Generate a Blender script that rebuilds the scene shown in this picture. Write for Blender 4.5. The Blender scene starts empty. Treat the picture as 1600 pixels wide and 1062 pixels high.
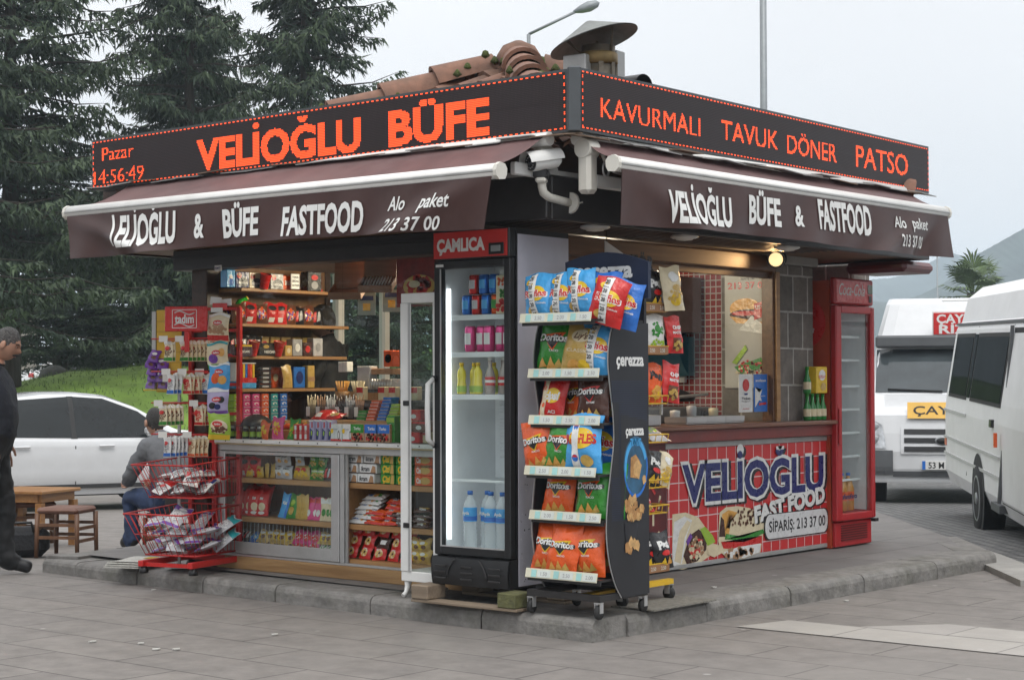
import bpy, bmesh, math, random
import numpy as np
from mathutils import Vector, Matrix
R = math.radians
PI = math.pi
SC = bpy.context.scene
COL = SC.collection
RND = random.Random(7)

# ---------------------------------------------------------------- camera, sky, sun, exposure
CAM = np.array([-8.05, -6.72, 1.40])
FPX = 2756.5
def _cam_axes(yaw, pitch, roll):
    f = np.array([math.cos(yaw)*math.cos(pitch), math.sin(yaw)*math.cos(pitch), math.sin(pitch)])
    r = np.cross(f, [0, 0, 1]); r /= np.linalg.norm(r)
    u = np.cross(r, f)
    c, s = math.cos(roll), math.sin(roll)
    return c*r+s*u, -s*r+c*u, f
CR, CU, CF = _cam_axes(0.694268, 0.022189, -0.003145)
cam_data = bpy.data.cameras.new('camera')
cam = bpy.data.objects.new('camera', cam_data); COL.objects.link(cam)
cam_data.sensor_width = 36; cam_data.lens = FPX/1600*36
cam_data.clip_start = .1; cam_data.clip_end = 6000
cam.matrix_world = Matrix(((CR[0], CU[0], -CF[0], CAM[0]), (CR[1], CU[1], -CF[1], CAM[1]), (CR[2], CU[2], -CF[2], CAM[2]), (0, 0, 0, 1)))
SC.camera = cam

SUN_EL, SUN_ROT = R(58), R(215)
world = bpy.data.worlds.new('World'); SC.world = world; world.use_nodes = True
def _world():
    nt = world.node_tree; nt.nodes.clear(); L = nt.links.new
    out = nt.nodes.new('ShaderNodeOutputWorld'); bg = nt.nodes.new('ShaderNodeBackground')
    sky = nt.nodes.new('ShaderNodeTexSky'); sky.sky_type = 'NISHITA'; sky.sun_disc = False
    sky.sun_elevation = SUN_EL; sky.sun_rotation = SUN_ROT
    sky.air_density = 1.0; sky.dust_density = 4.0; sky.ozone_density = 1.0
    hs = nt.nodes.new('ShaderNodeHueSaturation'); hs.inputs['Saturation'].default_value = .10
    hs.inputs['Value'].default_value = .35
    L(sky.outputs[0], hs.inputs['Color'])
    # a closed layer of pale cloud over the clear sky
    tc = nt.nodes.new('ShaderNodeTexCoord')
    mp = nt.nodes.new('ShaderNodeMapping'); mp.inputs['Scale'].default_value = (1, 1, 2.2)
    L(tc.outputs['Generated'], mp.inputs[0])
    nz = nt.nodes.new('ShaderNodeTexNoise'); nz.inputs['Scale'].default_value = 1.6; nz.inputs['Detail'].default_value = 5; nz.inputs['Roughness'].default_value = .5
    L(mp.outputs[0], nz.inputs['Vector'])
    cr = nt.nodes.new('ShaderNodeValToRGB')
    cr.color_ramp.elements[0].position = .3; cr.color_ramp.elements[0].color = (8.6, 8.62, 8.8, 1)
    cr.color_ramp.elements[1].position = .72; cr.color_ramp.elements[1].color = (9.9, 9.95, 10.1, 1)
    L(nz.outputs[0], cr.inputs[0])
    mx = nt.nodes.new('ShaderNodeMix'); mx.data_type = 'RGBA'; mx.inputs[0].default_value = .88
    L(hs.outputs[0], mx.inputs[6]); L(cr.outputs[0], mx.inputs[7])
    # an overcast sky is brightest overhead
    sp = nt.nodes.new('ShaderNodeSeparateXYZ'); L(tc.outputs['Generated'], sp.inputs[0])
    el = nt.nodes.new('ShaderNodeMapRange'); el.inputs[1].default_value = .12; el.inputs[2].default_value = .95; el.inputs[3].default_value = .77; el.inputs[4].default_value = 1.42; L(sp.outputs[2], el.inputs[0])
    ml = nt.nodes.new('ShaderNodeMix'); ml.data_type = 'RGBA'; ml.blend_type = 'MULTIPLY'; ml.inputs[0].default_value = 1; L(mx.outputs[2], ml.inputs[6]); L(el.outputs[0], ml.inputs[7])
    L(ml.outputs[2], bg.inputs[0]); bg.inputs[1].default_value = .115
    L(bg.outputs[0], out.inputs[0])
_world()
sun_data = bpy.data.lights.new('sun', 'SUN'); sun_data.energy = 1.1; sun_data.angle = R(25); sun_data.color = (1, .97, .92)
sun = bpy.data.objects.new('sun', sun_data); COL.objects.link(sun)
# nishita: rotation 0 puts the sun towards +Y, turning clockwise
_sd = Vector((math.sin(SUN_ROT)*math.cos(SUN_EL), math.cos(SUN_ROT)*math.cos(SUN_EL), math.sin(SUN_EL)))
sun.rotation_euler = _sd.to_track_quat('Z', 'Y').to_euler()
SC.view_settings.view_transform = 'Standard'; SC.view_settings.look = 'None'
SC.view_settings.exposure = 0.34; SC.view_settings.gamma = 1
SC.render.engine = 'CYCLES'
SC.cycles.use_denoising = True
SC.cycles.max_bounces = 8; SC.cycles.transparent_max_bounces = 24; SC.cycles.volume_bounces = 2
SC.cycles.caustics_reflective = False; SC.cycles.caustics_refractive = False

# ---------------------------------------------------------------- measuring
def ray(x, y):
    d = CF*FPX + CR*(x-800) + CU*(531-y)
    return d/(d@CF)
def atD(x, y, d): return CAM + ray(x, y)*d                 # a point d metres ahead of the camera
def atZ(x, y, z): r = ray(x, y); return CAM + r*((z-CAM[2])/r[2])
def atX(x, y, v): r = ray(x, y); return CAM + r*((v-CAM[0])/r[0])
def atY(x, y, v): r = ray(x, y); return CAM + r*((v-CAM[1])/r[1])

# ---------------------------------------------------------------- materials
MATS = {}
def _nodes(name):
    m = bpy.data.materials.new(name); m.use_nodes = True
    nt = m.node_tree
    return m, nt, nt.nodes['Principled BSDF']
def mat(name, col=(.5, .5, .5), rough=.5, metal=0, var=.12, scale=6, bump=0, bscale=None, emit=0, coat=0, dirt=0, dirtcol=(.12, .10, .08), alpha=1, trans=0, detail=4, stretch=None):
    """one surface: base colour with a little natural variation, optional fine bump and blotches of dirt"""
    if name in MATS: return MATS[name]
    m, nt, b = _nodes(name); L = nt.links.new
    tc = nt.nodes.new('ShaderNodeTexCoord')
    src = tc.outputs['Object']
    if stretch:
        mp = nt.nodes.new('ShaderNodeMapping'); mp.inputs['Scale'].default_value = stretch
        L(src, mp.inputs[0]); src = mp.outputs[0]
    nz = nt.nodes.new('ShaderNodeTexNoise'); nz.inputs['Scale'].default_value = scale; nz.inputs['Detail'].default_value = detail; nz.inputs['Roughness'].default_value = .65
    L(src, nz.inputs['Vector'])
    cr = nt.nodes.new('ShaderNodeValToRGB')
    a = [max(0, c*(1-var)) for c in col]; z = [min(1, c*(1+var)) for c in col]
    cr.color_ramp.elements[0].position = .3; cr.color_ramp.elements[0].color = (*a, 1)
    cr.color_ramp.elements[1].position = .7; cr.color_ramp.elements[1].color = (*z, 1)
    L(nz.outputs[0], cr.inputs[0]); colout = cr.outputs[0]
    if dirt:
        n2 = nt.nodes.new('ShaderNodeTexNoise'); n2.inputs['Scale'].default_value = scale*.45; n2.inputs['Detail'].default_value = 8; n2.inputs['Roughness'].default_value = .7
        L(src, n2.inputs['Vector'])
        r2 = nt.nodes.new('ShaderNodeMapRange'); r2.inputs[1].default_value = .48; r2.inputs[2].default_value = .75; r2.inputs[4].default_value = dirt
        L(n2.outputs[0], r2.inputs[0])
        mx = nt.nodes.new('ShaderNodeMix'); mx.data_type = 'RGBA'; mx.inputs[7].default_value = (*dirtcol, 1)
        L(r2.outputs[0], mx.inputs[0]); L(colout, mx.inputs[6]); colout = mx.outputs[2]
    L(colout, b.inputs['Base Color'])
    rr = nt.nodes.new('ShaderNodeMapRange'); rr.inputs[3].default_value = max(.02, rough*.85); rr.inputs[4].default_value = min(1, rough*1.15)
    L(nz.outputs[0], rr.inputs[0]); L(rr.outputs[0], b.inputs['Roughness'])
    b.inputs['Metallic'].default_value = metal
    if coat: b.inputs['Coat Weight'].default_value = coat; b.inputs['Coat Roughness'].default_value = .06
    if bump:
        n3 = nt.nodes.new('ShaderNodeTexNoise'); n3.inputs['Scale'].default_value = bscale or scale*3; n3.inputs['Detail'].default_value = 6
        L(src, n3.inputs['Vector'])
        bp = nt.nodes.new('ShaderNodeBump'); bp.inputs['Strength'].default_value = bump; bp.inputs['Distance'].default_value = .02
        L(n3.outputs[0], bp.inputs['Height']); L(bp.outputs[0], b.inputs['Normal'])
    if emit:
        L(colout, b.inputs['Emission Color']); b.inputs['Emission Strength'].default_value = emit
    if alpha < 1: b.inputs['Alpha'].default_value = alpha
    if trans: b.inputs['Transmission Weight'].default_value = trans
    MATS[name] = m
    return m
def glass_mat(name, tint=(.9, .95, .94), rough=.0, refl=1.0, dirt=.05):
    """thin pane: mostly see-through, reflecting by angle, with a slight film of dust"""
    if name in MATS: return MATS[name]
    m = bpy.data.materials.new(name); m.use_nodes = True; nt = m.node_tree; nt.nodes.clear(); L = nt.links.new
    out = nt.nodes.new('ShaderNodeOutputMaterial'); tr = nt.nodes.new('ShaderNodeBsdfTransparent'); tr.inputs[0].default_value = (*tint, 1)
    gl = nt.nodes.new('ShaderNodeBsdfGlossy'); gl.inputs['Roughness'].default_value = rough
    fr = nt.nodes.new('ShaderNodeLayerWeight'); fr.inputs[0].default_value = .5
    pw = nt.nodes.new('ShaderNodeMath'); pw.operation = 'POWER'; pw.inputs[1].default_value = 4; L(fr.outputs['Facing'], pw.inputs[0])
    ml = nt.nodes.new('ShaderNodeMath'); ml.operation = 'MULTIPLY_ADD'; ml.inputs[1].default_value = .8*refl; ml.inputs[2].default_value = .035*refl
    L(pw.outputs[0], ml.inputs[0])
    mx = nt.nodes.new('ShaderNodeMixShader'); L(ml.outputs[0], mx.inputs[0]); L(tr.outputs[0], mx.inputs[1]); L(gl.outputs[0], mx.inputs[2])
    df = nt.nodes.new('ShaderNodeBsdfDiffuse'); df.inputs[0].default_value = (.5, .5, .48, 1)
    tc = nt.nodes.new('ShaderNodeTexCoord'); nz = nt.nodes.new('ShaderNodeTexNoise'); nz.inputs['Scale'].default_value = 3; nz.inputs['Detail'].default_value = 6
    L(tc.outputs['Object'], nz.inputs['Vector'])
    mr = nt.nodes.new('ShaderNodeMapRange'); mr.inputs[1].default_value = .4; mr.inputs[2].default_value = .8; mr.inputs[4].default_value = dirt*2
    L(nz.outputs[0], mr.inputs[0])
    m2 = nt.nodes.new('ShaderNodeMixShader'); L(mr.outputs[0], m2.inputs[0]); L(mx.outputs[0], m2.inputs[1]); L(df.outputs[0], m2.inputs[2])
    L(m2.outputs[0], out.inputs[0])
    MATS[name] = m
    return m
def brick_mat(name, c1, c2, mortar, bw, bh, msize=.01, rough=.8, rot=0, offset=.5, bump=.4, vary=.25, nscale=3, axes='XY', scale=1, freq=2, patch=0, patchcol=(.1, .1, .08)):
    if name in MATS: return MATS[name]
    m, nt, b = _nodes(name); L = nt.links.new
    tc = nt.nodes.new('ShaderNodeTexCoord'); mp = nt.nodes.new('ShaderNodeMapping')
    src = tc.outputs['Object']
    if axes == 'BOX':                    # run the courses round the corners
        ge = nt.nodes.new('ShaderNodeNewGeometry'); vm = nt.nodes.new('ShaderNodeVectorMath'); vm.operation = 'ABSOLUTE'; L(ge.outputs['True Normal'], vm.inputs[0])
        sn = nt.nodes.new('ShaderNodeSeparateXYZ'); L(vm.outputs[0], sn.inputs[0]); sp = nt.nodes.new('ShaderNodeSeparateXYZ'); L(src, sp.inputs[0])
        gt = nt.nodes.new('ShaderNodeMath'); gt.operation = 'GREATER_THAN'; L(sn.outputs[0], gt.inputs[0]); L(sn.outputs[1], gt.inputs[1])
        mf = nt.nodes.new('ShaderNodeMix'); L(gt.outputs[0], mf.inputs[0]); L(sp.outputs[0], mf.inputs[2]); L(sp.outputs[1], mf.inputs[3])
        cb = nt.nodes.new('ShaderNodeCombineXYZ'); L(mf.outputs[0], cb.inputs[0]); L(sp.outputs[2], cb.inputs[1]); src = cb.outputs[0]
    elif axes != 'XY':
        sp = nt.nodes.new('ShaderNodeSeparateXYZ'); cb = nt.nodes.new('ShaderNodeCombineXYZ'); L(src, sp.inputs[0])
        L(sp.outputs['XYZ'.index(axes[0])], cb.inputs[0]); L(sp.outputs['XYZ'.index(axes[1])], cb.inputs[1]); src = cb.outputs[0]
    mp.inputs['Rotation'].default_value = (0, 0, rot); L(src, mp.inputs[0])
    nw = nt.nodes.new('ShaderNodeTexNoise'); nw.inputs['Scale'].default_value = 6; L(mp.outputs[0], nw.inputs['Vector'])
    ad = nt.nodes.new('ShaderNodeMix'); ad.data_type = 'RGBA'; ad.blend_type = 'LINEAR_LIGHT'; ad.inputs[0].default_value = msize*.6
    L(mp.outputs[0], ad.inputs[6]); L(nw.outputs[1], ad.inputs[7])
    br = nt.nodes.new('ShaderNodeTexBrick'); L(ad.outputs[2], br.inputs['Vector'])
    br.offset = offset; br.offset_frequency = freq; br.squash = 1
    br.inputs['Color1'].default_value = (*c1, 1); br.inputs['Color2'].default_value = (*c2, 1); br.inputs['Mortar'].default_value = (*mortar, 1)
    br.inputs['Scale'].default_value = scale; br.inputs['Mortar Size'].default_value = msize; br.inputs['Mortar Smooth'].default_value = .3
    br.inputs['Brick Width'].default_value = bw; br.inputs['Row Height'].default_value = bh
    nz = nt.nodes.new('ShaderNodeTexNoise'); nz.inputs['Scale'].default_value = nscale; nz.inputs['Detail'].default_value = 10; nz.inputs['Roughness'].default_value = .7
    L(mp.outputs[0], nz.inputs['Vector'])
    mr = nt.nodes.new('ShaderNodeMapRange'); mr.inputs[1].default_value = .25; mr.inputs[2].default_value = .75; mr.inputs[3].default_value = 1-vary; mr.inputs[4].default_value = 1+vary
    L(nz.outputs[0], mr.inputs[0])
    mu = nt.nodes.new('ShaderNodeMix'); mu.data_type = 'RGBA'; mu.blend_type = 'MULTIPLY'; mu.inputs[0].default_value = 1
    L(br.outputs[0], mu.inputs[6]); L(mr.outputs[0], mu.inputs[7])
    colo = mu.outputs[2]
    if patch:
        n2 = nt.nodes.new('ShaderNodeTexNoise'); n2.inputs['Scale'].default_value = .55; n2.inputs['Detail'].default_value = 5; L(mp.outputs[0], n2.inputs['Vector'])
        r2 = nt.nodes.new('ShaderNodeMapRange'); r2.inputs[1].default_value = .45; r2.inputs[2].default_value = .7; r2.inputs[4].default_value = patch; L(n2.outputs[0], r2.inputs[0])
        m3 = nt.nodes.new('ShaderNodeMix'); m3.data_type = 'RGBA'; m3.inputs[7].default_value = (*patchcol, 1)
        L(r2.outputs[0], m3.inputs[0]); L(colo, m3.inputs[6]); colo = m3.outputs[2]
        n4 = nt.nodes.new('ShaderNodeTexVoronoi'); n4.inputs['Scale'].default_value = 2.1; L(mp.outputs[0], n4.inputs['Vector'])
        r4 = nt.nodes.new('ShaderNodeMapRange'); r4.inputs[1].default_value = .03; r4.inputs[2].default_value = .05; r4.inputs[3].default_value = .55; r4.inputs[4].default_value = 0; L(n4.outputs['Distance'], r4.inputs[0])
        m4 = nt.nodes.new('ShaderNodeMix'); m4.data_type = 'RGBA'; m4.inputs[7].default_value = (.45, .43, .41, 1)
        L(r4.outputs[0], m4.inputs[0]); L(colo, m4.inputs[6]); colo = m4.outputs[2]
    L(colo, b.inputs['Base Color'])
    b.inputs['Roughness'].default_value = rough
    bp = nt.nodes.new('ShaderNodeBump'); bp.inputs['Strength'].default_value = bump; bp.inputs['Distance'].default_value = .01
    hm = nt.nodes.new('ShaderNodeMath'); hm.operation = 'SUBTRACT'; L(nz.outputs[0], hm.inputs[0]); L(br.outputs['Fac'], hm.inputs[1])
    L(hm.outputs[0], bp.inputs['Height']); L(bp.outputs[0], b.inputs['Normal'])
    MATS[name] = m
    return m
def wood_mat(name, c1, c2, rough=.5, scale=3, axis='X', bump=.1):
    if name in MATS: return MATS[name]
    st = {'X': (.6, 9, 9), 'Y': (9, .6, 9), 'Z': (9, 9, .6)}[axis]
    m, nt, b = _nodes(name); L = nt.links.new
    tc = nt.nodes.new('ShaderNodeTexCoord'); mp = nt.nodes.new('ShaderNodeMapping'); mp.inputs['Scale'].default_value = st; L(tc.outputs['Object'], mp.inputs[0])
    nz = nt.nodes.new('ShaderNodeTexNoise'); nz.inputs['Scale'].default_value = scale; nz.inputs['Detail'].default_value = 8; nz.inputs['Distortion'].default_value = .6
    L(mp.outputs[0], nz.inputs['Vector'])
    cr = nt.nodes.new('ShaderNodeValToRGB'); cr.color_ramp.elements[0].position = .3; cr.color_ramp.elements[0].color = (*c1, 1)
    cr.color_ramp.elements[1].position = .7; cr.color_ramp.elements[1].color = (*c2, 1); L(nz.outputs[0], cr.inputs[0]); L(cr.outputs[0], b.inputs['Base Color'])
    b.inputs['Roughness'].default_value = rough
    bp = nt.nodes.new('ShaderNodeBump'); bp.inputs['Strength'].default_value = bump; bp.inputs['Distance'].default_value = .005; L(nz.outputs[0], bp.inputs['Height']); L(bp.outputs[0], b.inputs['Normal'])
    MATS[name] = m
    return m
def film(name, col, rough=.3, sheen=0):     # printed plastic film
    return mat(name, col, rough=rough, var=.08, scale=14, coat=.0)

# ---------------------------------------------------------------- mesh building
def v3(*a): return np.array(a[0] if len(a) == 1 else a, float)
class MB:
    def __init__(s): s.v = []; s.f = []; s.m = []; s.sm = []; s.mats = []
    def mi(s, m):
        if m not in s.mats: s.mats.append(m)
        return s.mats.index(m)
    def add(s, vs, fs, m, smooth=False):
        o = len(s.v); k = s.mi(m)
        s.v.extend([tuple(map(float, p)) for p in vs])
        for f in fs: s.f.append([i+o for i in f]); s.m.append(k); s.sm.append(smooth)
        return s
    def box(s, c, size, m, rz=0, ry=0, rx=0, bev=0):
        c = v3(c); hx, hy, hz = [k/2 for k in size]
        M = (Matrix.Rotation(rz, 3, 'Z') @ Matrix.Rotation(ry, 3, 'Y') @ Matrix.Rotation(rx, 3, 'X'))
        if bev > 0:
            b = min(bev, hx*.9, hy*.9, hz*.9)
            vs = []; idx = {}
            for sx in (-1, 1):
                for sy in (-1, 1):
                    for sz in (-1, 1):
                        for ax in range(3):
                            p = [sx*(hx-(0 if ax == 0 else b)), sy*(hy-(0 if ax == 1 else b)), sz*(hz-(0 if ax == 2 else b))]
                            idx[(sx, sy, sz, ax)] = len(vs); vs.append(p)
            fs = []
            for ax in range(3):
                o = [k for k in range(3) if k != ax]
                for sg in (-1, 1):
                    q = []
                    for a, bb in ((-1, -1), (1, -1), (1, 1), (-1, 1)):
                        k = [0, 0, 0]; k[ax] = sg; k[o[0]] = a; k[o[1]] = bb; q.append(idx[(*k, ax)])
                    fs.append(q)
            for ax in range(3):          # edges
                o = [k for k in range(3) if k != ax]
                for a in (-1, 1):
                    for bb in (-1, 1):
                        q = []
                        for sg, aa in ((-1, o[0]), (1, o[0]), (1, o[1]), (-1, o[1])):
                            k = [0, 0, 0]; k[ax] = sg; k[o[0]] = a; k[o[1]] = bb; q.append(idx[(*k, aa)])
                        fs.append(q)
            for sx in (-1, 1):
                for sy in (-1, 1):
                    for sz in (-1, 1): fs.append([idx[(sx, sy, sz, a)] for a in range(3)])
            cc = np.mean(vs, axis=0)
            ff = []
            for f in fs:                 # outward winding
                p = [np.array(vs[i]) for i in f]; n = np.cross(p[1]-p[0], p[2]-p[0])
                ff.append(f if n@(np.mean(p, axis=0)-cc) > 0 else f[::-1])
            fs = ff
        else:
            vs = [(-hx, -hy, -hz), (hx, -hy, -hz), (hx, hy, -hz), (-hx, hy, -hz), (-hx, -hy, hz), (hx, -hy, hz), (hx, hy, hz), (-hx, hy, hz)]
            fs = [(0, 3, 2, 1), (4, 5, 6, 7), (0, 1, 5, 4), (1, 2, 6, 5), (2, 3, 7, 6), (3, 0, 4, 7)]
        vs = [np.array(M @ Vector(p))+c for p in vs]
        return s.add(vs, fs, m)
    def bb(s, x0, x1, y0, y1, z0, z1, m, bev=0):
        return s.box(((x0+x1)/2, (y0+y1)/2, (z0+z1)/2), (abs(x1-x0), abs(y1-y0), abs(z1-z0)), m, bev=bev)
    def bar(s, a, b, w, h, m, up=(0, 0, 1)):                # a straight bar of rectangular section
        a, b = v3(a), v3(b); d = b-a; n = np.linalg.norm(d); d = d/n
        r = np.cross(d, up); r = r/np.linalg.norm(r) if np.linalg.norm(r) > 1e-6 else v3(1, 0, 0); u = np.cross(r, d)
        vs = [p+r*sx*w/2+u*sy*h/2 for p in (a, b) for sx, sy in ((-1, -1), (1, -1), (1, 1), (-1, 1))]
        return s.add(vs, [(0, 1, 2, 3), (7, 6, 5, 4), (0, 4, 5, 1), (1, 5, 6, 2), (2, 6, 7, 3), (3, 7, 4, 0)], m)
    def tube(s, pts, r, m, n=8, cap=True, smooth=True, closed=False):
        pts = [v3(p) for p in pts]; K = len(pts); rs = r if hasattr(r, '__len__') else [r]*K
        vs = []; pu = None
        for i, p in enumerate(pts):
            if closed: d = pts[(i+1) % K]-pts[i-1]
            else: d = pts[min(i+1, K-1)]-pts[max(i-1, 0)]
            d = d/(np.linalg.norm(d)+1e-12)
            if pu is None:
                pu = v3(0, 0, 1) if abs(d[2]) < .9 else v3(1, 0, 0)
            a = np.cross(d, pu); a /= (np.linalg.norm(a)+1e-12); pu = np.cross(a, d)
            for k in range(n):
                t = 2*PI*k/n; vs.append(p+(a*math.cos(t)+pu*math.sin(t))*rs[i])
        fs = []
        for i in range(K if closed else K-1):
            for k in range(n):
                j = (i+1) % K
                fs.append((i*n+k, i*n+(k+1) % n, j*n+(k+1) % n, j*n+k))
        s.add(vs, fs, m, smooth)
        if cap and not closed:
            o = len(s.v)-len(vs)
            for base, rev in ((0, True), ((K-1)*n, False)):
                q = [o+base+k for k in range(n)]
                s.f.append(q[::-1] if rev else q); s.m.append(s.mi(m)); s.sm.append(False)
        return s
    def lathe(s, prof, m, c=(0, 0, 0), n=16, axis='Z', smooth=True, cap=True, ms=None):
        c = v3(c); vs = []
        ax = {'Z': (v3(1, 0, 0), v3(0, 1, 0), v3(0, 0, 1)), 'X': (v3(0, 1, 0), v3(0, 0, 1), v3(1, 0, 0)), 'Y': (v3(0, 0, 1), v3(1, 0, 0), v3(0, 1, 0))}[axis] if isinstance(axis, str) else axis
        for r, h in prof:
            for k in range(n):
                t = 2*PI*k/n; vs.append(c+ax[0]*r*math.cos(t)+ax[1]*r*math.sin(t)+ax[2]*h)
        P = len(prof)
        if ms is None:
            fs = [(i*n+k, i*n+(k+1) % n, (i+1)*n+(k+1) % n, (i+1)*n+k) for i in range(P-1) for k in range(n)]
            s.add(vs, fs, m, smooth); o = len(s.v)-len(vs)
        else:
            s.add(vs, [], m); o = len(s.v)-len(vs)
            for i in range(P-1):
                q = s.mi(ms[i])
                for k in range(n): s.f.append([o+i*n+k, o+i*n+(k+1) % n, o+(i+1)*n+(k+1) % n, o+(i+1)*n+k]); s.m.append(q); s.sm.append(smooth)
        if cap:
            for i, rev in ((0, True), (P-1, False)):
                if prof[i][0] > 1e-4:
                    q = [o+i*n+k for k in range(n)]; s.f.append(q[::-1] if rev else q); s.m.append(s.mi(m if ms is None else ms[0 if rev else -1])); s.sm.append(False)
        return s
    def prism(s, poly, a, b, m, org=(0, 0, 0), ex=(1, 0, 0), ey=(0, 0, 1), ez=(0, 1, 0), smooth=False):
        """poly in (ex,ey), pushed along ez from a to b"""
        org, ex, ey, ez = map(v3, (org, ex, ey, ez)); n = len(poly)
        vs = [org+ex*p[0]+ey*p[1]+ez*a for p in poly]+[org+ex*p[0]+ey*p[1]+ez*b for p in poly]
        fs = [tuple(range(n))[::-1], tuple(range(n, 2*n))]
        s.add(vs, fs, m)
        o = len(s.v)-2*n; k = s.mi(m)
        for i in range(n): s.f.append([o+i, o+(i+1) % n, o+n+(i+1) % n, o+n+i]); s.m.append(k); s.sm.append(smooth)
        return s
    def grid(s, fn, nu, nv, m, smooth=True, wrap=False):
        vs = [fn(i/nu, j/nv) for j in range(nv+1) for i in range(nu+1)]
        fs = [(j*(nu+1)+i, j*(nu+1)+i+1, (j+1)*(nu+1)+i+1, (j+1)*(nu+1)+i) for j in range(nv) for i in range(nu)]
        return s.add(vs, fs, m, smooth)
    def quad(s, a, b, c, d, m): return s.add([a, b, c, d], [(0, 1, 2, 3)], m)
    def text(s, txt, org, ex, ey, m, h=None, w=None, bold=0, shear=0, align='C', lift=0, fn=None, spacing=1):
        """lettering: org is the middle (or the left end, align L) of the words at half cap height"""
        vs, fs = text_mesh(txt, bold, shear, spacing)
        org, ex, ey = v3(org), v3(ex), v3(ey); ez = np.cross(ex, ey)
        x0, x1 = vs[:, 0].min(), vs[:, 0].max(); capb, capt = 0, .69
        sy = h/capt if h else w/(x1-x0); sx = w/(x1-x0) if w else sy
        xs = (vs[:, 0]-((x0+x1)/2 if align == 'C' else x0))*sx; ys = (vs[:, 1]-capt/2)*sy
        if fn: P = [fn(x, y) for x, y in zip(xs, ys)]
        else: P = [org+ex*x+ey*y+ez*lift for x, y in zip(xs, ys)]
        return s.add(P, fs, m)
    def build(s, name, parent=None, loc=None, rz=0, merge=False):
        me = bpy.data.meshes.new(name)
        me.from_pydata(s.v, [], s.f); me.update()
        for m in s.mats: me.materials.append(m)
        if s.f:
            me.polygons.foreach_set('material_index', s.m); me.polygons.foreach_set('use_smooth', s.sm)
        o = bpy.data.objects.new(name, me); COL.objects.link(o)
        if parent is not None: o.parent = parent
        if loc is not None: o.location = [float(k) for k in loc]
        if rz: o.rotation_euler = (0, 0, rz)
        return o
_TXT = {}
def _raw_text(txt, bold, shear, spacing):
    cu = bpy.data.curves.new('lettering', 'FONT'); cu.body = txt; cu.size = 1; cu.offset = bold; cu.shear = shear; cu.space_character = spacing; cu.resolution_u = 3
    ob = bpy.data.objects.new('lettering', cu); COL.objects.link(ob)
    dg = bpy.context.evaluated_depsgraph_get(); ev = ob.evaluated_get(dg); me = ev.to_mesh()
    vs = np.array([v.co[:] for v in me.vertices]) if len(me.vertices) else np.zeros((0, 3)); fs = [tuple(p.vertices) for p in me.polygons]
    ev.to_mesh_clear(); bpy.data.objects.remove(ob); bpy.data.curves.remove(cu)
    return vs, fs
def text_mesh(txt, bold=0, shear=0, spacing=1):
    """flat lettering at size 1; the Turkish capitals are put together from a letter and its mark"""
    key = (txt, bold, shear, spacing)
    if key in _TXT: return _TXT[key]
    base = txt.replace('İ', 'I').replace('Ğ', 'G').replace('Ş', 'S')
    vs, fs = _raw_text(base, bold, shear, spacing)
    if base != txt:
        V = [tuple(p) for p in vs]; F = list(fs); w = .055+bold*.9
        for i, ch in enumerate(txt):
            if ch not in 'İĞŞ': continue
            one, _ = _raw_text(base[i], bold, 0, spacing); hi, _ = _raw_text(base[:i+1], bold, 0, spacing)
            x1 = hi[:, 0].max(); x0 = x1-(one[:, 0].max()-one[:, 0].min()); c = (x0+x1)/2; o = len(V)
            if ch == 'İ':
                r = w*.95; y = .74+bold*.6+r
                P = [(c+r*math.cos(k*2*PI/12), y+r*math.sin(k*2*PI/12)) for k in range(12)]; FF = [tuple(range(12))]
            elif ch == 'Ğ':
                r0, r1, y = .14, .14-w*1.3, .88+bold*.6; P = []; 
                for k in range(9):
                    a = PI+PI*k/8; P += [(c+r0*math.cos(a), y+r0*.95*math.sin(a)), (c+r1*math.cos(a), y+r1*.8*math.sin(a))]
                FF = [(2*k, 2*k+2, 2*k+3, 2*k+1) for k in range(8)]
            else:
                P = [(c-.02, -.03), (c+.05, -.03), (c+.09, -.1), (c+.05, -.19), (c-.07, -.2), (c-.07, -.15), (c+.01, -.13), (c+.02, -.09)]; FF = [tuple(range(8))]
            V += [(px+py*shear, py, 0) for px, py in P]; F += [tuple(q+o for q in f) for f in FF]
        vs, fs = np.array(V), F
    _TXT[key] = (vs, fs)
    return vs, fs
def refine(vs, fs, h):
    """split the triangles of flat lettering until no edge is longer than h, so that it can follow a curved surface"""
    vs = [tuple(v) for v in vs]; out = []; st = []
    for f in fs:
        for k in range(1, len(f)-1): st.append((f[0], f[k], f[k+1]))
    mid = {}
    while st:
        a, b, c = st.pop()
        P = [vs[a], vs[b], vs[c]]
        l = [math.dist(P[i], P[(i+1) % 3]) for i in range(3)]
        i = l.index(max(l))
        if l[i] <= h or len(vs) > 6000: out.append((a, b, c)); continue
        t = (a, b, c); p, q, r = t[i], t[(i+1) % 3], t[(i+2) % 3]
        k = (min(p, q), max(p, q))
        if k not in mid: mid[k] = len(vs); vs.append(tuple((np.array(vs[p])+np.array(vs[q]))/2))
        st += [(p, mid[k], r), (mid[k], q, r)]
    return np.array(vs), out
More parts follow.
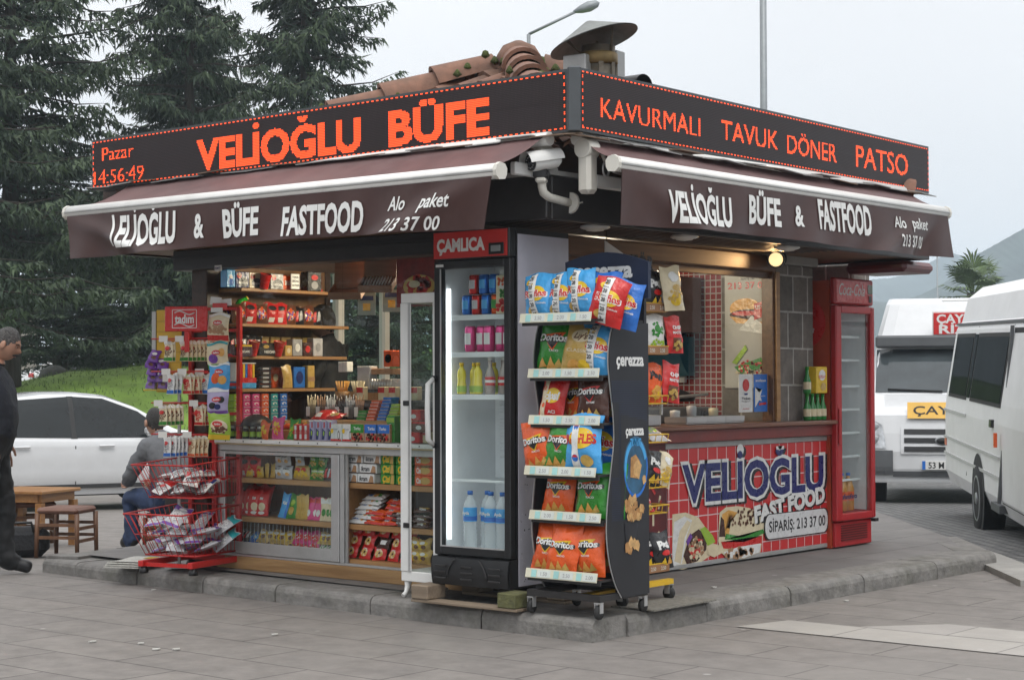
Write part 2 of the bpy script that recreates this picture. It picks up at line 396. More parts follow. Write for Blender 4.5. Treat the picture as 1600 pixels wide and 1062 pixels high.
# ---------------------------------------------------------------- things
def tag(o, label=None, cat=None, group=None, kind=None):
    if label: o['label'] = label
    if cat: o['category'] = cat
    if group: o['group'] = group
    if kind: o['kind'] = kind
    return o
def thing(name, label, cat, loc=(0, 0, 0), rz=0, group=None):
    o = bpy.data.objects.new(name, None); COL.objects.link(o); o.empty_display_size = .1
    o.location = [float(k) for k in loc]; o.rotation_euler = (0, 0, rz)
    return tag(o, label, cat, group)
def dup(root, loc, rot=None, label=None, group=None, scale=None):
    r = root.copy(); COL.objects.link(r); r.location = [float(k) for k in loc]
    if rot is not None: r.rotation_euler = rot
    if scale is not None: r.scale = scale
    if label: r['label'] = label
    if group: r['group'] = group
    for ch in list(root.children):
        c = ch.copy(); COL.objects.link(c); c.parent = r
        for g in list(ch.children):
            d = g.copy(); COL.objects.link(d); d.parent = c
    return r
def ground_z(x, y):          # the square falls gently away beyond the kiosk
    s = (x-CAM[0])*CF[0]+(y-CAM[1])*CF[1]
    return -.024*max(0, s-13)*min(1, max(0, (s-13)/3))
WORDS = 'first second third fourth fifth sixth seventh eighth ninth tenth eleventh twelfth'.split()
# ================================================================ SETTING
M_pave = brick_mat('square_paving', (.198, .18, .165), (.178, .162, .15), (.06, .054, .05), .95, .42, .006, rough=.78, rot=R(90), vary=.3, nscale=5, bump=.35, patch=.4, patchcol=(.232, .216, .2))
M_plat = brick_mat('platform_paving', (.16, .15, .143), (.178, .167, .158), (.06, .055, .05), .9, .45, .006, rough=.75, rot=R(0), vary=.25, nscale=2.6, bump=.4, patch=.4, patchcol=(.11, .1, .095))
M_kerb = mat('kerb_stone', (.20, .19, .178), rough=.85, var=.3, scale=9, bump=.5, dirt=.7, dirtcol=(.085, .085, .06))
M_cobble = brick_mat('cobbles', (.14, .14, .14), (.2, .195, .19), (.05, .05, .048), .13, .11, .018, rough=.8, rot=R(20), vary=.4, nscale=9, bump=1)
M_strip = brick_mat('edge_stone', (.27, .255, .24), (.23, .22, .21), (.08, .08, .07), 1.0, 5, .01, rough=.8, rot=R(45), vary=.2)
M_concrete = mat('concrete', (.3, .29, .27), rough=.85, var=.2, scale=3, bump=.3)

def sheet(name, poly, zoff, m, kind='structure', n=0, flat=False):
    """a ground sheet following the fall of the land"""
    me = MB(); k = len(poly)
    if n:
        x0 = min(p[0] for p in poly); x1 = max(p[0] for p in poly); y0 = min(p[1] for p in poly); y1 = max(p[1] for p in poly)
        me.grid(lambda a, b: (x0+(x1-x0)*a, y0+(y1-y0)*b, zoff+ground_z(x0+(x1-x0)*a, y0+(y1-y0)*b)), n, n, m, smooth=True)
    else:
        me.add([(p[0], p[1], zoff+(0 if flat else ground_z(*p))) for p in poly], [tuple(range(k))], m)
    o = me.build(name); o['kind'] = kind
    return o
def _ground():
    M_far = mat('far_ground', (.16, .155, .145), rough=.9, var=.25, scale=.05)
    me = MB()
    xs = [-60, -30, -15, -9, -6, -4, -2, 0, 2, 4, 6, 8, 10, 12, 14, 17, 20, 24, 28, 34, 42, 60, 100, 400, 1250]
    def P(i, j):
        x, y = xs[i], xs[j]
        return (x, y, ground_z(x, y) if max(x, y) < 100 else -1.6)
    n = len(xs)
    me.add([P(i, j) for j in range(n) for i in range(n)], [(j*n+i, j*n+i+1, (j+1)*n+i+1, (j+1)*n+i) for j in range(n-1) for i in range(n-1)], M_pave, True)
    o = me.build('square_ground'); o['kind'] = 'structure'
_ground()
# cobbled road beyond the kiosk
_ra, _rb = v3(3.5, -1.74), v3(9.6, 3.0)      # the stone edge between square and road
_dir = (_rb-_ra)/np.linalg.norm(_rb-_ra); _nor = v3(_dir[1], -_dir[0])
def _road():
    me = MB()
    a = _ra-_dir*6; M = 30
    def P(u, v):
        p = a+_dir*u*70+_nor*(v*v*40); return (p[0], p[1], ground_z(p[0], p[1])+.03)
    me.grid(P, M, 14, M_cobble)
    o = me.build('cobbled_road'); o['kind'] = 'structure'
    me = MB()
    for i in range(34):
        p = _ra-_dir*.2+_dir*(i*.86); q = p+_dir*.85
        z0, z1 = ground_z(p[0], p[1]), ground_z(q[0], q[1])
        if np.linalg.norm(p-_ra) > 29: break
        pts = [p-_nor*.15, q-_nor*.15, q+_nor*.15, p+_nor*.15]
        zz = [z0, z1, z1, z0]
        me.add([(*a_, z_+.042) for a_, z_ in zip(pts, zz)]+[(*a_, z_-.05) for a_, z_ in zip(pts, zz)], [(0, 1, 2, 3)[::-1], (4, 5, 6, 7), (0, 1, 5, 4), (1, 2, 6, 5), (2, 3, 7, 6), (3, 0, 4, 7)], M_concrete)
    o = me.build('road_kerb'); o['kind'] = 'structure'
_road()
KH = .12
def _platform():
    C0 = v3(-.56, -1.04); Lc = v3(-.30, 4.22); Lb = v3(1.3, 4.6); Rc = v3(4.25, -1.12)
    # paved top
    poly = [C0+(.28, .28), Lc+(.25, -.2), Lb, (5.5, 4.7), (8.2, 2.05), (5.3, -.2), Rc+(.05, .28)]
    me = MB(); me.add([(p[0], p[1], KH+.5*ground_z(*p)) for p in poly], [tuple(range(len(poly)))[::-1]], M_plat)
    o = me.build('platform_pavement'); o['kind'] = 'structure'
    # rounded kerb stones, joint by joint
    me = MB(); g = RND
    prof = [(0, -.05), (0, .075), (.008, .098), (.022, .113), (.045, .12), (.3, .122), (.3, -.05)]
    def run(a, b, inward, L=.85, trim0=0, trim1=0, h1=1):
        a, b = v3(a), v3(b); d = (b-a); T = np.linalg.norm(d); d /= T; inn = v3(inward); inn = inn/np.linalg.norm(inn)
        t = trim0
        while t < T-trim1-.02:
            l = min(L*g.uniform(.85, 1.2), T-trim1-t)
            if T-trim1-t-l < .25: l = T-trim1-t
            e = .006; j = g.uniform(-.004, .004)
            q = [v3(p[0], p[1]) for p in prof]
            vs = []
            for tt in (t+e, t+l-e):
                base = a+d*tt; hh = 1+(h1-1)*(tt/T)
                for p in q: vs.append((base[0]+inn[0]*(p[0]+j), base[1]+inn[1]*(p[0]+j), p[1]*hh+j*.5))
            K = len(q); fs = [(i, (i+1) % K, K+(i+1) % K, K+i) for i in range(K)]+[tuple(range(K))[::-1], tuple(range(K, 2*K))]
            me.add(vs, fs, M_kerb)
            t += l
    run(C0, Lc, (1, 0), h1=.8); run(C0, Rc, (0, 1), trim0=.3)
    run(Lc, Lb, (.3, -1), h1=.8, trim0=.02); run(Rc, (5.35, -.32), (-.6, 1), trim0=.02, h1=.9)
    o = me.build('platform_kerb'); o['kind'] = 'structure'
_platform()
def _patches():          # strips of newer, paler slabs let into the square, and a drain cover on the platform
    M_new = brick_mat('pale_slabs', (.36, .34, .31), (.33, .31, .29), (.18, .17, .16), .95, .42, .006, rough=.8, rot=R(90), vary=.12, patch=.2, patchcol=(.33, .31, .29))
    sh = []
    a = atZ(1150, 979, 0); b = atZ(1290, 975, 0); c = atZ(1425, 965, 0)
    x0 = a[0]-.0
    sheet('pale_paving_strip', [(x0, a[1]), (x0, a[1]-3.5), (x0+.42, a[1]-3.5), (x0+.42, a[1]-.1)][::-1], .004, M_new)
    sheet('pale_paving_strip', [(x0+.425, a[1]-.55), (x0+.425, a[1]-3.5), (x0+.84, a[1]-3.5), (x0+.84, a[1]-.9)][::-1], .004, M_new)
    me = MB(); p = atZ(1045, 944, KH)
    me.box((p[0], p[1]+.03, KH+.006), (.62, .3, .008), mat('drain_iron', (.2, .19, .165), rough=.8, var=.3, scale=30, bump=.8, bscale=90))
    tag(me.build('drain_cover'), 'pale grey drain cover plate set in the platform beside the snack rack castor', 'drain cover')
_patches()
def _litter():
    M_l = mat('paper_scrap', (.46, .45, .42), rough=.9)
    spots = [((240, 922), 'small white paper scrap below the kerb in front of the red basket rack'), ((145, 1003), 'lone pale scrap lying on bare paving near the bottom edge of the square'), ((220, 1006), 'pale gum spot, first of a loose row on the paving'), ((243, 1015), 'largest pale scrap in the loose row on the paving'), ((275, 1015), 'pale scrap at the end of the loose row on the paving'),
             ((428, 992), 'white paper scrap alone on the paving before the display case'), ((675+464, 958), 'white scrap lying by the kerb near the weeds'), ((1115, 918), 'white scrap on the platform before the fast food panel'), ((1323, 939), 'white scrap on paving beyond the pale slab strip')]
    for i, ((x, y), lab) in enumerate(spots):
        z = KH if i == 7 else 0
        p = atZ(x, y, z); me = MB(); w = .028 if i != 3 else .036
        n = 7; r = [RND.uniform(.5, 1)*w for _ in range(n)]
        me.prism([(r[k]*math.cos(k*2*PI/n), r[k]*math.sin(k*2*PI/n)*.7) for k in range(n)], 0, .006, M_l, ex=(1, 0, 0), ey=(0, 1, 0), ez=(0, 0, 1))
        tag(me.build('paper_scrap', loc=(p[0], p[1], z+.003)), lab, 'litter')
_litter()
def _weeds():
    M_g = mat('weed_green', (.07, .13, .03), rough=.6, var=.35, scale=20)
    for (x0, y0, x1, y1, lab) in ((1022, 981, 1058, 976, 'tuft of bright green weeds at the foot of the kerb by the front corner'), (1375, 914, 1388, 911, 'small weed tuft at the kerb foot towards the road end')):
        a, b = atZ(x0, y0, 0), atZ(x1, y1, 0); me = MB()
        for k in range(90):
            p = a+(b-a)*RND.random()+v3(RND.gauss(0, .012), RND.gauss(0, .012), 0); t = RND.uniform(0, 2*PI); h = RND.uniform(.015, .045); l = RND.uniform(.005, .03); w = .006
            d = v3(math.cos(t), math.sin(t), 0); s_ = v3(-d[1], d[0], 0)
            me.add([p-s_*w-a, p+s_*w-a, p+d*l+v3(0, 0, h)+s_*w*.6-a, p+d*l*1.5+v3(0, 0, h*.8)-a], [(0, 1, 2, 3)], M_g)
        tag(me.build('weed', loc=a), lab, 'weed')
_weeds()
def _lawn():
    M_grass = mat('lawn_grass', (.14, .235, .03), rough=.85, var=.4, scale=.9, bump=.6, bscale=25, dirt=.3, dirtcol=(.13, .12, .05), detail=9)
    me = MB()
    def P(u, v):
        d = 27+v*26; L = -22+u*30
        p = CAM[:2]+CF[:2]/np.linalg.norm(CF[:2])*d+CR[:2]*L
        crest = 1.62+.075*(L+8.5)
        k = min(1, max(0, (d-27.0)/11.0)); h = -.34+(crest+.34)*(k*k*(3-2*k))
        if d > 38.5: h -= (d-38.5)*.10
        h += .06*math.sin(L*1.3)+.04*math.sin(L*3.1+d)
        if L > 2: h -= (L-2)**2*.06
        return (p[0], p[1], max(h, -1.3))
    me.grid(P, 50, 40, M_grass)
    o = me.build('lawn_mound'); o['kind'] = 'structure'
    # short blades along the visible bank
    M_b = mat('grass_blade', (.09, .15, .03), rough=.7, var=.4, scale=2)
    vs = []; fs = []
    rr = np.random.default_rng(3)
    for k in range(9000):
        u = rr.uniform(.25, .72); v = rr.uniform(.05, .47)
        p = np.array(P(u, v)); t = rr.uniform(0, 6.28); h = rr.uniform(.03, .09); w = .012
        d = np.array([math.cos(t), math.sin(t), 0])
        o_ = len(vs); vs += [p-d*w, p+d*w, p+np.array([rr.normal(0, .03), rr.normal(0, .03), h])]; fs.append((o_, o_+1, o_+2))
    me = MB(); me.add(vs, fs, M_b); tag(me.build('grass'), 'short green grass on the bank behind the white car', 'grass', kind='stuff')
_lawn()
def _hills():
    M_h = mat('hill_forest', (.035, .05, .04), rough=1, var=.45, scale=.06, bump=1, bscale=.25, detail=10)
    for name, d, xs in (('hill', 600, [(1100, 540), (1280, 500), (1340, 470), (1400, 475), (1440, 462), (1475, 445), (1500, 428), (1518, 402), (1535, 396), (1560, 382), (1585, 368), (1620, 350), (1700, 320), (1850, 330), (2100, 430)]),
                        ('hill', 1020, [(1000, 560), (1200, 500), (1300, 455), (1365, 438), (1390, 436), (1420, 430), (1445, 418), (1465, 405), (1490, 397), (1512, 405), (1560, 420), (1700, 440), (2000, 480)])):
        me = MB(); X = [p[0] for p in xs]; Yv = [p[1] for p in xs]
        rg = np.random.default_rng(int(d)); nz = rg.normal(0, 1, 400)
        def P(u, v):
            px = X[0]+(X[-1]-X[0])*u; py = np.interp(px, X, Yv)
            i = u*380; jag = np.interp(i, range(400), nz)*1.3+1.2*math.sin(u*97)
            top = (592-py-jag*(1 if v > .9 else .2))/FPX*d+1.4
            t = 2*v if v < .5 else 2-2*v             # front slope rises to the ridge, back slope falls
            dd = d+(v-.5)*d*.5
            h = -2+(top+2)*(t**.8)
            if 0 < v < .5: h += 6*math.sin(u*40+v*9)*t*(1-t)
            p = CAM+CF*dd+CR*((px-800)/FPX*d); return (p[0], p[1], h)
        me.grid(P, 380, 16, M_h, smooth=True)
        o = me.build(name); o['kind'] = 'structure'
_hills()
# ================================================================ KIOSK
M_dark = mat('dark_metal', (.022, .02, .02), rough=.45, var=.3)
M_darkwood = wood_mat('dark_wood', (.03, .016, .01), (.06, .03, .018), rough=.5)
M_beam = wood_mat('beam_wood', (.09, .04, .018), (.17, .08, .035), rough=.45)
M_shelf = wood_mat('shelf_wood', (.34, .17, .06), (.46, .25, .10), rough=.5, axis='Y')
M_shelfx = wood_mat('shelf_wood_long', (.30, .15, .055), (.42, .23, .09), rough=.5, axis='X')
M_ply = wood_mat('back_panel_wood', (.17, .085, .035), (.25, .13, .055), rough=.55, axis='Z')
M_alu = mat('aluminium', (.55, .55, .55), rough=.35, metal=.7, var=.08)
M_alu2 = mat('grey_profile', (.42, .42, .41), rough=.4, metal=.3, var=.12, dirt=.2)
M_white = mat('white_paint', (.72, .72, .7), rough=.4, var=.05, dirt=.15, dirtcol=(.4, .38, .34))
M_offw = mat('off_white_plastic', (.66, .64, .58), rough=.45, var=.08, dirt=.2, dirtcol=(.4, .36, .28))
M_glass = glass_mat('window_glass', dirt=.03)
M_glass_d = glass_mat('dusty_glass', dirt=.10, refl=.9)
M_black = mat('black_plastic', (.012, .012, .013), rough=.4, var=.3)
M_tile_roof = mat('roof_tile', (.20, .105, .072), rough=.85, var=.4, scale=5, bump=.4, dirt=.7, dirtcol=(.09, .07, .05))
M_moss = mat('moss', (.07, .09, .02), rough=1, var=.4, scale=30, bump=1)
M_stone = brick_mat('pillar_stone', (.20, .175, .155), (.15, .135, .12), (.45, .43, .40), .21, .27, .009, rough=.85, axes='BOX', offset=.35, vary=.35, nscale=11, bump=.9)
M_redtile = brick_mat('red_wall_tile', (.28, .03, .03), (.34, .04, .035), (.6, .57, .55), .05, .05, .005, rough=.25, axes='YZ', offset=0, vary=.1, bump=.15)
M_pan = wood_mat('soffit_board', (.11, .06, .03), (.19, .10, .05), rough=.55, axis='X')

kiosk = thing('kiosk', 'small square snack kiosk with tiled hip roof, stone pillar and glazed counters', 'kiosk', (0, 0, 0))
def kpart(mb, name, m=None): return mb.build(name, kiosk)
KX, KY = 4.35, 2.85                      # footprint
def _kiosk():
    b = MB(); b.bb(.55, KX, .55, KY, KH-.02, KH+.03, M_concrete); kpart(b, 'floor')
    b = MB()                             # far wall: low panel, board behind the shelves, header
    b.bb(0, 1.2, KY-.05, KY, KH, 2.2, M_ply); b.bb(1.2, KX, KY-.05, KY, KH, 1.3, M_ply); b.bb(0, KX, KY-.05, KY, 2.203, 2.6, M_darkwood); kpart(b, 'far_wall')
    b = MB(); b.bb(3.30, 3.36, .46, KY-.05, KH, 2.5, M_redtile); kpart(b, 'tiled_wall')
    b = MB(); b.bb(KX-.06, KX, .6, KY-.05, KH, 2.5, M_darkwood); kpart(b, 'end_wall')
    b = MB()                             # window frame in the far wall
    for x, w in ((1.22, .05), (1.36, .06), (1.86, .05), (2.5, .05), (3.27, .05)): b.bb(x-w/2, x+w/2, KY-.06, KY+.005, 1.3, 2.2, M_white if x > 1.3 else M_darkwood)
    f = kpart(b, 'window_frame')
    b = MB(); b.bb(1.25, 3.27, KY-.03, KY-.025, 1.3, 2.2, M_glass); b.build('window_pane', f)
    b = MB(); b.bb(.05, KX-.06, .05, KY-.05, 2.5, 2.54, mat('ceiling_panel', (.5, .47, .42), rough=.7)); kpart(b, 'ceiling')
    b = MB(); b.bb(-.045, .075, KY-.16, KY-.0, KH, 2.3, M_darkwood, bev=.008); kpart(b, 'corner_post')
    b = MB(); b.bb(.125, .235, .21, .33, KH, 2.3, M_darkwood, bev=.01); kpart(b, 'corner_post')
    # stone pillar at the serving side
    b = MB(); b.bb(3.09, 3.66, .06, .52, KH, 2.24, M_stone, bev=.012); b.bb(3.06, 3.69, .03, .55, 2.24, 2.32, M_concrete, bev=.01); kpart(b, 'stone_pillar')
    b = MB(); b.bb(4.35, 4.62, .1, .5, KH, 2.3, M_stone, bev=.012); kpart(b, 'stone_pillar')
    # beams over the two openings
    b = MB(); b.bb(-.11, .06, .205, KY+.12, 2.16, 2.30, M_dark, bev=.006); b.bb(-.125, -.05, .205, KY+.12, 2.243, 2.262, M_black); kpart(b, 'shutter_box')
    b = MB(); b.bb(.135, 3.0, -.02, .10, 2.17, 2.29, M_beam, bev=.01); b.bb(.135, 3.0, .03, .08, 2.125, 2.167, M_beam); kpart(b, 'lintel_beam')
    # boxed eaves all round (outer face, soffit boards, gutter edge)
    E0, E1x, E1y = -.42, 4.22, 3.45
    b = MB()
    b.bb(E0, E0+.05, -.62, E1y, 2.29, 2.535, M_dark, bev=.006); b.bb(E0+.05, E1x, -.62, -.57, 2.29, 2.533, M_dark, bev=.006)
    b.bb(E0+.05, E1x, E1y-.05, E1y, 2.29, 2.533, M_dark); b.bb(E1x-.05, E1x, -.57, E1y-.05, 2.29, 2.531, M_dark)
    b.bb(E0-.02, E0+.04, -.64, E1y, 2.535, 2.56, M_alu2); b.bb(E0+.04, E1x, -.64, -.58, 2.535, 2.56, M_alu2)
    kpart(b, 'eaves_fascia')
    b = MB(); b.bb(E0+.05, E1x-.05, -.57, E1y-.05, 2.303, 2.33, M_pan)
    for k in range(9): b.bb(E0+.05, 3.0, -.56+k*.063, -.5545+k*.063, 2.296, 2.302, M_darkwood)
    kpart(b, 'soffit')
    # glazing: upper left window in sliding leaves, upper right window
    b = MB(); b.quad((.02, 2.68, 1.0), (.02, 1.42, 1.0), (.02, 1.42, 2.16), (.02, 2.68, 2.16), M_glass); p = kpart(b, 'window_pane')
    b = MB(); b.quad((.033, 1.44, 1.0), (.033, .24, 1.0), (.033, .24, 2.16), (.033, 1.44, 2.16), M_glass); kpart(b, 'window_pane')
    b = MB(); b.quad((2.02, .055, 1.12), (2.98, .055, 1.12), (2.98, .055, 2.17), (2.02, .055, 2.17), glass_mat('hatch_glass', refl=.6, dirt=.02)); kpart(b, 'window_pane')
    b = MB(); b.bb(2.98, 3.07, .0, .1, 1.09, 2.17, M_beam, bev=.006); b.bb(3.0, 3.05, -.016, -.001, 1.09, 2.17, M_shelfx); kpart(b, 'window_jamb')
_kiosk()
def _roof():
    ex0, ex1, ey0, ey1, ze = -.36, 3.72, -.68, 3.25, 2.66
    pk = v3(1.86, 1.46, 3.68)
    corners = [v3(ex0, ey0, ze), v3(ex1, ey0, ze), v3(ex1, ey1, ze), v3(ex0, ey1, ze)]
    b = MB()
    for i in range(4):
        a, c = corners[i], corners[(i+1) % 4]; e = (c-a); Ln = np.linalg.norm(e); e /= Ln
        apex_t = (pk-a)@e; up = (pk-a)-e*apex_t; H = np.linalg.norm(up); up /= H; nn = np.cross(e, up)
        if nn[2] < 0: nn = -nn
        rows = int(H/.30); col = .21
        NU = int(Ln/col)*6
        def S(t, h, lift):
            # pull the end points in along the hips
            lo = apex_t*h/H; hi = Ln-(Ln-apex_t)*h/H
            t = min(max(t, lo), hi); return a+e*t+up*h+nn*lift
        for r in range(rows+1):
            h0, h1 = r*.30, min(H, (r+1)*.30+.03)
            vs = []
            ts = [Ln*k/NU for k in range(NU+1)]
            for h in (h0, h1):
                for t in ts:
                    w = .032*math.sin(2*PI*t/col)+(.03 if h == h0 else 0)
                    vs.append(S(t, h, w+.02))
            fs = [(k, k+1, NU+2+k, NU+1+k) for k in range(NU)]
            fs = [f for f in fs if np.linalg.norm(np.array(vs[f[0]])-np.array(vs[f[1]]))+np.linalg.norm(np.array(vs[f[2]])-np.array(vs[f[3]])) > 1e-4]
            b.add(vs, fs, M_tile_roof, True)
            lip = [tuple(np.array(v)-nn*.025) for v in vs[:NU+1]]
            b.add(vs[:NU+1]+lip, [(k, k+1, NU+2+k, NU+1+k) for k in range(NU)], M_tile_roof, True)
    rf = kpart(b, 'roof')
    b = MB()                              # half-round tiles along the hips
    for c in corners:
        d = pk-c; Ln = np.linalg.norm(d); d /= Ln; n = int(Ln/.40)
        side = np.cross(d, (0, 0, 1)); side /= np.linalg.norm(side); up = np.cross(side, d)
        for k in range(1 if c is corners[0] else 0, int((Ln-.34)/.40)+1):
            p = c+d*(k*.40); L = .46; r0, r1 = .155, .125
            vs = []
            for (t, r) in ((0, r0), (L, r1)):
                for q in range(11):
                    an = PI*q/10; vs.append(p+d*t+side*r*math.cos(an)+up*(r*math.sin(an)+.03+(.02 if t == 0 else 0)))
            for q in range(11):
                an = PI*q/10; vs.append(p+side*(r0-.028)*math.cos(an)+up*((r0-.028)*math.sin(an)+.05))
            b.add(vs, [(q, q+1, 12+q, 11+q) for q in range(10)], M_tile_roof, True)
            b.add([vs[q] for q in range(11)]+vs[22:], [(q+1, q, 11+q, 12+q) for q in range(10)], M_tile_roof)
    b.lathe([(.17, -.06), (.165, .05), (.12, .12), (.03, .16)], M_tile_roof, c=pk+v3(0, 0, .03), n=12)
    rg = random.Random(4)       # moss in the joints near the top
    for k in range(110):
        c = corners[rg.choice((0, 0, 3, 1))]; d = (c-pk)/np.linalg.norm(c-pk); p = pk+d*rg.uniform(.05, 1.6)+v3(rg.gauss(0, .09), rg.gauss(0, .09), .1)
        b.lathe([(.0, -.05), (rg.uniform(.02, .045), -.03), (rg.uniform(.01, .025), .005), (0, .014)], M_moss, c=p, n=7)
    b.build('ridge_tile', rf)
_roof()
# bits of flashing sheet under the LED signs
def _flash():
    b = MB()
    for k in range(18):
        y = -.7+k*.23; b.box((-.44-.05*(k/18), y, 2.742+.008*math.sin(k*2.2)), (.17, .25, .006), M_alu2 if k % 3 else mat('rusty_sheet', (.2, .14, .1), rough=.8, var=.4), ry=R(-7+4*math.sin(k*1.7)), rx=R(3*math.sin(k*3.1)))
    for k in range(18):
        x = -.3+k*.235; b.box((x, -.78, 2.742+.008*math.sin(k*1.9)), (.25, .20, .006), M_alu2 if k % 4 else mat('rusty_sheet'), rx=R(8+4*math.sin(k*2.7)), ry=R(3*math.sin(k*2.3)))
    kpart(b, 'flashing_sheet')
    b = MB(); b.bb(-.38, -.30, -.40, 3.4, 2.56, 2.73, M_darkwood); b.bb(-.30, 4.2, -.58, -.50, 2.56, 2.73, M_darkwood); kpart(b, 'eaves_board')
_flash()
# ---------------------------------------------------------------- LED signs
M_ledbase = mat('led_panel', (.018, .011, .012), rough=.55, var=.25, scale=40)
M_ledoff = mat('unlit_led', (.045, .030, .032), rough=.4, var=.2)
M_lit = mat('lit_led', (1, .085, .018), rough=.5, var=.04, emit=1.35)
M_ledcase = mat('sign_case', (.075, .082, .088), rough=.45, metal=.3, var=.12)
def raster(txt, bold, shear=0):
    """triangles of the lettering and its box, for testing dots"""
    vs, fs = text_mesh(txt, bold, shear)
    tri = [(vs[f[0]][:2], vs[f[k]][:2], vs[f[k+1]][:2]) for f in fs for k in range(1, len(f)-1)]
    return np.array(tri), vs[:, 0].min(), vs[:, 0].max()
def led_sign(name, label, A, B, right_is_B, texts, cols, hA=.32, hB=.32):
    """A, B: mid-height ends on the lit face, A seen on the left; texts: (words, col0, col1, base row, cap rows, bold)"""
    A, B = v3(A), v3(B); ex = B-A; Ln = np.linalg.norm(ex); ex /= Ln; ez = v3(0, 0, 1); n = np.cross(ex, ez); n /= np.linalg.norm(n)
    ey = np.cross(n, ex)
    root = thing(name, label, 'LED sign', A)
    rows = 32
    def P(c, r, lift=0):
        t = (c+.5)/cols; h = hA+(hB-hA)*t
        return ex*(t*Ln)+ey*((r+.5)/rows-.5)*h+n*lift
    b = MB()
    m = .016
    for face in (0,):
        q = [P(-.5-m/Ln*cols, -.5-1.6), P(cols-.5+m/Ln*cols, -.5-1.6), P(cols-.5+m/Ln*cols, rows-.5+1.6), P(-.5-m/Ln*cols, rows-.5+1.6)]
        bk = [p-n*.13 for p in q]
        b.add(q+bk, [(3, 2, 6, 7)[::-1], (0, 1, 5, 4)[::-1], (1, 2, 6, 5)[::-1], (3, 0, 4, 7)[::-1], (4, 5, 6, 7)[::-1]], M_ledcase)
        b.add(q, [(0, 1, 2, 3)], M_ledcase)
    b.build('case', root)
    b = MB(); b.quad(P(-.5, -.5, .002), P(cols-.5, -.5, .002), P(cols-.5, rows-.5, .002), P(-.5, rows-.5, .002), M_ledbase)
    b.quad(P(-.5, 15.42, .003), P(cols-.5, 15.42, .003), P(cols-.5, 15.58, .003), P(-.5, 15.58, .003), M_black)
    b.build('panel', root)
    lit = np.zeros((cols, rows), bool)
    for txt, c0, c1, r0, cap, bold in texts:
        tri, x0, x1 = raster(txt, bold)
        cs = np.arange(int(c0)-1, int(c1)+2); rs = np.arange(0, rows)
        gx = x0+(cs+.5-c0)/(c1-c0)*(x1-x0); gy = (rs+.5-r0)/cap*.69
        GX, GY = np.meshgrid(gx, gy, indexing='ij'); hit = np.zeros(GX.shape, bool)
        for a, b_, c in tri:
            d = (b_[0]-a[0])*(c[1]-a[1])-(b_[1]-a[1])*(c[0]-a[0])
            if abs(d) < 1e-9: continue
            u = ((GX-a[0])*(c[1]-a[1])-(GY-a[1])*(c[0]-a[0]))/d; v = ((b_[0]-a[0])*(GY-a[1])-(b_[1]-a[1])*(GX-a[0]))/d
            hit |= (u >= -1e-6) & (v >= -1e-6) & (u+v <= 1+1e-6)
        for i, c in enumerate(cs):
            if 0 <= c < cols: lit[c, :] |= hit[i]
    for c in range(cols):
        if c % 4 in (0, 1): lit[c, 0] = lit[c, rows-1] = True
    for r in range(rows):
        if r % 4 in (0, 1): lit[0, r] = lit[cols-1, r] = True
    def dots(sel, m, name, sx, sy, lift):
        vs = []; fs = []
        for c, r in zip(*np.nonzero(sel)):
            o = len(vs); vs += [P(c-sx, r-sy, lift), P(c+sx, r-sy, lift), P(c+sx, r+sy, lift), P(c-sx, r+sy, lift)]; fs.append((o, o+1, o+2, o+3))
        q = MB(); q.add(vs, fs, m); q.build(name, root)
    dots(lit, M_lit, 'lit_dot_pattern', .44, .33, .005)
    dots(~lit, M_ledoff, 'unlit_dot_pattern', .22, .22, .004)
    return root
def _signs():
    A, B = v3(-.545, 3.29, 2.887), v3(-.43, -.765, 2.929)
    cols = 416
    def colL(px):
        # where the view ray through this column of the photograph meets the sign's vertical plane
        r = ray(px, 200); d = B-A; n = np.cross(d, (0, 0, 1)); t = ((A-CAM)@n)/(r@n); p = CAM+r*t
        return ((p-A)@d)/(d@d)*cols
    tx = [('Pazar', colL(160), colL(209), 18, 9.3, .0), ('14:56:49', colL(147), colL(225), 2, 9.5, .0), ('VELİOĞLU', colL(307), colL(565), 3, 19.5, .04), ('BÜFE', colL(608), colL(766), 3.4, 19.5, .04)]
    led_sign('led_sign', 'long red LED sign showing the day, the time and VELİOĞLU BÜFE', A, B, True, tx, cols, .315, .316)
    A2, B2 = v3(-.365, -.825, 2.937), v3(4.0, -.72, 2.945)
    def colR(px):
        r = ray(px, 200); d = B2-A2; n = np.cross(d, (0, 0, 1)); t = ((A2-CAM)@n)/(r@n); p = CAM+r*t
        return ((p-A2)@d)/(d@d)*448
    tx = [('KAVURMALI', colR(938), colR(1093), 7.6, 12, 0), ('TAVUK', colR(1126), colR(1215), 8.8, 12, .008), ('DÖNER', colR(1229), colR(1306), 8.4, 12, .008), ('PATSO', colR(1336), colR(1417), 8.4, 15, .006)]
    led_sign('led_sign', 'long red LED sign showing KAVURMALI TAVUK DÖNER PATSO', A2, B2, True, tx, 448, .318, .318)
    b = MB(); b.box((-.405, -.805, 2.933), (.075, .075, .36), M_ledcase, rz=R(40), bev=.008)
    b.build('corner_cover', kiosk)
_signs()
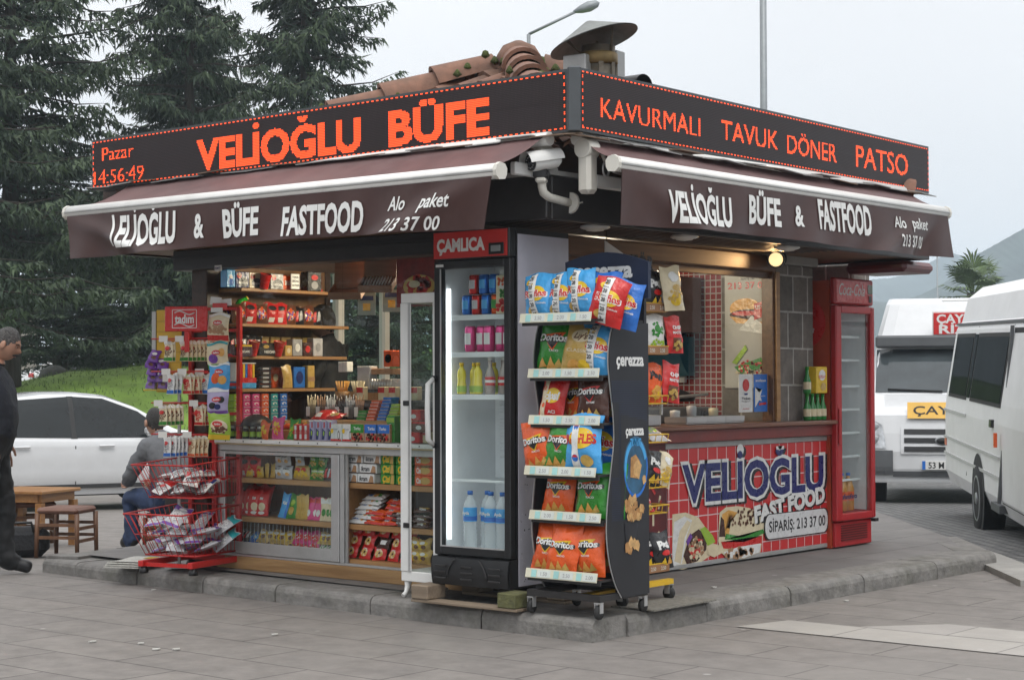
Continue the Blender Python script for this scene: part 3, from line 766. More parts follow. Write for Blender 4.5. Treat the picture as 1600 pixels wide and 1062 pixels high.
# ---------------------------------------------------------------- awnings
M_canvas = mat('awning_canvas', (.056, .027, .024), rough=.42, var=.14, scale=2.5, dirt=.25, dirtcol=(.12, .085, .08))
M_canvas_lit = mat('awning_top_canvas', (.125, .068, .066), rough=.6, var=.25, scale=4, dirt=.4, dirtcol=(.2, .15, .14))  # sky light on the sloping top put into a paler copy of the canvas
M_canvas.node_tree.nodes['Principled BSDF'].inputs['Specular IOR Level'].default_value = .3
M_letter = mat('white_letter', (.74, .74, .72), rough=.5, var=.04)
M_bar = mat('awning_bar', (.78, .77, .74), rough=.35, var=.05, dirt=.2, dirtcol=(.5, .47, .42))
def awning(label, A, B, back, n, hL, hR, texts, folds, seed, endcut):
    """A,B: bar ends (A seen on the left); back: offset from the bar to the roller under the sign; n: outward; texts: (words, px, py, cap m, width px, bold, shear)"""
    A, B = v3(A), v3(B); n = v3(n); ex = B-A; Ln = np.linalg.norm(ex); ex /= Ln
    root = thing('awning', label, 'awning', A)
    b = MB()
    prof = [(p[0]*.85, p[1]*.85) for p in [(-.045, -.02), (-.03, -.045), (.02, -.05), (.045, -.03), (.05, .0), (.04, .03), (.01, .048), (-.03, .04), (-.048, .015)]]
    org = v3(0, 0, 0)
    b.prism(prof, -.018, Ln+.018, M_bar, org=org, ex=n, ey=(0, 0, 1), ez=ex, smooth=True)
    b.prism([(.043, -.01), (.046, -.006), (.046, .002), (.043, .006)], -.02, Ln+.02, M_alu2, org=org, ex=n, ey=(0, 0, 1), ez=ex)
    for t in (-.03, Ln+.03): b.prism([(p[0]*1.12, p[1]*1.12) for p in prof], t-.012, t+.012, M_offw, org=org, ex=n, ey=(0, 0, 1), ez=ex)
    b.build('front_bar', root)
    def V(s, t):               # valance surface; s 0..1 along, t 0..1 down
        w = 0
        for (s0, k, amp, sl) in folds: w += amp*math.exp(-((s+sl*t-s0)/k)**2)*t
        w += .012*math.sin(s*23+seed)*t*t+.006*math.sin(s*57+seed*3+t*2)*t
        h = hL+(hR-hL)*s; h += .012*math.sin(s*6+seed)
        u = endcut[0]+(1-endcut[0]-endcut[1])*s if t > 0 else s
        u = s+(u-s)*t
        return ex*(u*Ln)+n*(.035+w+.02*t)+v3(0, 0, -.03-h*t)
    b = MB(); b.grid(lambda u, v: V(u, 1-v), 160, 14, M_canvas)
    b.grid(lambda u, v: V(1-u, 1-v)-n*.004, 160, 14, M_canvas)
    val = b.build('valance', root)
    def solve(px, py):         # valance coordinates under a point of the photograph
        r = ray(px, py); P0 = A+n*.05; t = ((P0-CAM)@n)/(r@n); p = CAM+r*t-A
        s = (p@ex)/Ln; h = hL+(hR-hL)*s
        return s, (-.03-p[2])/h
    for txt, px, py, cap, wpx, bold, shear in texts:
        s0, t0 = solve(px, py); sa, _ = solve(px-wpx/2, py); sb, _ = solve(px+wpx/2, py)
        vs, fs = text_mesh(txt, bold, shear); W = vs[:, 0].max()-vs[:, 0].min(); x0 = vs[:, 0].min()
        vs2, fs2 = refine(vs, fs, .07)
        h = hL+(hR-hL)*s0
        P = []
        for x, y, _ in vs2:
            s = sa+(x-x0)/W*(sb-sa); t = t0-(y-.345)/.69*cap/h
            P.append(V(s, min(1.0, max(0, t)))+n*.006)
        b = MB(); b.add(P, fs2, M_letter); b.build('lettering', val)
    b = MB(); bk = v3(back)     # sloping top sheet from the roller out to the bar
    b.grid(lambda u, v: ex*(u*Ln+(.05*(1-2*u))*(1-v))+bk*(1-v)+v3(0, 0, .03-.05*math.sin(PI*v)*(.6+.2*math.sin(u*9+seed))), 60, 8, M_canvas_lit)
    b.build('canvas', root)
    b = MB(); b.tube([bk+ex*.03, bk+ex*(Ln-.03)], .04, M_bar, n=10); b.build('roller', root)
    for t in (.10, .9):
        b = MB(); p0 = bk+ex*(Ln*t)-v3(0, 0, .14); p2 = ex*(Ln*(t+(.02 if t < .5 else -.02)))-v3(0, 0, .02); p1 = (p0+p2)/2+ex*(.3 if t < .5 else -.3)-v3(0, 0, .05)
        b.bar(p0, p1, .05, .035, M_white); b.bar(p1, p2, .045, .03, M_white); b.lathe([(.035, -.03), (.035, .03)], M_white, c=p1)
        b.build('folding_arm', root)
    return root
awning('dark brown awning with a small folded first letter, over the sweets counter', (-.95, 2.985, 2.512), (-.95, -.70, 2.500), (.50, 0, .225), (-1, 0, 0), .272, .268,
       [('ELİOĞLU', 228, 357, .185, 88, .035, .08), ('I', 177, 359, .185, 9, .03, -.35), ('&', 308, 352, .145, 16, .03, 0), ('BÜFE', 374, 347, .165, 58, .035, 0), ('FASTFOOD', 505, 341, .165, 128, .035, 0), ('Alo', 622, 315, .075, 27, .018, .1), ('paket', 684, 309, .075, 47, .018, .15), ('213 37 00', 651, 347, .07, 89, .018, .25)],
       [(.02, .045, .07, -.2), (.125, .018, .02, -.03), (.95, .04, .07, .12)], 1.3, (.02, .012))
awning('dark brown awning over the serving hatch, its phone number creased at the end', (-.36, -1.06, 2.565), (3.55, -1.06, 2.575), (0, .30, .165), (0, -1, 0), .305, .285,
       [('VELİOĞLU', 1094, 329, .17, 100, .035, -.02), ('BÜFE', 1196, 332, .165, 48, .035, 0), ('&', 1249, 339, .125, 13, .03, 0), ('FASTFOOD', 1320, 341, .175, 82, .035, -.02), ('Alo', 1406, 348, .07, 17, .018, 0), ('paket', 1437, 351, .07, 26, .018, 0), ('213 37 00', 1423, 377, .075, 40, .018, .1)],
       [(.06, .05, .045, -.12), (.92, .035, .03, .18), (.97, .02, -.03, .1)], 2.9, (-.01, -.012))
def _arm_ends():
    r = thing('awning_crank', 'white awning gearbox with a hanging ring beside the hatch awning', 'awning gear', tuple(atD(918, 258, 9.78)))
    b = MB(); b.lathe([(.055, -.05), (.06, -.03), (.06, .03), (.055, .05)], M_offw, c=(0, 0, .09), axis='X', n=18); b.bb(-.045, .045, -.045, .045, -.16, .08, M_offw, bev=.02); b.build('gearbox', r)
    b = MB(); b.bb(.05, .55, -.03, .02, -.12, -.05, M_white, bev=.006); b.build('bracket', r)
    b = MB(); b.tube([(.09+.028*math.cos(t), -.06, -.02+.04*math.sin(t)) for t in np.linspace(0, 2*PI, 17)[:-1]], .006, M_alu, closed=True, n=6); b.tube([(.09, -.06, .02), (.08, -.03, .09)], .012, M_offw); b.build('ring', r)
    r = thing('awning_gear', 'round white awning end cap behind the security camera', 'awning gear', tuple(atD(851, 232, 9.85)))
    b = MB(); b.lathe([(.05, -.03), (.06, -.015), (.06, .03)], M_offw, axis='Y', n=18); b.build('end_cap', r)
    b = MB(); b.bb(-.28, .1, -.02, .02, -.17, -.10, M_white, bev=.006); b.bb(-.02, .02, -.02, .02, -.12, -.03, M_offw); b.build('bracket', r)
_arm_ends()
def _camera():
    r = thing('security_camera', 'white bullet security camera on an elbow bracket at the kiosk corner', 'security camera', (-.44, -.64, 2.36))
    fl = v3(*(atD(890, 317, 9.95))); e = v3(*(atD(858, 309, 9.80))); t = v3(*(atD(847, 292, 9.75))); up = v3(*(atD(846, 275, 9.75)))
    o = v3(-.44, -.64, 2.36)
    b = MB(); b.tube([fl-o, (fl*.6+e*.4)-o, e-o-v3(0, 0, -.002), (e*.35+t*.65)-o+v3(-.01, 0, -.012), t-o, up-o], .024, M_offw, n=12); d = (fl-e)/np.linalg.norm(fl-e)
    u = np.cross(d, (0, 0, 1)); u /= np.linalg.norm(u); b.lathe([(.06, -.006), (.062, .012), (.05, .018)], M_offw, c=fl-o, n=20, axis=(u, np.cross(d, u), d)); b.build('bracket', r)
    c = v3(*atD(846, 252, 9.72))-o; look = -CR*.80-CF*.55-v3(0, 0, .16); look /= np.linalg.norm(look); rr = np.cross(look, (0, 0, 1)); rr /= np.linalg.norm(rr); uu = np.cross(rr, look)
    fr = (rr, uu, look)
    b = MB(); b.lathe([(.03, -.12), (.045, -.10), (.05, -.06), (.05, .065), (.046, .07)], M_white, c=c, n=20, axis=fr)
    b.grid(lambda a, v: c+look*(-.12+.23*v)+rr*.060*math.cos(PI*a)+uu*.062*math.sin(PI*a), 14, 3, M_white)
    b.build('housing', r)
    b = MB(); b.lathe([(.046, .0), (.046, .012), (.04, .014), (.036, .008)], M_black, c=c+look*.066, n=20, axis=fr); b.lathe([(.02, 0), (.018, .012), (.0, .016)], mat('lens_glass', (.02, .02, .03), rough=.08), c=c+look*.07, n=16, axis=fr)
    for k in range(12): a = k*2*PI/12; b.lathe([(.004, 0), (.003, .005), (0, .006)], M_alu, c=c+look*.078+rr*.031*math.cos(a)+uu*.031*math.sin(a), n=6, axis=fr)
    b.build('lens', r)
    b = MB(); b.box(up-o+v3(0, 0, .01), (.085, .085, .055), M_black, rz=R(30), bev=.012); b.box(up-o+v3(0, 0, -.025), (.09, .06, .03), M_offw, rz=R(30), bev=.01); b.build('swivel_base', r)
    b = MB(); b.tube([fl-o, fl-o+CR*.03-v3(0, 0, .008), fl-o+CR*.075+v3(0, 0, .004)], .005, M_offw, n=6); b.build('cable', r)
_camera()
def _chimney():
    p = atD(935, 108, 11.0); r = thing('chimney', 'tilted tin rain cap on a rusty flue pipe above the roof', 'chimney', (p[0], p[1], 2.9))
    M_rust = mat('flue_steel', (.16, .14, .11), rough=.6, metal=.4, var=.4, scale=9, dirt=.7, dirtcol=(.12, .07, .03)); M_cap = mat('cap_sheet', (.20, .21, .2), rough=.55, metal=.45, var=.3, dirt=.4, dirtcol=(.1, .1, .08))
    z0 = p[2]-2.9
    b = MB(); b.lathe([(.105, -.5), (.105, z0+.14)], M_rust, n=20); b.lathe([(.11, z0+.02), (.122, z0+.03), (.122, z0+.09), (.11, z0+.1)], mat('brass_band', (.22, .15, .06), rough=.5, metal=.5, var=.4), n=20)
    for k in range(8): a = k*PI/4; b.box((.113*math.cos(a), .113*math.sin(a), z0-.05), (.012, .03, .2), M_rust, rz=a)
    b.build('flue_pipe', r)
    b = MB(); bx = atD(905, 104, 10.95)-v3(p[0], p[1], 2.9); b.box(bx, (.13, .16, .13), M_alu2, rz=R(8), bev=.006); b.build('sheet_casing', r); b = MB(); bx = atD(958, 106, 11.2)-v3(p[0], p[1], 2.9); b.box(bx, (.10, .12, .2), M_alu2, rz=R(4), bev=.006); b.build('sheet_casing', r)
    b = MB(); ti = Matrix.Rotation(R(-17), 3, Vector(CF)) @ Matrix.Rotation(R(-5), 3, Vector(CR))
    c = atD(924, 52, 11.0)-v3(p[0], p[1], 2.9)
    def C(rad, h, a): return c+np.array(ti @ Vector((rad*math.cos(a), rad*math.sin(a), h)))
    n = 30
    for lo in (0, -.006):
        vs = [C(.285, -.055+lo, 2*PI*k/n) for k in range(n)]+[C(.02, .075+lo, 2*PI*k/n) for k in range(n)]
        b.add(vs, [(k, (k+1) % n, n+(k+1) % n, n+k) if lo == 0 else (k, n+k, n+(k+1) % n, (k+1) % n) for k in range(n)], M_cap, False)
    b.build('rain_cap', r)
    b = MB()
    for a in (.5, 2.6, 4.7): b.tube([(.1*math.cos(a), .1*math.sin(a), z0+.08), C(.17, -.02, a)], .008, M_rust, n=6)
    b.build('stay', r); b = MB(); b.tube([atD(958, 112, 11.05)-v3(p[0], p[1], 2.9), atD(949, 86, 11.0)-v3(p[0], p[1], 2.9)], .012, M_alu, n=6); b.build('stay', r)
    q = atD(987, 121, 11.3); r = thing('vent_cowl', 'small black curved vent cover peeping over the LED sign', 'vent', (q[0], q[1], 2.9)); b = MB(); h = q[2]-2.9
    b.grid(lambda u, v: (.09*math.cos(PI*u), -.1+.2*v, h-.06+.07*math.sin(PI*u)), 10, 2, M_black); b.bb(-.09, .09, -.1, .1, -.6, h-.062, M_black); b.build('hood', r)
_chimney()
# ================================================================ PACKAGES
C = dict(white=(.74, .74, .72), black=(.015, .015, .017), red=(.56, .022, .02), orange=(.72, .105, .018), green=(.035, .24, .03), blue=(.03, .16, .55), sky=(.07, .36, .72), yellow=(.75, .50, .03), cream=(.72, .62, .42), purple=(.16, .05, .32), pink=(.70, .08, .26), brown=(.13, .05, .025), gold=(.55, .36, .09), navy=(.02, .03, .14), grey=(.32, .32, .33), silver=(.5, .5, .52), lime=(.32, .5, .05), teal=(.03, .30, .32), choc=(.06, .022, .014), chip=(.70, .36, .08), nut=(.42, .24, .13), lilac=(.45, .40, .60))
def fm(c, rough=.3):
    return mat('film_'+c, C[c], rough=rough*.8, var=.07, scale=20, bump=.35, bscale=24)
def bag_mesh(name, w, h, t, base, decals=(), seed=0, seal=.05, nx=14, ny=18, back=None, top=None, wr=1):
    """a filled pillow pack: bulging front and back, flat crimped seals, creases; printing lies on the front"""
    rg = random.Random(seed); ph = [rg.uniform(0, 6.28) for _ in range(8)]
    def D(u, v):                 # half thickness
        e = max(0, 1-abs(u)**2.4)**.62; q = min(1, max(0, (v-seal)/(1-2*seal)))
        a = math.sin(PI*q)**.55 if 0 < q < 1 else 0
        k = t/2*e*a
        k *= 1+.10*math.sin(ph[0]+u*2.1+v*5)+.06*math.sin(ph[1]+v*11-u*4)
        crease = .006*wr*(math.sin(ph[2]+u*9+v*3)*(abs(v-.5)*2)**2+.7*math.sin(ph[3]+u*14-v*8)*(abs(v-.5)*2)+.6*math.sin(ph[4]+v*19+u*5)*abs(u))
        return max(.0012, k+crease*a)
    def XZ(u, v):
        pinch = 1-.05*math.sin(PI*v)+.02*math.sin(ph[5]+v*7)
        z = h*v+(.008*math.sin(ph[6]+u*3) if v > .9 else 0)
        return u*w/2*pinch+.006*math.sin(ph[7]+v*4), z
    def F(u, v, lift=0):
        x, z = XZ(u, v); return (x, -D(u, v)-lift, z)
    def B(u, v): x, z = XZ(u, v); return (x, D(u, v)*.8, z)
    b = MB()
    def Vv(j): return j/ny
    vs = [F(2*i/nx-1, j/ny) for j in range(ny+1) for i in range(nx+1)]
    fs = []
    b.add(vs, [], fm(base))
    for j in range(ny):
        mm = fm(base)
        v = (j+.5)/ny
        if top and v > 1-top[1]: mm = fm(top[0])
        for i in range(nx):
            b.f.append([j*(nx+1)+i, j*(nx+1)+i+1, (j+1)*(nx+1)+i+1, (j+1)*(nx+1)+i]); b.m.append(b.mi(mm)); b.sm.append(True)
    vs = [B(1-2*i/nx, j/ny) for j in range(ny+1) for i in range(nx+1)]
    b.add(vs, [(j*(nx+1)+i, j*(nx+1)+i+1, (j+1)*(nx+1)+i+1, (j+1)*(nx+1)+i) for j in range(ny) for i in range(nx)], fm(back or base), True)
    put_decals(b, decals, w, h, lambda x, y, l: F(max(-.99, min(.99, x)), max(.002, min(.998, y)), l))
    return b
def put_decals(b, decals, w, h, surf):
    lift = .0015
    for d in decals:
        lift += .0004; k = d[0]; m = fm(d[1], .35)
        if k == 'ell':
            _, _, cx, cy, rx, ry = d[:6]; n = 22
            vs = [(cx, cy, 0)]+[(cx+rx*math.cos(2*PI*i/n), cy+ry*math.sin(2*PI*i/n), 0) for i in range(n)]; fs = [(0, 1+i, 1+(i+1) % n) for i in range(n)]
        elif k == 'poly':
            P = d[2]; vs = [(*p, 0) for p in P]; fs = [tuple(range(len(P)))]
        elif k == 'band':
            y0, y1 = d[2:4]; n = 12; vs = [(-.98+1.96*i/n, y, 0) for y in (y0, y1) for i in range(n+1)]; fs = [(i, i+1, n+2+i, n+1+i) for i in range(n)]
        elif k == 'txt':
            _, _, s, cx, cy, cap, wid = d[:7]; bold = d[7] if len(d) > 7 else .02; sh = d[8] if len(d) > 8 else 0; rot = d[9] if len(d) > 9 else 0
            tv, fs = text_mesh(s, bold, sh); x0, x1 = tv[:, 0].min(), tv[:, 0].max()
            X = (tv[:, 0]-(x0+x1)/2)/(x1-x0)*wid*w/2; Y = (tv[:, 1]-.345)/.69*cap*h
            cr, sr = math.cos(rot), math.sin(rot)
            vs = [(cx+(x*cr-y*sr)/(w/2), cy+(x*sr+y*cr)/h, 0) for x, y in zip(X, Y)]
        elif k == 'specks':
            _, _, cx, cy, rx, ry, n, sz = d[:8]; rg = random.Random(n); vs = []; fs = []
            for i in range(n):
                a = rg.uniform(0, 6.28); r = math.sqrt(rg.random()); px, py = cx+rx*r*math.cos(a), cy+ry*r*math.sin(a); o = len(vs); t = rg.uniform(0, 6)
                for q in range(5): vs.append((px+sz*math.cos(t+q*1.257), py+sz*.5*w/h*rg.uniform(.7, 1.2)*math.sin(t+q*1.257), 0))
                fs.append(tuple(range(o, o+5)))
        V, FF = refine([(x*w/2, y*h, 0) for x, y, _ in vs], fs, max(w, h)/9)
        b.add([surf(x/(w/2), y/h, lift) for x, y, _ in V], FF, m, True)
PROTO = {}
def place(mesh_obj, loc, rot, label, cat, group=None, scale=None, used=set()):
    """the first call moves the built pack itself; later calls copy it"""
    if mesh_obj.name not in used: o = mesh_obj; used.add(o.name)
    else: o = mesh_obj.copy(); COL.objects.link(o)
    o.location = [float(k) for k in loc]; o.rotation_euler = rot
    if scale: o.scale = (scale,)*3 if not hasattr(scale, '__len__') else scale
    o['label'] = label; o['category'] = cat
    if group: o['group'] = group
    elif 'group' in o: del o['group']
    return o
def cards(kind, seed=0):
    """the printed packs, by look"""
    key = (kind, seed)
    if key in PROTO: return PROTO[key]
    tri = [(-.62, .63), (.62, .68), (.02, .36)]; tri2 = [(-.46, .61), (.46, .645), (.02, .42)]
    def dor(c, edge, sub, subc):
        return ('chip_bag', .225, .295, .095, c, [('poly', edge, tri), ('poly', 'black', tri2), ('poly', 'black', [(-.8, .53), (.78, .57), (.78, .685), (-.8, .645)]) if 0 else ('poly', 'black', [(-.3, .5), (.3, .52), (.02, .40)]),
                ('txt', 'black', 'Doritos', .03, .578, .125, 1.66, .06), ('txt', 'white', 'Doritos', .0, .585, .115, 1.55, .035), ('txt', subc, sub, .1, .37, .035, .5, .02), ('poly', 'chip', [(-.7, .09), (-.2, .11), (-.45, .25)]), ('poly', 'chip', [(-.25, .07), (.3, .10), (-.02, .28)]), ('poly', 'gold', [(.1, .08), (.66, .12), (.45, .25)])])
    def ruf(c, promo=True):
        L = [('ell', 'yellow', .1, .55, .62, .17), ('txt', 'white', 'Ruffles', .04, .545, .15, 1.6, .07), ('txt', 'red', 'Ruffles', .02, .55, .14, 1.52, .035), ('ell', 'gold', -.3, .2, .35, .09), ('ell', 'yellow', -.35, .8, .3, .07), ('txt', 'white', 'Originals', .42, .34, .04, .6, .02)]
        if promo:
            L += [('poly', 'white', [(-.34, .03), (.12, .03), (.02, .97), (-.44, .97)])]
            for q in range(5): L += [('txt', 'black', '20', -.14-.035*q, .12+q*.19, .075, .27, .03), ('txt', 'black', 'BEDAVA', -.17-.035*q, .205+q*.19, .025, .36, .02)]
        return ('chip_bag', .205, .27, .085, c, L)
    T = {
        'dor_orange': dor('orange', 'yellow', 'NACHO', 'white'), 'dor_green': dor('green', 'orange', 'TACO', 'white'), 'dor_red': dor('choc', 'red', 'EXTREME', 'white'),
        'ruf_blue': ruf('sky'), 'ruf_blue2': ruf('blue', False), 'ruf_red': ruf('red'),
        'pep_blue': ('chip_bag', .215, .265, .085, 'sky', [('ell', 'yellow', .15, .58, .65, .18), ('txt', 'red', 'RUFFLES', .1, .57, .15, 1.6, .04), ('poly', 'white', [(-.35, .06), (.02, .06), (.02, .95), (-.35, .95)]), ('ell', 'blue', -.17, .78, .14, .06), ('ell', 'blue', -.17, .25, .14, .06), ('poly', 'red', [(-.3, .79), (-.04, .79), (-.1, .83), (-.24, .83)]), ('poly', 'red', [(-.3, .26), (-.04, .26), (-.1, .30), (-.24, .30)]), ('ell', 'gold', .4, .2, .3, .1)]),
        'classic': ('chip_bag', .21, .25, .09, 'gold', [('ell', 'cream', 0, .72, .5, .13), ('txt', 'brown', "Lay's", 0, .72, .12, .7, .03, .2), ('txt', 'cream', 'CLASSIC', 0, .43, .06, 1.2, .02), ('ell', 'chip', -.2, .14, .4, .12), ('ell', 'yellow', .35, .17, .3, .1)]),
        'cips_red': ('chip_bag', .175, .26, .075, 'red', [('ell', 'yellow', .15, .55, .6, .16), ('txt', 'white', 'cipsi', .12, .55, .16, 1.2, .05, .15), ('poly', 'cream', [(-.75, .03), (-.3, .03), (-.3, .95), (-.75, .95)]), ('ell', 'orange', -.52, .7, .13, .05), ('ell', 'orange', -.52, .35, .13, .05), ('txt', 'white', 'ACI', .2, .22, .06, .6, .03)]),
        'pat_black': ('chip_bag', .17, .24, .07, 'black', [('txt', 'white', 'Pat', 0, .66, .2, 1.3, .06, .1), ('ell', 'red', .1, .44, .5, .07), ('poly', 'yellow', [(-.7, .1), (.1, .08), (-.2, .32)]), ('poly', 'chip', [(.0, .1), (.7, .14), (.3, .34)])]),
        'cream_bag': ('chip_bag', .17, .25, .07, 'cream', [('ell', 'yellow', .0, .25, .6, .15), ('ell', 'gold', .15, .5, .5, .08), ('ell', 'white', 0, .75, .5, .12), ('specks', 'gold', 0, .3, .7, .2, 20, .13)]),
        'herb_bag': ('chip_bag', .18, .25, .07, 'white', [('specks', 'green', .0, .6, .6, .22, 26, .13), ('specks', 'lime', 0, .2, .7, .15, 30, .12), ('ell', 'green', -.1, .62, .3, .1)]),
        'chipmas': ('chip_bag', .16, .25, .07, 'red', [('poly', 'brown', [(-.6, .1), (.6, .1), (.6, .4), (-.6, .4)]), ('txt', 'white', 'CHIP', .1, .68, .1, 1.1, .04), ('txt', 'white', 'MASTER', .1, .54, .07, 1.2, .03), ('specks', 'gold', .1, .2, .5, .12, 12, .2)]),
        'orange_pan': ('chip_bag', .17, .25, .07, 'orange', [('txt', 'black', 'Pan', 0, .68, .2, 1.4, .06, .1), ('ell', 'yellow', .2, .25, .6, .16), ('specks', 'chip', .1, .25, .5, .15, 14, .2)]),
        'grey_bag': ('chip_bag', .18, .24, .06, 'silver', [('ell', 'grey', 0, .5, .7, .3), ('specks', 'lime', 0, .5, .5, .2, 14, .15)]),
        # hanging nut packets
        'nut_green': ('nut_packet', .075, .125, .028, 'cream', [('specks', 'brown', 0, .5, .85, .26, 60, .12), ('band', 'green', .03, .2), ('ell', 'red', -.1, .66, .6, .1), ('band', 'white', .86, .97)]),
        'nut_red': ('nut_packet', .075, .125, .028, 'cream', [('specks', 'red', 0, .5, .85, .28, 70, .12), ('band', 'red', .03, .17), ('ell', 'red', -.05, .66, .55, .1), ('band', 'white', .86, .97)]),
        'nut_blue': ('nut_packet', .075, .125, .028, 'white', [('specks', 'grey', 0, .5, .85, .28, 70, .11), ('band', 'blue', .03, .2), ('ell', 'red', -.05, .68, .55, .1), ('band', 'white', .88, .97)]),
        'nut_orange': ('nut_packet', .075, .125, .028, 'cream', [('specks', 'nut', 0, .5, .85, .28, 60, .13), ('band', 'orange', .03, .16), ('ell', 'red', -.2, .68, .45, .1), ('band', 'white', .88, .97)]),
        # larger hanging fruit bags
        'fruit_red': ('fruit_bag', .135, .165, .045, 'cream', [('specks', 'nut', 0, .42, .8, .2, 40, .16), ('band', 'red', .02, .22), ('ell', 'red', 0, .68, .42, .09), ('txt', 'white', 'tadım', 0, .68, .07, .6, .03), ('band', 'white', .9, .985)]),
        'fruit_green': ('fruit_bag', .135, .165, .045, 'cream', [('ell', 'purple', -.3, .4, .45, .17), ('ell', 'chip', .5, .62, .3, .15), ('band', 'green', .02, .2), ('ell', 'red', 0, .62, .42, .09), ('txt', 'white', 'tadım', 0, .62, .07, .6, .03), ('band', 'teal', .9, .985)]),
        'fruit_blue': ('fruit_bag', .135, .165, .045, 'sky', [('ell', 'orange', -.3, .45, .4, .2), ('ell', 'chip', .35, .4, .4, .16), ('ell', 'red', 0, .7, .42, .09), ('txt', 'white', 'tadım', 0, .7, .07, .6, .03), ('band', 'white', .9, .985)]),
        'fruit_plum': ('fruit_bag', .135, .165, .045, 'lilac', [('ell', 'black', .4, .6, .3, .12), ('ell', 'black', -.4, .4, .35, .12), ('ell', 'navy', .1, .35, .3, .1), ('band', 'purple', .02, .2), ('ell', 'red', -.05, .62, .42, .09), ('txt', 'white', 'tadım', -.05, .62, .07, .6, .03), ('band', 'white', .88, .985)]),
        'fruit_yellow': ('fruit_bag', .145, .17, .05, 'lime', [('ell', 'cream', 0, .5, .8, .25), ('specks', 'brown', 0, .38, .7, .14, 40, .12), ('band', 'yellow', .02, .2), ('ell', 'red', -.1, .6, .5, .1), ('txt', 'white', 'tadım', -.1, .6, .07, .6, .03)]),
        # basket packs and small sweets
        'basket_navy': ('seed_packet', .10, .16, .035, 'white', [('band', 'navy', .6, .95), ('specks', 'grey', 0, .3, .8, .2, 60, .1), ('ell', 'red', .1, .72, .5, .09), ('band', 'black', .0, .06)]),
        'basket_red': ('seed_packet', .10, .16, .035, 'white', [('band', 'red', .55, .95), ('specks', 'grey', 0, .3, .8, .2, 60, .1), ('ell', 'red', .0, .4, .4, .08)]),
        'basket_purple': ('seed_packet', .12, .19, .04, 'silver', [('band', 'purple', .75, .96), ('band', 'purple', .02, .12), ('specks', 'white', 0, .45, .8, .22, 60, .11), ('ell', 'white', .1, .8, .5, .06)]),
        'basket_teal': ('seed_packet', .12, .19, .04, 'silver', [('band', 'teal', .7, .96), ('specks', 'white', 0, .4, .8, .25, 60, .11)]),
        'choc_purple': ('sweet_packet', .07, .10, .02, 'purple', [('ell', 'white', 0, .6, .55, .12), ('ell', 'brown', .1, .3, .5, .12)]),
        'gummy_pink': ('sweet_packet', .115, .15, .035, 'pink', [('specks', 'yellow', 0, .5, .75, .28, 22, .2), ('specks', 'orange', .1, .4, .6, .22, 12, .18)]),
        'gummy_orange': ('sweet_packet', .095, .12, .03, 'orange', [('specks', 'yellow', 0, .45, .7, .28, 16, .22)]),
        'gummy_green': ('sweet_packet', .105, .14, .03, 'green', [('poly', 'yellow', [(-.7, .3), (.6, .75), (.7, .9), (-.6, .5)]), ('specks', 'lime', 0, .4, .7, .25, 16, .2), ('ell', 'red', .2, .35, .3, .08)]),
        'red_sweet': ('sweet_packet', .105, .085, .04, 'red', [('ell', 'cream', 0, .48, .6, .3), ('specks', 'gold', 0, .45, .5, .22, 16, .2), ('ell', 'choc', .1, .5, .2, .1), ('txt', 'white', 'Bebeto', -.1, .8, .12, .7, .03)]),
        'brown_sweet': ('sweet_packet', .10, .08, .04, 'choc', [('poly', 'white', [(-.3, .3), (.6, .3), (.6, .65), (-.3, .65)])]),
        'gold_sweet': ('sweet_packet', .105, .085, .04, 'gold', [('specks', 'yellow', 0, .5, .7, .3, 18, .2), ('ell', 'brown', .1, .4, .4, .15), ('ell', 'white', -.2, .7, .4, .12)]),
        'pink_sweet': ('sweet_packet', .105, .085, .04, 'pink', [('ell', 'white', 0, .5, .5, .2), ('specks', 'red', .1, .4, .6, .25, 14, .18)]),
        'green_sweet': ('sweet_packet', .105, .085, .04, 'lime', [('ell', 'green', 0, .5, .6, .22), ('specks', 'white', 0, .45, .5, .22, 10, .14)]),
        'blue_sweet': ('sweet_packet', .105, .085, .04, 'blue', [('ell', 'sky', 0, .5, .6, .22), ('txt', 'white', 'Jel', 0, .5, .25, .5, .03)]),
        'red_biscuit': ('biscuit_pack', .10, .17, .03, 'red', [('ell', 'cream', .1, .35, .55, .16), ('ell', 'white', 0, .12, .5, .06), ('txt', 'white', 'Eti', 0, .68, .1, .5, .04)]),
        'blue_biscuit': ('biscuit_pack', .09, .17, .025, 'sky', [('txt', 'white', 'Kat', 0, .6, .12, .9, .04), ('poly', 'blue', [(.3, .02), (.9, .02), (.9, .95), (.6, .95)])]),
        'green_biscuit': ('biscuit_pack', .09, .17, .025, 'green', [('ell', 'lime', 0, .62, .5, .12), ('ell', 'gold', 0, .3, .6, .16)]),
        'rose_biscuit': ('biscuit_pack', .07, .15, .025, 'pink', [('ell', 'white', 0, .3, .5, .15), ('band', 'red', .75, .95)]),
        'pale_biscuit': ('biscuit_pack', .07, .15, .025, 'cream', [('ell', 'green', 0, .35, .5, .16), ('band', 'white', .75, .95)]),
        'snack_yellow': ('snack_pack', .11, .11, .04, 'gold', [('ell', 'red', 0, .65, .6, .14), ('specks', 'yellow', 0, .35, .7, .2, 16, .2)]),
        'snack_white': ('snack_pack', .11, .10, .04, 'silver', [('ell', 'white', 0, .55, .7, .25), ('ell', 'chip', .2, .35, .4, .14), ('txt', 'black', 'Biskrem', -.05, .75, .12, 1.2, .03)]),
        'snack_green': ('snack_pack', .11, .11, .04, 'green', [('ell', 'lime', 0, .55, .6, .2), ('txt', 'white', 'Hoşbeş', 0, .62, .14, 1.2, .03), ('specks', 'gold', .1, .3, .6, .15, 12, .2)]),
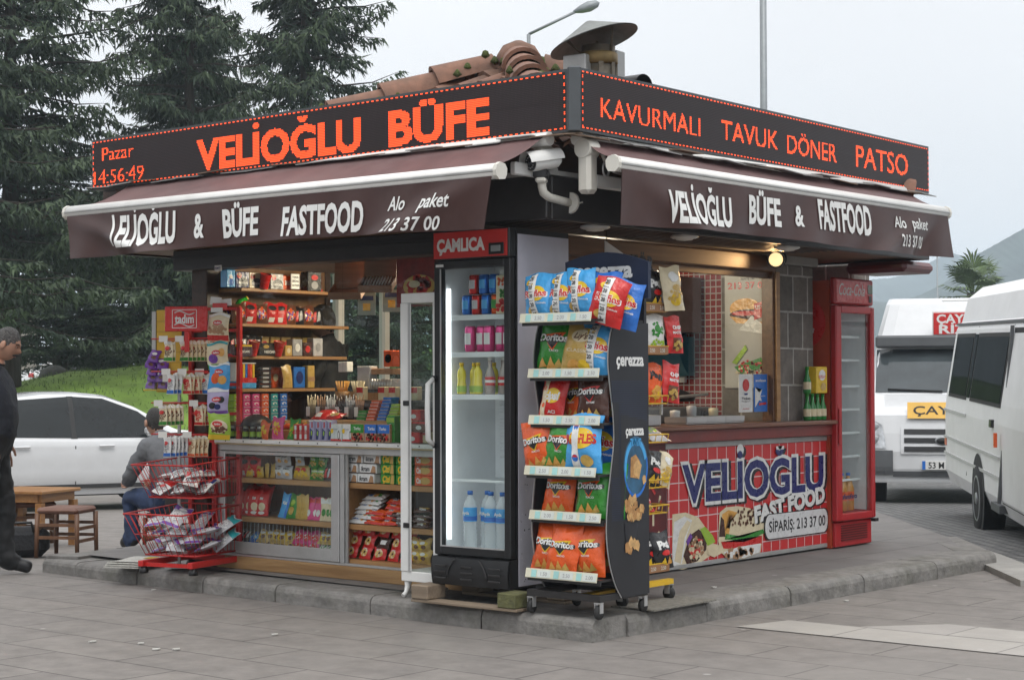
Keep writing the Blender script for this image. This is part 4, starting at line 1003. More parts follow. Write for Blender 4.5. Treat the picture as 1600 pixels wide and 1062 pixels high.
        'wafer_white': ('wafer_pack', .20, .075, .04, 'white', [('ell', 'chip', .2, .5, .22, .28), ('ell', 'green', .55, .5, .14, .2), ('txt', 'blue', 'Halley', -.4, .55, .35, .6, .04)]),
        'wafer_orange': ('wafer_pack', .17, .065, .04, 'orange', [('ell', 'white', -.2, .5, .3, .28), ('txt', 'navy', 'Coko', -.2, .5, .3, .5, .05), ('band', 'red', .02, .15)]),
        'wafer_brown': ('wafer_pack', .16, .055, .035, 'choc', [('ell', 'gold', .1, .6, .6, .25), ('txt', 'white', 'Rondo', 0, .35, .3, .7, .03)]),
        'gold_pack': ('sweet_packet', .08, .16, .03, 'gold', []),
        'red_pack': ('sweet_packet', .12, .15, .05, 'red', [('ell', 'black', 0, .75, .6, .12), ('poly', 'white', [(-.5, .08), (.3, .08), (.3, .3), (-.5, .3)])]),
        'mixed_pack': ('sweet_packet', .12, .14, .05, 'brown', [('ell', 'cream', 0, .5, .6, .28), ('specks', 'orange', .1, .5, .6, .3, 16, .2), ('specks', 'purple', 0, .4, .6, .3, 10, .16)]),
        'dark_pack': ('sweet_packet', .11, .13, .04, 'black', [('poly', 'red', [(-.6, .15), (0, .2), (-.1, .8), (-.5, .7)]), ('poly', 'silver', [(.1, .2), (.7, .3), (.5, .8), (.2, .75)])]),
    }
    nm, w, h, t, base, dec = T[kind]
    small = w < .09
    o = bag_mesh(nm, w, h, t, base, dec, seed*17+sum(map(ord, kind)), nx=8 if small else 12, ny=10 if small else 16, wr=.6 if w < .15 else 1.3).build(nm)
    PROTO[key] = o
    return o
def pack(kind, loc, yaw, label, cat, lean=0, roll=0, group=None, seed=0, scale=None):
    return place(cards(kind, seed), loc, (lean, roll, yaw), label, cat, group, scale)
def carton_mesh(name, w, d, h, base, face, decals=(), edge=None):
    b = MB(); b.box((0, 0, h/2), (w, d, h), fm(base), bev=min(.004, h*.1))
    put_decals(b, decals, w, h, lambda x, y, l: (max(-.97, min(.97, x))*w/2, -d/2-l, max(.02, min(.98, y))*h))
    return b
CART = {}
def carton(key, spec, loc, yaw, label, cat, group=None, rot=None):
    if key not in CART: CART[key] = carton_mesh(*spec).build(spec[0])
    return place(CART[key], loc, rot or (0, 0, yaw), label, cat, group)
# ================================================================ DRINKS FRIDGE
M_hdr_red = mat('header_red', (.56, .035, .03), rough=.35, var=.06, dirt=.15, dirtcol=(.3, .03, .03))
M_fr_side = mat('fridge_side', (.60, .59, .67), rough=.22, var=.10, scale=2, coat=.3, dirt=.45, dirtcol=(.55, .55, .6))  # reflected sky put into the panel's lavender base colour
M_liner = mat('fridge_liner', (.74, .76, .78), rough=.35, var=.05)
M_strip_l = mat('led_strip', (.93, .97, 1), emit=3.6)
M_shelfw = mat('shelf_white', (.74, .77, .78), rough=.35, var=.04)
def grille_slot(b, x, z, w, m, y): b.box((x, y, z), (w, .01, .012), m, bev=.003)
def _fridge():
    r = thing('drinks_fridge', 'tall black glass door drinks fridge with red ÇAMLICA header, standing on a pallet', 'fridge', (-.449, -.085, .222), R(-88.5))
    w, d, h = .565, .56, 2.035; hw = w/2
    b = MB(); b.bb(-hw, -hw+.035, .06, d, 0, h, M_black); b.bb(hw-.035, hw, .06, d, 0, h-.003, M_black); b.bb(-hw+.035, hw-.035, d-.03, d, 0, h, M_black); b.bb(-hw+.035, hw-.035, .06, d-.03, h-.17, h-.004, M_black); b.bb(-hw+.035, hw-.035, .06, d-.03, .0, .18, M_black)
    bd = b.build('cabinet_shell', r)
    b = MB(); b.bb(hw, hw+.004, .075, d-.005, .01, h-.035, M_fr_side); rg = random.Random(2)
    for k in range(90):
        y, z = rg.uniform(.09, d-.02), .03+abs(rg.gauss(0, .35)); s_ = rg.uniform(.002, .007)
        if z < 1.1: b.box((hw+.0045, y, z), (.0012, s_, s_*rg.uniform(.6, 2)), M_black if rg.random() < .6 else M_white)
    b.build('side_panel', r)
    b = MB(); b.bb(-hw+.036, -hw+.04, .065, d-.035, .182, h-.175, M_liner); b.bb(hw-.04, hw-.036, .065, d-.035, .182, h-.175, M_liner); b.bb(-hw+.041, hw-.041, d-.04, d-.034, .182, h-.175, M_liner); b.bb(-hw+.041, hw-.041, .065, d-.041, .182, .19, M_liner); b.bb(-hw+.041, hw-.041, .065, d-.041, h-.183, h-.175, M_liner)
    for k in range(11): b.box((0, d-.046, .72+k*.042), (w-.16, .012, .022), M_liner, bev=.005)
    b.bb(-hw+.06, -hw+.14, d-.05, d-.041, h-.29, h-.23, M_black)
    b.build('liner', r)
    b = MB(); b.bb(-hw, hw, 0, .06, h-.168, h, M_black, bev=.006); hd = b.build('header', r)
    b = MB(); b.bb(-hw+.006, hw-.012, -.004, -.0005, h-.16, h-.008, M_hdr_red, bev=.001)
    b.text('ÇAMLICA', (-.07, -.005, h-.085), (1, 0, 0), (0, 0, 1), M_letter, h=.068, w=.36, bold=.05); b.build('sign_face', hd)
    b = MB(); b.bb(.14, .25, -.012, -.005, h-.15, h-.085, M_black, bev=.003); b.bb(.16, .23, -.016, -.0125, h-.135, h-.1, mat('display_glass', (.25, .27, .27), rough=.15), bev=.002); b.build('thermostat', hd)
    b = MB(); fz0, fz1 = .168, h-.172; t = .047
    b.bb(-hw, -hw+t, .005, .05, fz0, fz1, M_black, bev=.005); b.bb(hw-t, hw, .005, .05, fz0, fz1, M_black, bev=.005); b.bb(-hw+t, hw-t, .006, .049, fz0, fz0+t, M_black, bev=.005); b.bb(-hw+t, hw-t, .006, .049, fz1-t, fz1, M_black, bev=.005)
    dr = b.build('door_frame', r)
    b = MB(); b.bb(-hw+t+.002, -hw+t+.01, .001, .006, fz0+t, fz1-t, M_alu); b.bb(-hw+t+.01, hw-t, .001, .006, fz0+t, fz0+t+.008, M_alu); b.bb(-hw+.02, -hw+.075, -.001, .0045, fz1-.035, fz1-.02, M_white); b.build('door_trim', dr)
    b = MB(); b.quad((-hw+t, .02, fz0+t), (hw-t, .02, fz0+t), (hw-t, .02, fz1-t), (-hw+t, .02, fz1-t), M_glass); b.build('door_glass', dr)
    b = MB(); b.tube([(-hw+.004, -.004, .80), (-hw-.003, -.045, .83), (-hw-.003, -.05, 1.0), (-hw-.003, -.045, 1.15), (-hw+.004, -.004, 1.18)], .016, M_white, n=8); b.bb(-hw+.001, -hw+.02, -.012, .006, .78, .81, M_black); b.bb(-hw+.001, -hw+.02, -.012, .006, 1.17, 1.2, M_black); b.build('handle', dr)
    b = MB(); b.grid(lambda u, v: (-hw+w*u, -.012-.022*math.sin(PI*u)-.012*math.sin(PI*v), .002+.155*v), 16, 8, M_black); b.bb(-hw, hw, -.005, .06, 0, .16, M_black)
    for s_ in (-1, 1): b.tube([(s_*(.09+.055*math.sin(q)), -.046+.002*math.cos(q), .155-.11*q/1.6) for q in np.linspace(0, 1.6, 7)], .004, M_dark, n=5)
    gr = b.build('kick_grille', r)
    b = MB()
    for x in (-.2, 0, .2):
        for z in (.04, .075, .11): b.box((x, -.0385-.010*math.cos(x*5), z), (.085, .006, .011), M_dark, bev=.002)
    b.build('vent_slot_pattern', gr)
    b = MB(); b.bb(-hw+.046, -hw+.058, .078, .09, .25, h-.33, M_strip_l); b.build('light_strip', r)
    zs = [1.55, 1.335, 1.09, .60]
    for z in zs:
        b = MB()
        th = .030 if z > 1 else .014
        b.bb(-hw+.065, hw-.042, .085, .092, z-th, z, M_shelfw, bev=.002)
        for k in range(14): b.box((-hw+.09+k*(w-.16)/13, .27, z-.006), (.005, .36, .004), M_shelfw)
        b.build('shelf', r)
    # --- drinks: built in the fridge's frame, then placed as things of their own
    Mx = Matrix.Translation(r.location) @ Matrix.Rotation(R(-88.5), 4, 'Z')
    def W(x, y, z): return Mx @ Vector((x, y, z))
    def can(key, col, c2, hgt=.115, rad=.033):
        k = ('can', key)
        if k not in PROTO:
            rt = thing('drink_can', None, None, (0, 0, 0)); b = MB(); cm = mat('can_'+key, C[col], rough=.22, metal=.55, var=.06)
            b.lathe([(rad*.8, 0), (rad, .008), (rad, hgt-.012), (rad*.82, hgt-.002)], cm, n=16)
            for z0, z1, e in ((hgt*.28, hgt*.72, .7),): b.grid(lambda u, v: ((rad+.0006)*math.cos(-PI/2+(u-.5)*e*2), (rad+.0006)*math.sin(-PI/2+(u-.5)*e*2), z0+(z1-z0)*v), 8, 2, mat('canp_'+key, C[c2], rough=.3, var=.1))
            b.build('body', rt); b = MB(); b.lathe([(rad*.82, hgt-.002), (rad*.8, hgt+.001), (rad*.74, hgt-.003), (0, hgt-.003)], M_alu, n=16); b.build('lid', rt); PROTO[k] = rt; rt['fresh'] = 1
        return PROTO[k]
    def bottle(key):
        k = ('bot', key)
        if k in PROTO: return PROTO[k]
        rt = thing('bottle', None, None)
        def nodes_glass(n_, tint): return glass_mat(n_, tint=tint, refl=1, dirt=.06)
        if key == 'lemon':
            b = MB(); m = mat('lemon_drink', (.78, .66, .04), rough=.15, var=.05, coat=.5); b.lathe([(.024, 0), (.029, .006), (.029, .05), (.024, .075), (.027, .11), (.024, .135), (.012, .155), (.011, .165)], m, n=14); b.build('body', rt)
            b = MB(); b.lathe([(.0135, .163), (.0135, .18), (.012, .183)], fm('yellow'), n=12); b.build('cap', rt); b = MB(); b.lathe([(.0298, .012), (.0298, .048)], fm('lime'), n=14, cap=False); b.build('label', rt)
        elif key == 'soda':
            b = MB(); b.lathe([(.026, 0), (.03, .006), (.03, .1), (.022, .13), (.012, .16), (.012, .195)], mat('soda_glass', (.38, .33, .30), rough=.08, var=.1, coat=.6), n=14); b.build('body', rt)
            b = MB(); b.lathe([(.0145, .195), (.0145, .21), (.012, .213)], fm('white'), n=12); b.build('cap', rt); b = MB(); b.lathe([(.0307, .05), (.0307, .1)], fm('red'), n=14, cap=False); b.lathe([(.0309, .066), (.0309, .082)], fm('white'), n=14, cap=False); b.build('label', rt)
        elif key == 'water':
            b = MB(); m = mat('water_plastic', (.78, .83, .86), rough=.08, var=.04, alpha=.42, coat=.3)
            P = [(.03, 0), (.04, .008)]
            for q in range(7): P += [(.0405, .02+q*.026), (.0375, .033+q*.026)]
            P += [(.0405, .205), (.04, .25), (.03, .285), (.014, .31), (.013, .322)]
            b.lathe(P, m, n=16); b.build('body', rt)
            b = MB(); b.lathe([(.0165, .318), (.0165, .337), (.015, .34)], fm('blue'), n=14); b.build('cap', rt)
            b = MB(); b.lathe([(.0408, .165), (.0408, .245)], fm('sky'), n=16, cap=False); b.lathe([(.0411, .17), (.0411, .195)], fm('blue'), n=16, cap=False); b.text('Ayda', (0, -.0445, .215), (1, 0, 0), (0, 0, 1), M_letter, h=.018, bold=.03); b.build('label', rt)
        PROTO[k] = rt; rt['fresh'] = 1
        return rt
    def put(rt, x, y, z, label, cat, group=None):
        if rt.get('fresh'): del rt['fresh']; o = rt; o.location = W(x, y, z); o.rotation_euler = (0, 0, R(-88.5))
        else: o = dup(rt, W(x, y, z), (0, 0, R(-88.5)))
        o['label'] = label; o['category'] = cat
        if group: o['group'] = group
        elif 'group' in o: del o['group']
        return o
    z = 1.552
    row = [('cobalt', 'blue', 'sky', 'blue'), ('cola', 'red', 'silver', 'red'), ('cobalt', 'blue', 'sky', 'blue'), ('fanta', 'orange', 'green', 'orange')]
    for i, (k, c1, c2, nm) in enumerate(row): put(can(k, c1, c2), -.125+.072*i, .125, z, f'{nm} can, {WORDS[i]} from the light strip, lower row of the highest fridge shelf', 'can')
    for i, (k, c1, c2, nm) in enumerate([('cola', 'red', 'silver', 'red'), ('cobalt', 'blue', 'sky', 'blue'), ('cobalt', 'blue', 'sky', 'blue')]): put(can(k, c1, c2), -.075+.074*i, .128, z+.117, f'{nm} can stacked on others, {WORDS[i]} of the upper row, highest fridge shelf', 'can')
    b = MB(); b.box((0, 0, .11), (.1, .09, .22), fm('cream'), bev=.004); b.box((0, 0, .24), (.085, .05, .05), M_white, bev=.01)
    put_decals(b, [('ell', 'white', .1, .75, .7, .12), ('specks', 'red', 0, .2, .9, .16, 14, .3), ('specks', 'green', .1, .5, .5, .14, 10, .22), ('specks', 'orange', -.1, .8, .7, .14, 10, .2)], .1, .22, lambda x, y, l: (x*.05, -.045-l, y*.22))
    o = b.build('juice_carton'); tag(o, 'large fruit patterned juice carton on the highest fridge shelf', 'carton'); o.location = W(.165, .13, z); o.rotation_euler = (0, 0, R(-88.5))
    z = 1.337
    for i in range(5): put(can('rose', 'pink', 'white', .15, .034), -.105+.071*i, .125+.02*(i % 2), z, f'tall pink drink can, {WORDS[i]} from the light strip on the second fridge shelf', 'can')
    put(can('peach', 'gold', 'white', .15, .034), .232, .13, z, 'gold drink can at the far end of the pink can row', 'can')
    z = 1.092
    for i in range(4): put(bottle('lemon'), -.165+.062*i if i != 1 else -.128, .115+(.07 if i in (1, 3) else 0), z, f'{"front" if i in (0, 2) else "rear"} yellow lemonade bottle, {WORDS[i]} from the light strip on the third fridge shelf', 'bottle')
    for i, x in enumerate((.045, .1, .15, .2)): put(bottle('soda'), x, .12+.05*(i % 2), z, f'clear fruit soda bottle with red band, {WORDS[i]} after the lemonade on the third fridge shelf', 'bottle')
    z = .192
    k = 0
    for i, (x, y) in enumerate(((-.115, .13), (-.035, .19), (.04, .13), (.125, .13), (.2, .19))): put(bottle('water'), x, y, z, f'big clear water bottle with blue label, {WORDS[i]} from the light strip on the fridge floor', 'bottle')
_fridge()
def _pallet():
    M_pw = wood_mat('pallet_wood', (.16, .12, .085), (.27, .21, .15), rough=.85, axis='Y', bump=.4); M_pg = mat('mossy_wood', (.12, .12, .05), rough=.9, var=.4, scale=12, bump=.5, dirt=.6, dirtcol=(.2, .17, .12))
    r = thing('pallet', 'weathered wooden pallet under the black drinks fridge', 'pallet', (-.44, -.1, KH))
    for y, m in ((.30, M_pw), (-.35, M_pg)):
        b = MB(); b.bb(-.14, .02, y-.065, y+.065, .018, .10, m, bev=.006); b.build('block', r)
        b = MB(); b.bb(.30, .45, y-.065, y+.065, .018, .10, M_pw, bev=.006); b.build('block', r)
    b = MB(); b.bb(-.135, -.03, -.42, .37, 0, .017, M_pw, bev=.003); b.build('bottom_board', r)
    b = MB(); b.bb(.31, .42, -.42, .37, 0, .017, M_pw, bev=.003); b.build('bottom_board', r)
_pallet()
def _showcase():
    r = thing('glass_showcase', 'narrow empty white framed glass cabinet on curled legs beside the drinks fridge', 'cabinet', (-.40, .348, KH))
    w, d, z0, z1 = .25, .34, .10, 1.79     # local x = world x (depth), local y along the front
    b = MB()
    for x in (0, d):
        for y in (-w/2, w/2): b.bb(x-.018, x+.018, y-.018, y+.018, z0, z1, M_white, bev=.004)
    for z in (z0+.02, z1-.03):
        b.bb(-.02, d+.02, -w/2-.02, w/2+.02, z-.03, z+.03, M_white, bev=.004)
    b.build('frame', r)
    b = MB(); b.bb(-.024, -.0185, w/2-.065, w/2+.02, z0+.05, z1-.06, M_white, bev=.002); b.bb(-.028, -.0245, w/2-.06, w/2-.045, z0+.05, z1-.06, M_alu); b.build('door_stile', r)
    b = MB(); b.quad((-.01, -w/2, z0+.05), (-.01, w/2, z0+.05), (-.01, w/2, z1-.06), (-.01, -w/2, z1-.06), M_glass); b.quad((0, w/2-.002, z0+.05), (d, w/2-.002, z0+.05), (d, w/2-.002, z1-.06), (0, w/2-.002, z1-.06), M_glass); b.build('glass_side', r)
    for z in (.48, .76, 1.16 - .0, 1.30 - .06):
        if z == 1.16: continue
        b = MB(); b.bb(.015, d-.01, -w/2+.02, w/2-.02, z, z+.006, glass_mat('shelf_glass', tint=(.75, .88, .84), refl=1.2, dirt=.05)); b.build('glass_shelf', r)
    for z in (.42, 1.14): b = MB(); b.box((-.022, w/2-.03, z), (.02, .05, .03), M_black, bev=.004); b.build('lock', r)
    for x in (.01, d-.01):
        for y in (-w/2+.01, w/2-.01):
            b = MB(); b.tube([(x, y, z0), (x-.005, y, .06), (x-.02, y, .025), (x-.045 if x < .1 else x+.02, y, .006)], [.026, .018, .012, .014], M_white, n=7); b.build('leg', r)
_showcase()
# ================================================================ SNACK RACK
M_rackb = mat('rack_board', (.02, .02, .024), rough=.4, var=.2, scale=3)
M_navy_b = mat('rack_navy', (.018, .026, .055), rough=.4, var=.15)
M_price = mat('price_rail', (.66, .64, .50), rough=.35, var=.06, dirt=.1)
M_pricecard = mat('price_card', (.62, .66, .62), rough=.5, var=.08); M_cyan = mat('price_cyan', (.35, .62, .60), rough=.5)
M_rubber = mat('castor_rubber', (.02, .02, .02), rough=.7)
def castor(parent, x, y, z0=0):
    b = MB(); b.lathe([(.012, -.013), (.036, -.012), (.038, 0), (.036, .012), (.012, .013)], M_rubber, c=(x, y, z0+.038), axis='X', n=18)
    o = b.build('castor', parent); b = MB(); b.bb(x-.02, x-.016, y-.016, y+.018, z0+.035, z0+.085, M_alu); b.bb(x+.016, x+.02, y-.016, y+.018, z0+.035, z0+.085, M_alu); b.bb(x-.02, x+.02, y-.02, y+.02, z0+.0855, z0+.092, M_alu); b.lathe([(.008, z0+.092), (.008, z0+.11)], M_alu, c=(x, y, 0), n=8); b.build('fork', o)
def _rack():
    # local frame: x across the front seen from the square (+x towards the road), y into the rack
    ox, oy = -.50, -.82; rz = R(-90)
    r = thing('snack_rack', 'black snack rack with curved sides and cream price rails, on castors at the platform corner', 'display rack', (ox, oy, KH), rz)
    hw = .25; r.scale = (1, .84, 1)
    b = MB(); b.bb(-hw, hw, -.05, -.01, .095, .13, M_dark); b.bb(-hw, hw, .43, .47, .095, .13, M_dark); b.bb(-hw, -hw+.035, -.01, .43, .0955, .1295, M_dark); b.bb(hw-.035, hw, -.01, .43, .0955, .1295, M_dark); b.build('base_frame', r)
    for x in (-hw+.02, hw-.02):
        for y in (-.03, .45): castor(r, x, y)
    # wavy side boards
    fr = [(.22, .10), (.12, .18), (.04, .30), (.0, .45), (.02, .62), (.075, .80), (.115, .95), (.10, 1.10), (.055, 1.25), (.03, 1.38), (.06, 1.50), (.12, 1.585)]
    n = len(fr); P = []
    for i in range(n-1):
        p0, p1, p2, p3 = [v3(fr[min(max(i+k, 0), n-1)]) for k in (-1, 0, 1, 2)]
        for t in np.linspace(0, 1, 6)[:-1]: P.append(.5*((2*p1)+(-p0+p2)*t+(2*p0-5*p1+4*p2-p3)*t*t+(-p0+3*p1-3*p2+p3)*t**3))
    P.append(v3(fr[-1])); P = [v3(.06+(p[0]-.06)*.72, p[1]) for p in P]
    prof = [(p[0], p[1]+.005) for p in P]+[(.47, 1.585), (.47, .105)]
    for s_, nm in ((1, 'side_board'), (-1, 'side_board')):
        b = MB(); x0, x1 = (hw, hw+.012) if s_ > 0 else (-hw-.012, -hw)
        b.prism(prof, x0, x1, M_rackb, ex=(0, 1, 0), ey=(0, 0, 1), ez=(1, 0, 0)); o = b.build(nm, r)
        b = MB()
        for i in range(len(P)-1): b.bar((x0+.006, P[i][0]-.002, P[i][1]+.005), (x0+.006, P[i+1][0]-.002, P[i+1][1]+.005), .014, .003, M_alu2, up=(1, 0, 0))
        b.build('edge_trim', o)
        if s_ > 0:      # print on the visible outer face (+x)
            def S(y, z, l=.0015): return (x1+l, y, z)
            ex, ey = (0, 1, 0), (0, 0, 1)
            b = MB(); b.text('çerezza', S(.265, 1.385), ex, ey, M_letter, h=.066, w=.30, bold=.035)
            for k in range(64):
                z = .52+k*.0118
                if z < 1.28: b.quad(S(.14 if .75 < z < 1.15 else .06, z, .001), S(.45, z, .001), S(.45, z+.005, .001), S(.14 if .75 < z < 1.15 else .06, z+.005, .001), M_navy_b)
            b.build('printed_band', o)
            b = MB()
            pm = mat('poster_blue', (.03, .10, .18), rough=.35, var=.5, scale=9); b.quad(S(.16, .56), S(.445, .52), S(.445, 1.05), S(.16, 1.09), M_rackb)
            def ring(cy, cz, r0, r1, m, l, a0=0, a1=2*PI, sq=1.25):
                q = np.linspace(a0, a1, 25)
                for i in range(24): b.quad(S(cy+r0*math.cos(q[i]), cz+r0*sq*math.sin(q[i]), l), S(cy+r1*math.cos(q[i]), cz+r1*sq*math.sin(q[i]), l), S(cy+r1*math.cos(q[i+1]), cz+r1*sq*math.sin(q[i+1]), l), S(cy+r0*math.cos(q[i+1]), cz+r0*sq*math.sin(q[i+1]), l), m)
            ring(.32, .80, .0, .135, pm, .002); ring(.32, .80, .10, .125, fm('sky'), .003, .3, 3.6); ring(.32, .80, .118, .132, fm('blue'), .0032, 3.3, 6.6)
            b.text('çerezza', S(.31, 1.0, .003), ex, ey, M_letter, h=.05, w=.2, bold=.04); b.text('TWIST', S(.32, .935, .003), ex, ey, fm('sky'), h=.04, w=.12, bold=.02)
            def chipP(cy, cz, s, a, m, l=.004):
                q = [(-1, -.2), (-.3, .9), (.5, .7), (.9, -.1), (.2, -1)]
                b.add([S(cy+s*(x*math.cos(a)-y*math.sin(a)), cz+s*1.2*(x*math.sin(a)+y*math.cos(a)), l) for x, y in q], [tuple(range(5))], m)
            mc = mat('snack_brown', (.42, .22, .08), rough=.6, var=.35, scale=30); mc2 = mat('snack_tan', (.56, .34, .14), rough=.6, var=.3, scale=30)
            chipP(.31, .80, .068, .5, mc); chipP(.335, .79, .05, 1.7, mc2, .0045); chipP(.41, .73, .025, 1, mc2)
            rg = random.Random(5)
            for k in range(26):
                yy = rg.gauss(0, .045); zz = abs(rg.gauss(0, .045)); chipP(.27+yy, .53+zz, .024, rg.uniform(0, 6), mc if k % 2 else mc2, .004+.0002*k)
            for yy, zz in ((.22, .37), (.26, .395), (.30, .385), (.25, .36), (.33, .375)): chipP(yy, zz, .03, rg.uniform(0, 6), mc2 if yy > .25 else mc, .005+yy*.001)
            b.quad(S(.19, .5, .003), S(.21, .40, .003), S(.33, .40, .003), S(.35, .5, .003), mat('bowl_dark', (.03, .03, .035), rough=.2))
            b.build('poster', o)
    b = MB(); b.bb(-hw, hw, .445, .47, .13, 1.93, M_rackb); b.build('back_board', r)
    # header board
    b = MB(); hp = [(-hw-.02, 1.72), (hw+.055, 1.72), (hw+.055, 1.92)]+[(hw+.055-(2*hw+.075)*k/10, 1.92+.055*math.sin(PI*k/10)+.02*k/10) for k in range(1, 11)]
    b.prism(hp, .40, .43, M_navy_b); hd = b.build('header_board', r)
    b = MB(); b.text('çerezza', (.0, .398, 1.885), (1, 0, 0), (0, 0, 1), M_letter, h=.085, w=.40, bold=.04); b.build('lettering', hd)
    # trays with price rails
    trays = [1.60, 1.30, 1.045, .77, .525, .21]
    fy = [-.10, -.02, -.015, -.06, -.01, -.05]
    for i, (z, y0) in enumerate(zip(trays, fy)):
        b = MB(); b.bb(-hw+.003, hw-.003, y0+.02, .44, z-.012, z, M_dark); b.bb(-hw+.003, hw-.003, y0+.004, y0+.019, z-.03, z+.0, M_dark); t = b.build('tray', r)
        b = MB(); b.box((-.01, y0-.004, z+.012), (2*hw-.01, .006, .052), M_price, rx=R(-14), bev=.001)
        for k in range(3):
            x = -.16+k*.155; b.box((x-.035, y0-.0085, z+.012), (.035, .002, .04), M_cyan, rx=R(-14)); b.box((x+.035, y0-.0085, z+.012), (.09, .002, .04), M_pricecard, rx=R(-14))
            b.text(('2.50', '2.00', '1.50')[(i+k) % 3], (x+.035, y0-.0105, z+.012), (1, 0, 0), (0, .24, .97), fm('grey'), h=.02, bold=.005)
        b.build('price_rail', t)
    def W(x, y, z): return (ox+y, oy-x, KH+z)
    Y = -PI/2
    def g(kind, x, y, z, label, lean=-.15, roll=0, seed=0, yaw=0, sc=None): pack(kind, W(x, y, z), Y+yaw, label, 'snack bag', lean=lean, roll=roll, seed=seed, scale=(sc or 1)*(.96 if z > 1.55 else 1.16 if z > 1.2 else 1.2))
    z = trays[0]+.004
    g('ruf_blue', -.195, -.0, z, 'light blue crisp bag with white promotion strip, beside the fridge on the highest tray', -.12, -.06); g('ruf_blue', -.05, .0, z, 'light blue crisp bag with white promotion strip, second from the fridge on the highest tray', -.14, .05, 1)
    g('ruf_blue', .09, .0, z+.015, 'light blue crisp bag standing slightly taller, third from the fridge on the highest tray', -.1, .0, 2); g('ruf_red', .235, .01, z-.035, 'slumped red crisp bag at the open end of the highest tray', -.1, .28, 0, yaw=.35)
    g('ruf_blue2', .275, .1, z-.05, 'dark blue crisp bag drooping behind the slumped red bag on the highest tray', -.1, .25, 0, yaw=.3); g('ruf_blue2', .14, .13, z, 'dark blue crisp bag half hidden in the second row of the highest tray', -.1, .1, 1)
    z = trays[1]+.004
    g('dor_green', -.15, .06, z, 'big green tortilla chip bag on the second tray from the top', -.22, .05); g('classic', .05, .04, z-.002, 'golden crisp bag with pale oval in the middle of the second tray', -.2, .12, 0, yaw=.1); g('ruf_blue', .13, .05, z, 'tilted pale blue crisp bag against the side board on the second tray', -.2, .16, 3, yaw=.2, sc=.9)
    g('classic', .06, .16, z, 'golden crisp bag mostly hidden behind the tilted blue bag', -.15, .1, 1); g('dor_green', -.02, .17, z, 'green tortilla chip bag half hidden in the back of the second tray', -.12, -.1, 1)
    z = trays[2]+.004
    g('cips_red', -.15, .05, z-.01, 'red crisp bag with cream promotion strip on the third tray', -.18, .04, sc=.86); g('dor_orange', .02, .12, z-.02, 'orange tortilla chip bag squeezed in the middle of the third tray', -.3, .1, 1, sc=.8); g('dor_red', .13, .05, z-.01, 'dark brown and red tortilla chip bag on the third tray by the side board', -.16, -.04, 0, sc=.83); g('dor_orange', -.06, .15, z-.01, 'orange tortilla chip bag pushed to the back of the third tray', -.2, -.1, 0, sc=.8)
    z = trays[3]+.004
    g('dor_orange', -.185, .01, z, 'orange tortilla chip bag leaning outward at the fridge end of the fourth tray', -.1, -.2, 2, sc=.83); g('dor_green', -.055, .0, z, 'green tortilla chip bag overlapping an orange one on the fourth tray', -.14, .08, 2, sc=.85); g('dor_green', .03, .08, z, 'green tortilla chip bag behind its neighbour on the fourth tray', -.1, .02, 3, sc=.85)
    g('pep_blue', .115, -.01, z, 'blue crisp bag with two round drink badges on the fourth tray', -.12, -.03); g('ruf_blue2', .11, .15, z-.01, 'blue crisp bag tucked against the side board of the fourth tray', -.1, .1, 2)
    z = trays[4]+.004
    g('dor_orange', -.11, .05, z, 'upright orange tortilla chip bag alone at the fridge end of the fifth tray', -.16, .03, 3, sc=.8); g('cips_red', .04, .1, z, 'red and cream bag tilted in the middle of the fifth tray', -.2, .25, 1, sc=.86); g('dor_green', .13, .04, z, 'green tortilla chip bag at the side board end of the fifth tray', -.15, -.02, 4, sc=.84); g('dor_green', .15, .16, z, 'green tortilla chip bag peeping behind another on the fifth tray', -.1, .05, 5, sc=.84)
    z = trays[5]+.004
    g('dor_orange', -.17, .03, z, 'orange tortilla chip bag nearest the fridge on the lowest tray', -.18, .06, 4, sc=.84); g('dor_orange', -.04, -.005, z, 'crumpled orange tortilla chip bag in the middle of the lowest tray', -.18, .04, 5, sc=.8); g('dor_orange', .11, .04, z, 'orange tortilla chip bag by the side board on the lowest tray', -.16, -.05, 6, sc=.84)
    for kd, x, y, ti, lab, sq in (('dor_orange', .12, .2, 2, 'orange tortilla chip bag in the dark back corner of the third tray', .8), ('cips_red', -.02, .2, 2, 'red crisp bag in the back row of the third tray', .85), ('dor_green', -.16, .2, 4, 'green tortilla chip bag in the back row of the fifth tray, fridge end', .82), ('dor_orange', .06, .2, 4, 'orange tortilla chip bag in the back row of the fifth tray', .82), ('pep_blue', -.1, .2, 3, 'blue crisp bag in the back row of the fourth tray', .88), ('ruf_blue', -.14, .14, 0, 'light blue crisp bag in the back row of the highest tray, fridge end', .98), ('classic', -.1, .2, 1, 'golden crisp bag in the back row of the second tray, fridge end', .9)): g(kd, x, y, trays[ti]+.004, lab, -.08, .05, 1, sc=sq)
    g('dor_orange', -.05, .14, z, 'orange tortilla chip bag in the back row of the lowest tray, towards the fridge', -.1, .1, 1, sc=.9); g('dor_orange', .12, .15, z+.01, 'orange tortilla chip bag in the back row of the lowest tray, towards the side board', -.1, -.15, 2, sc=.95)
_rack()
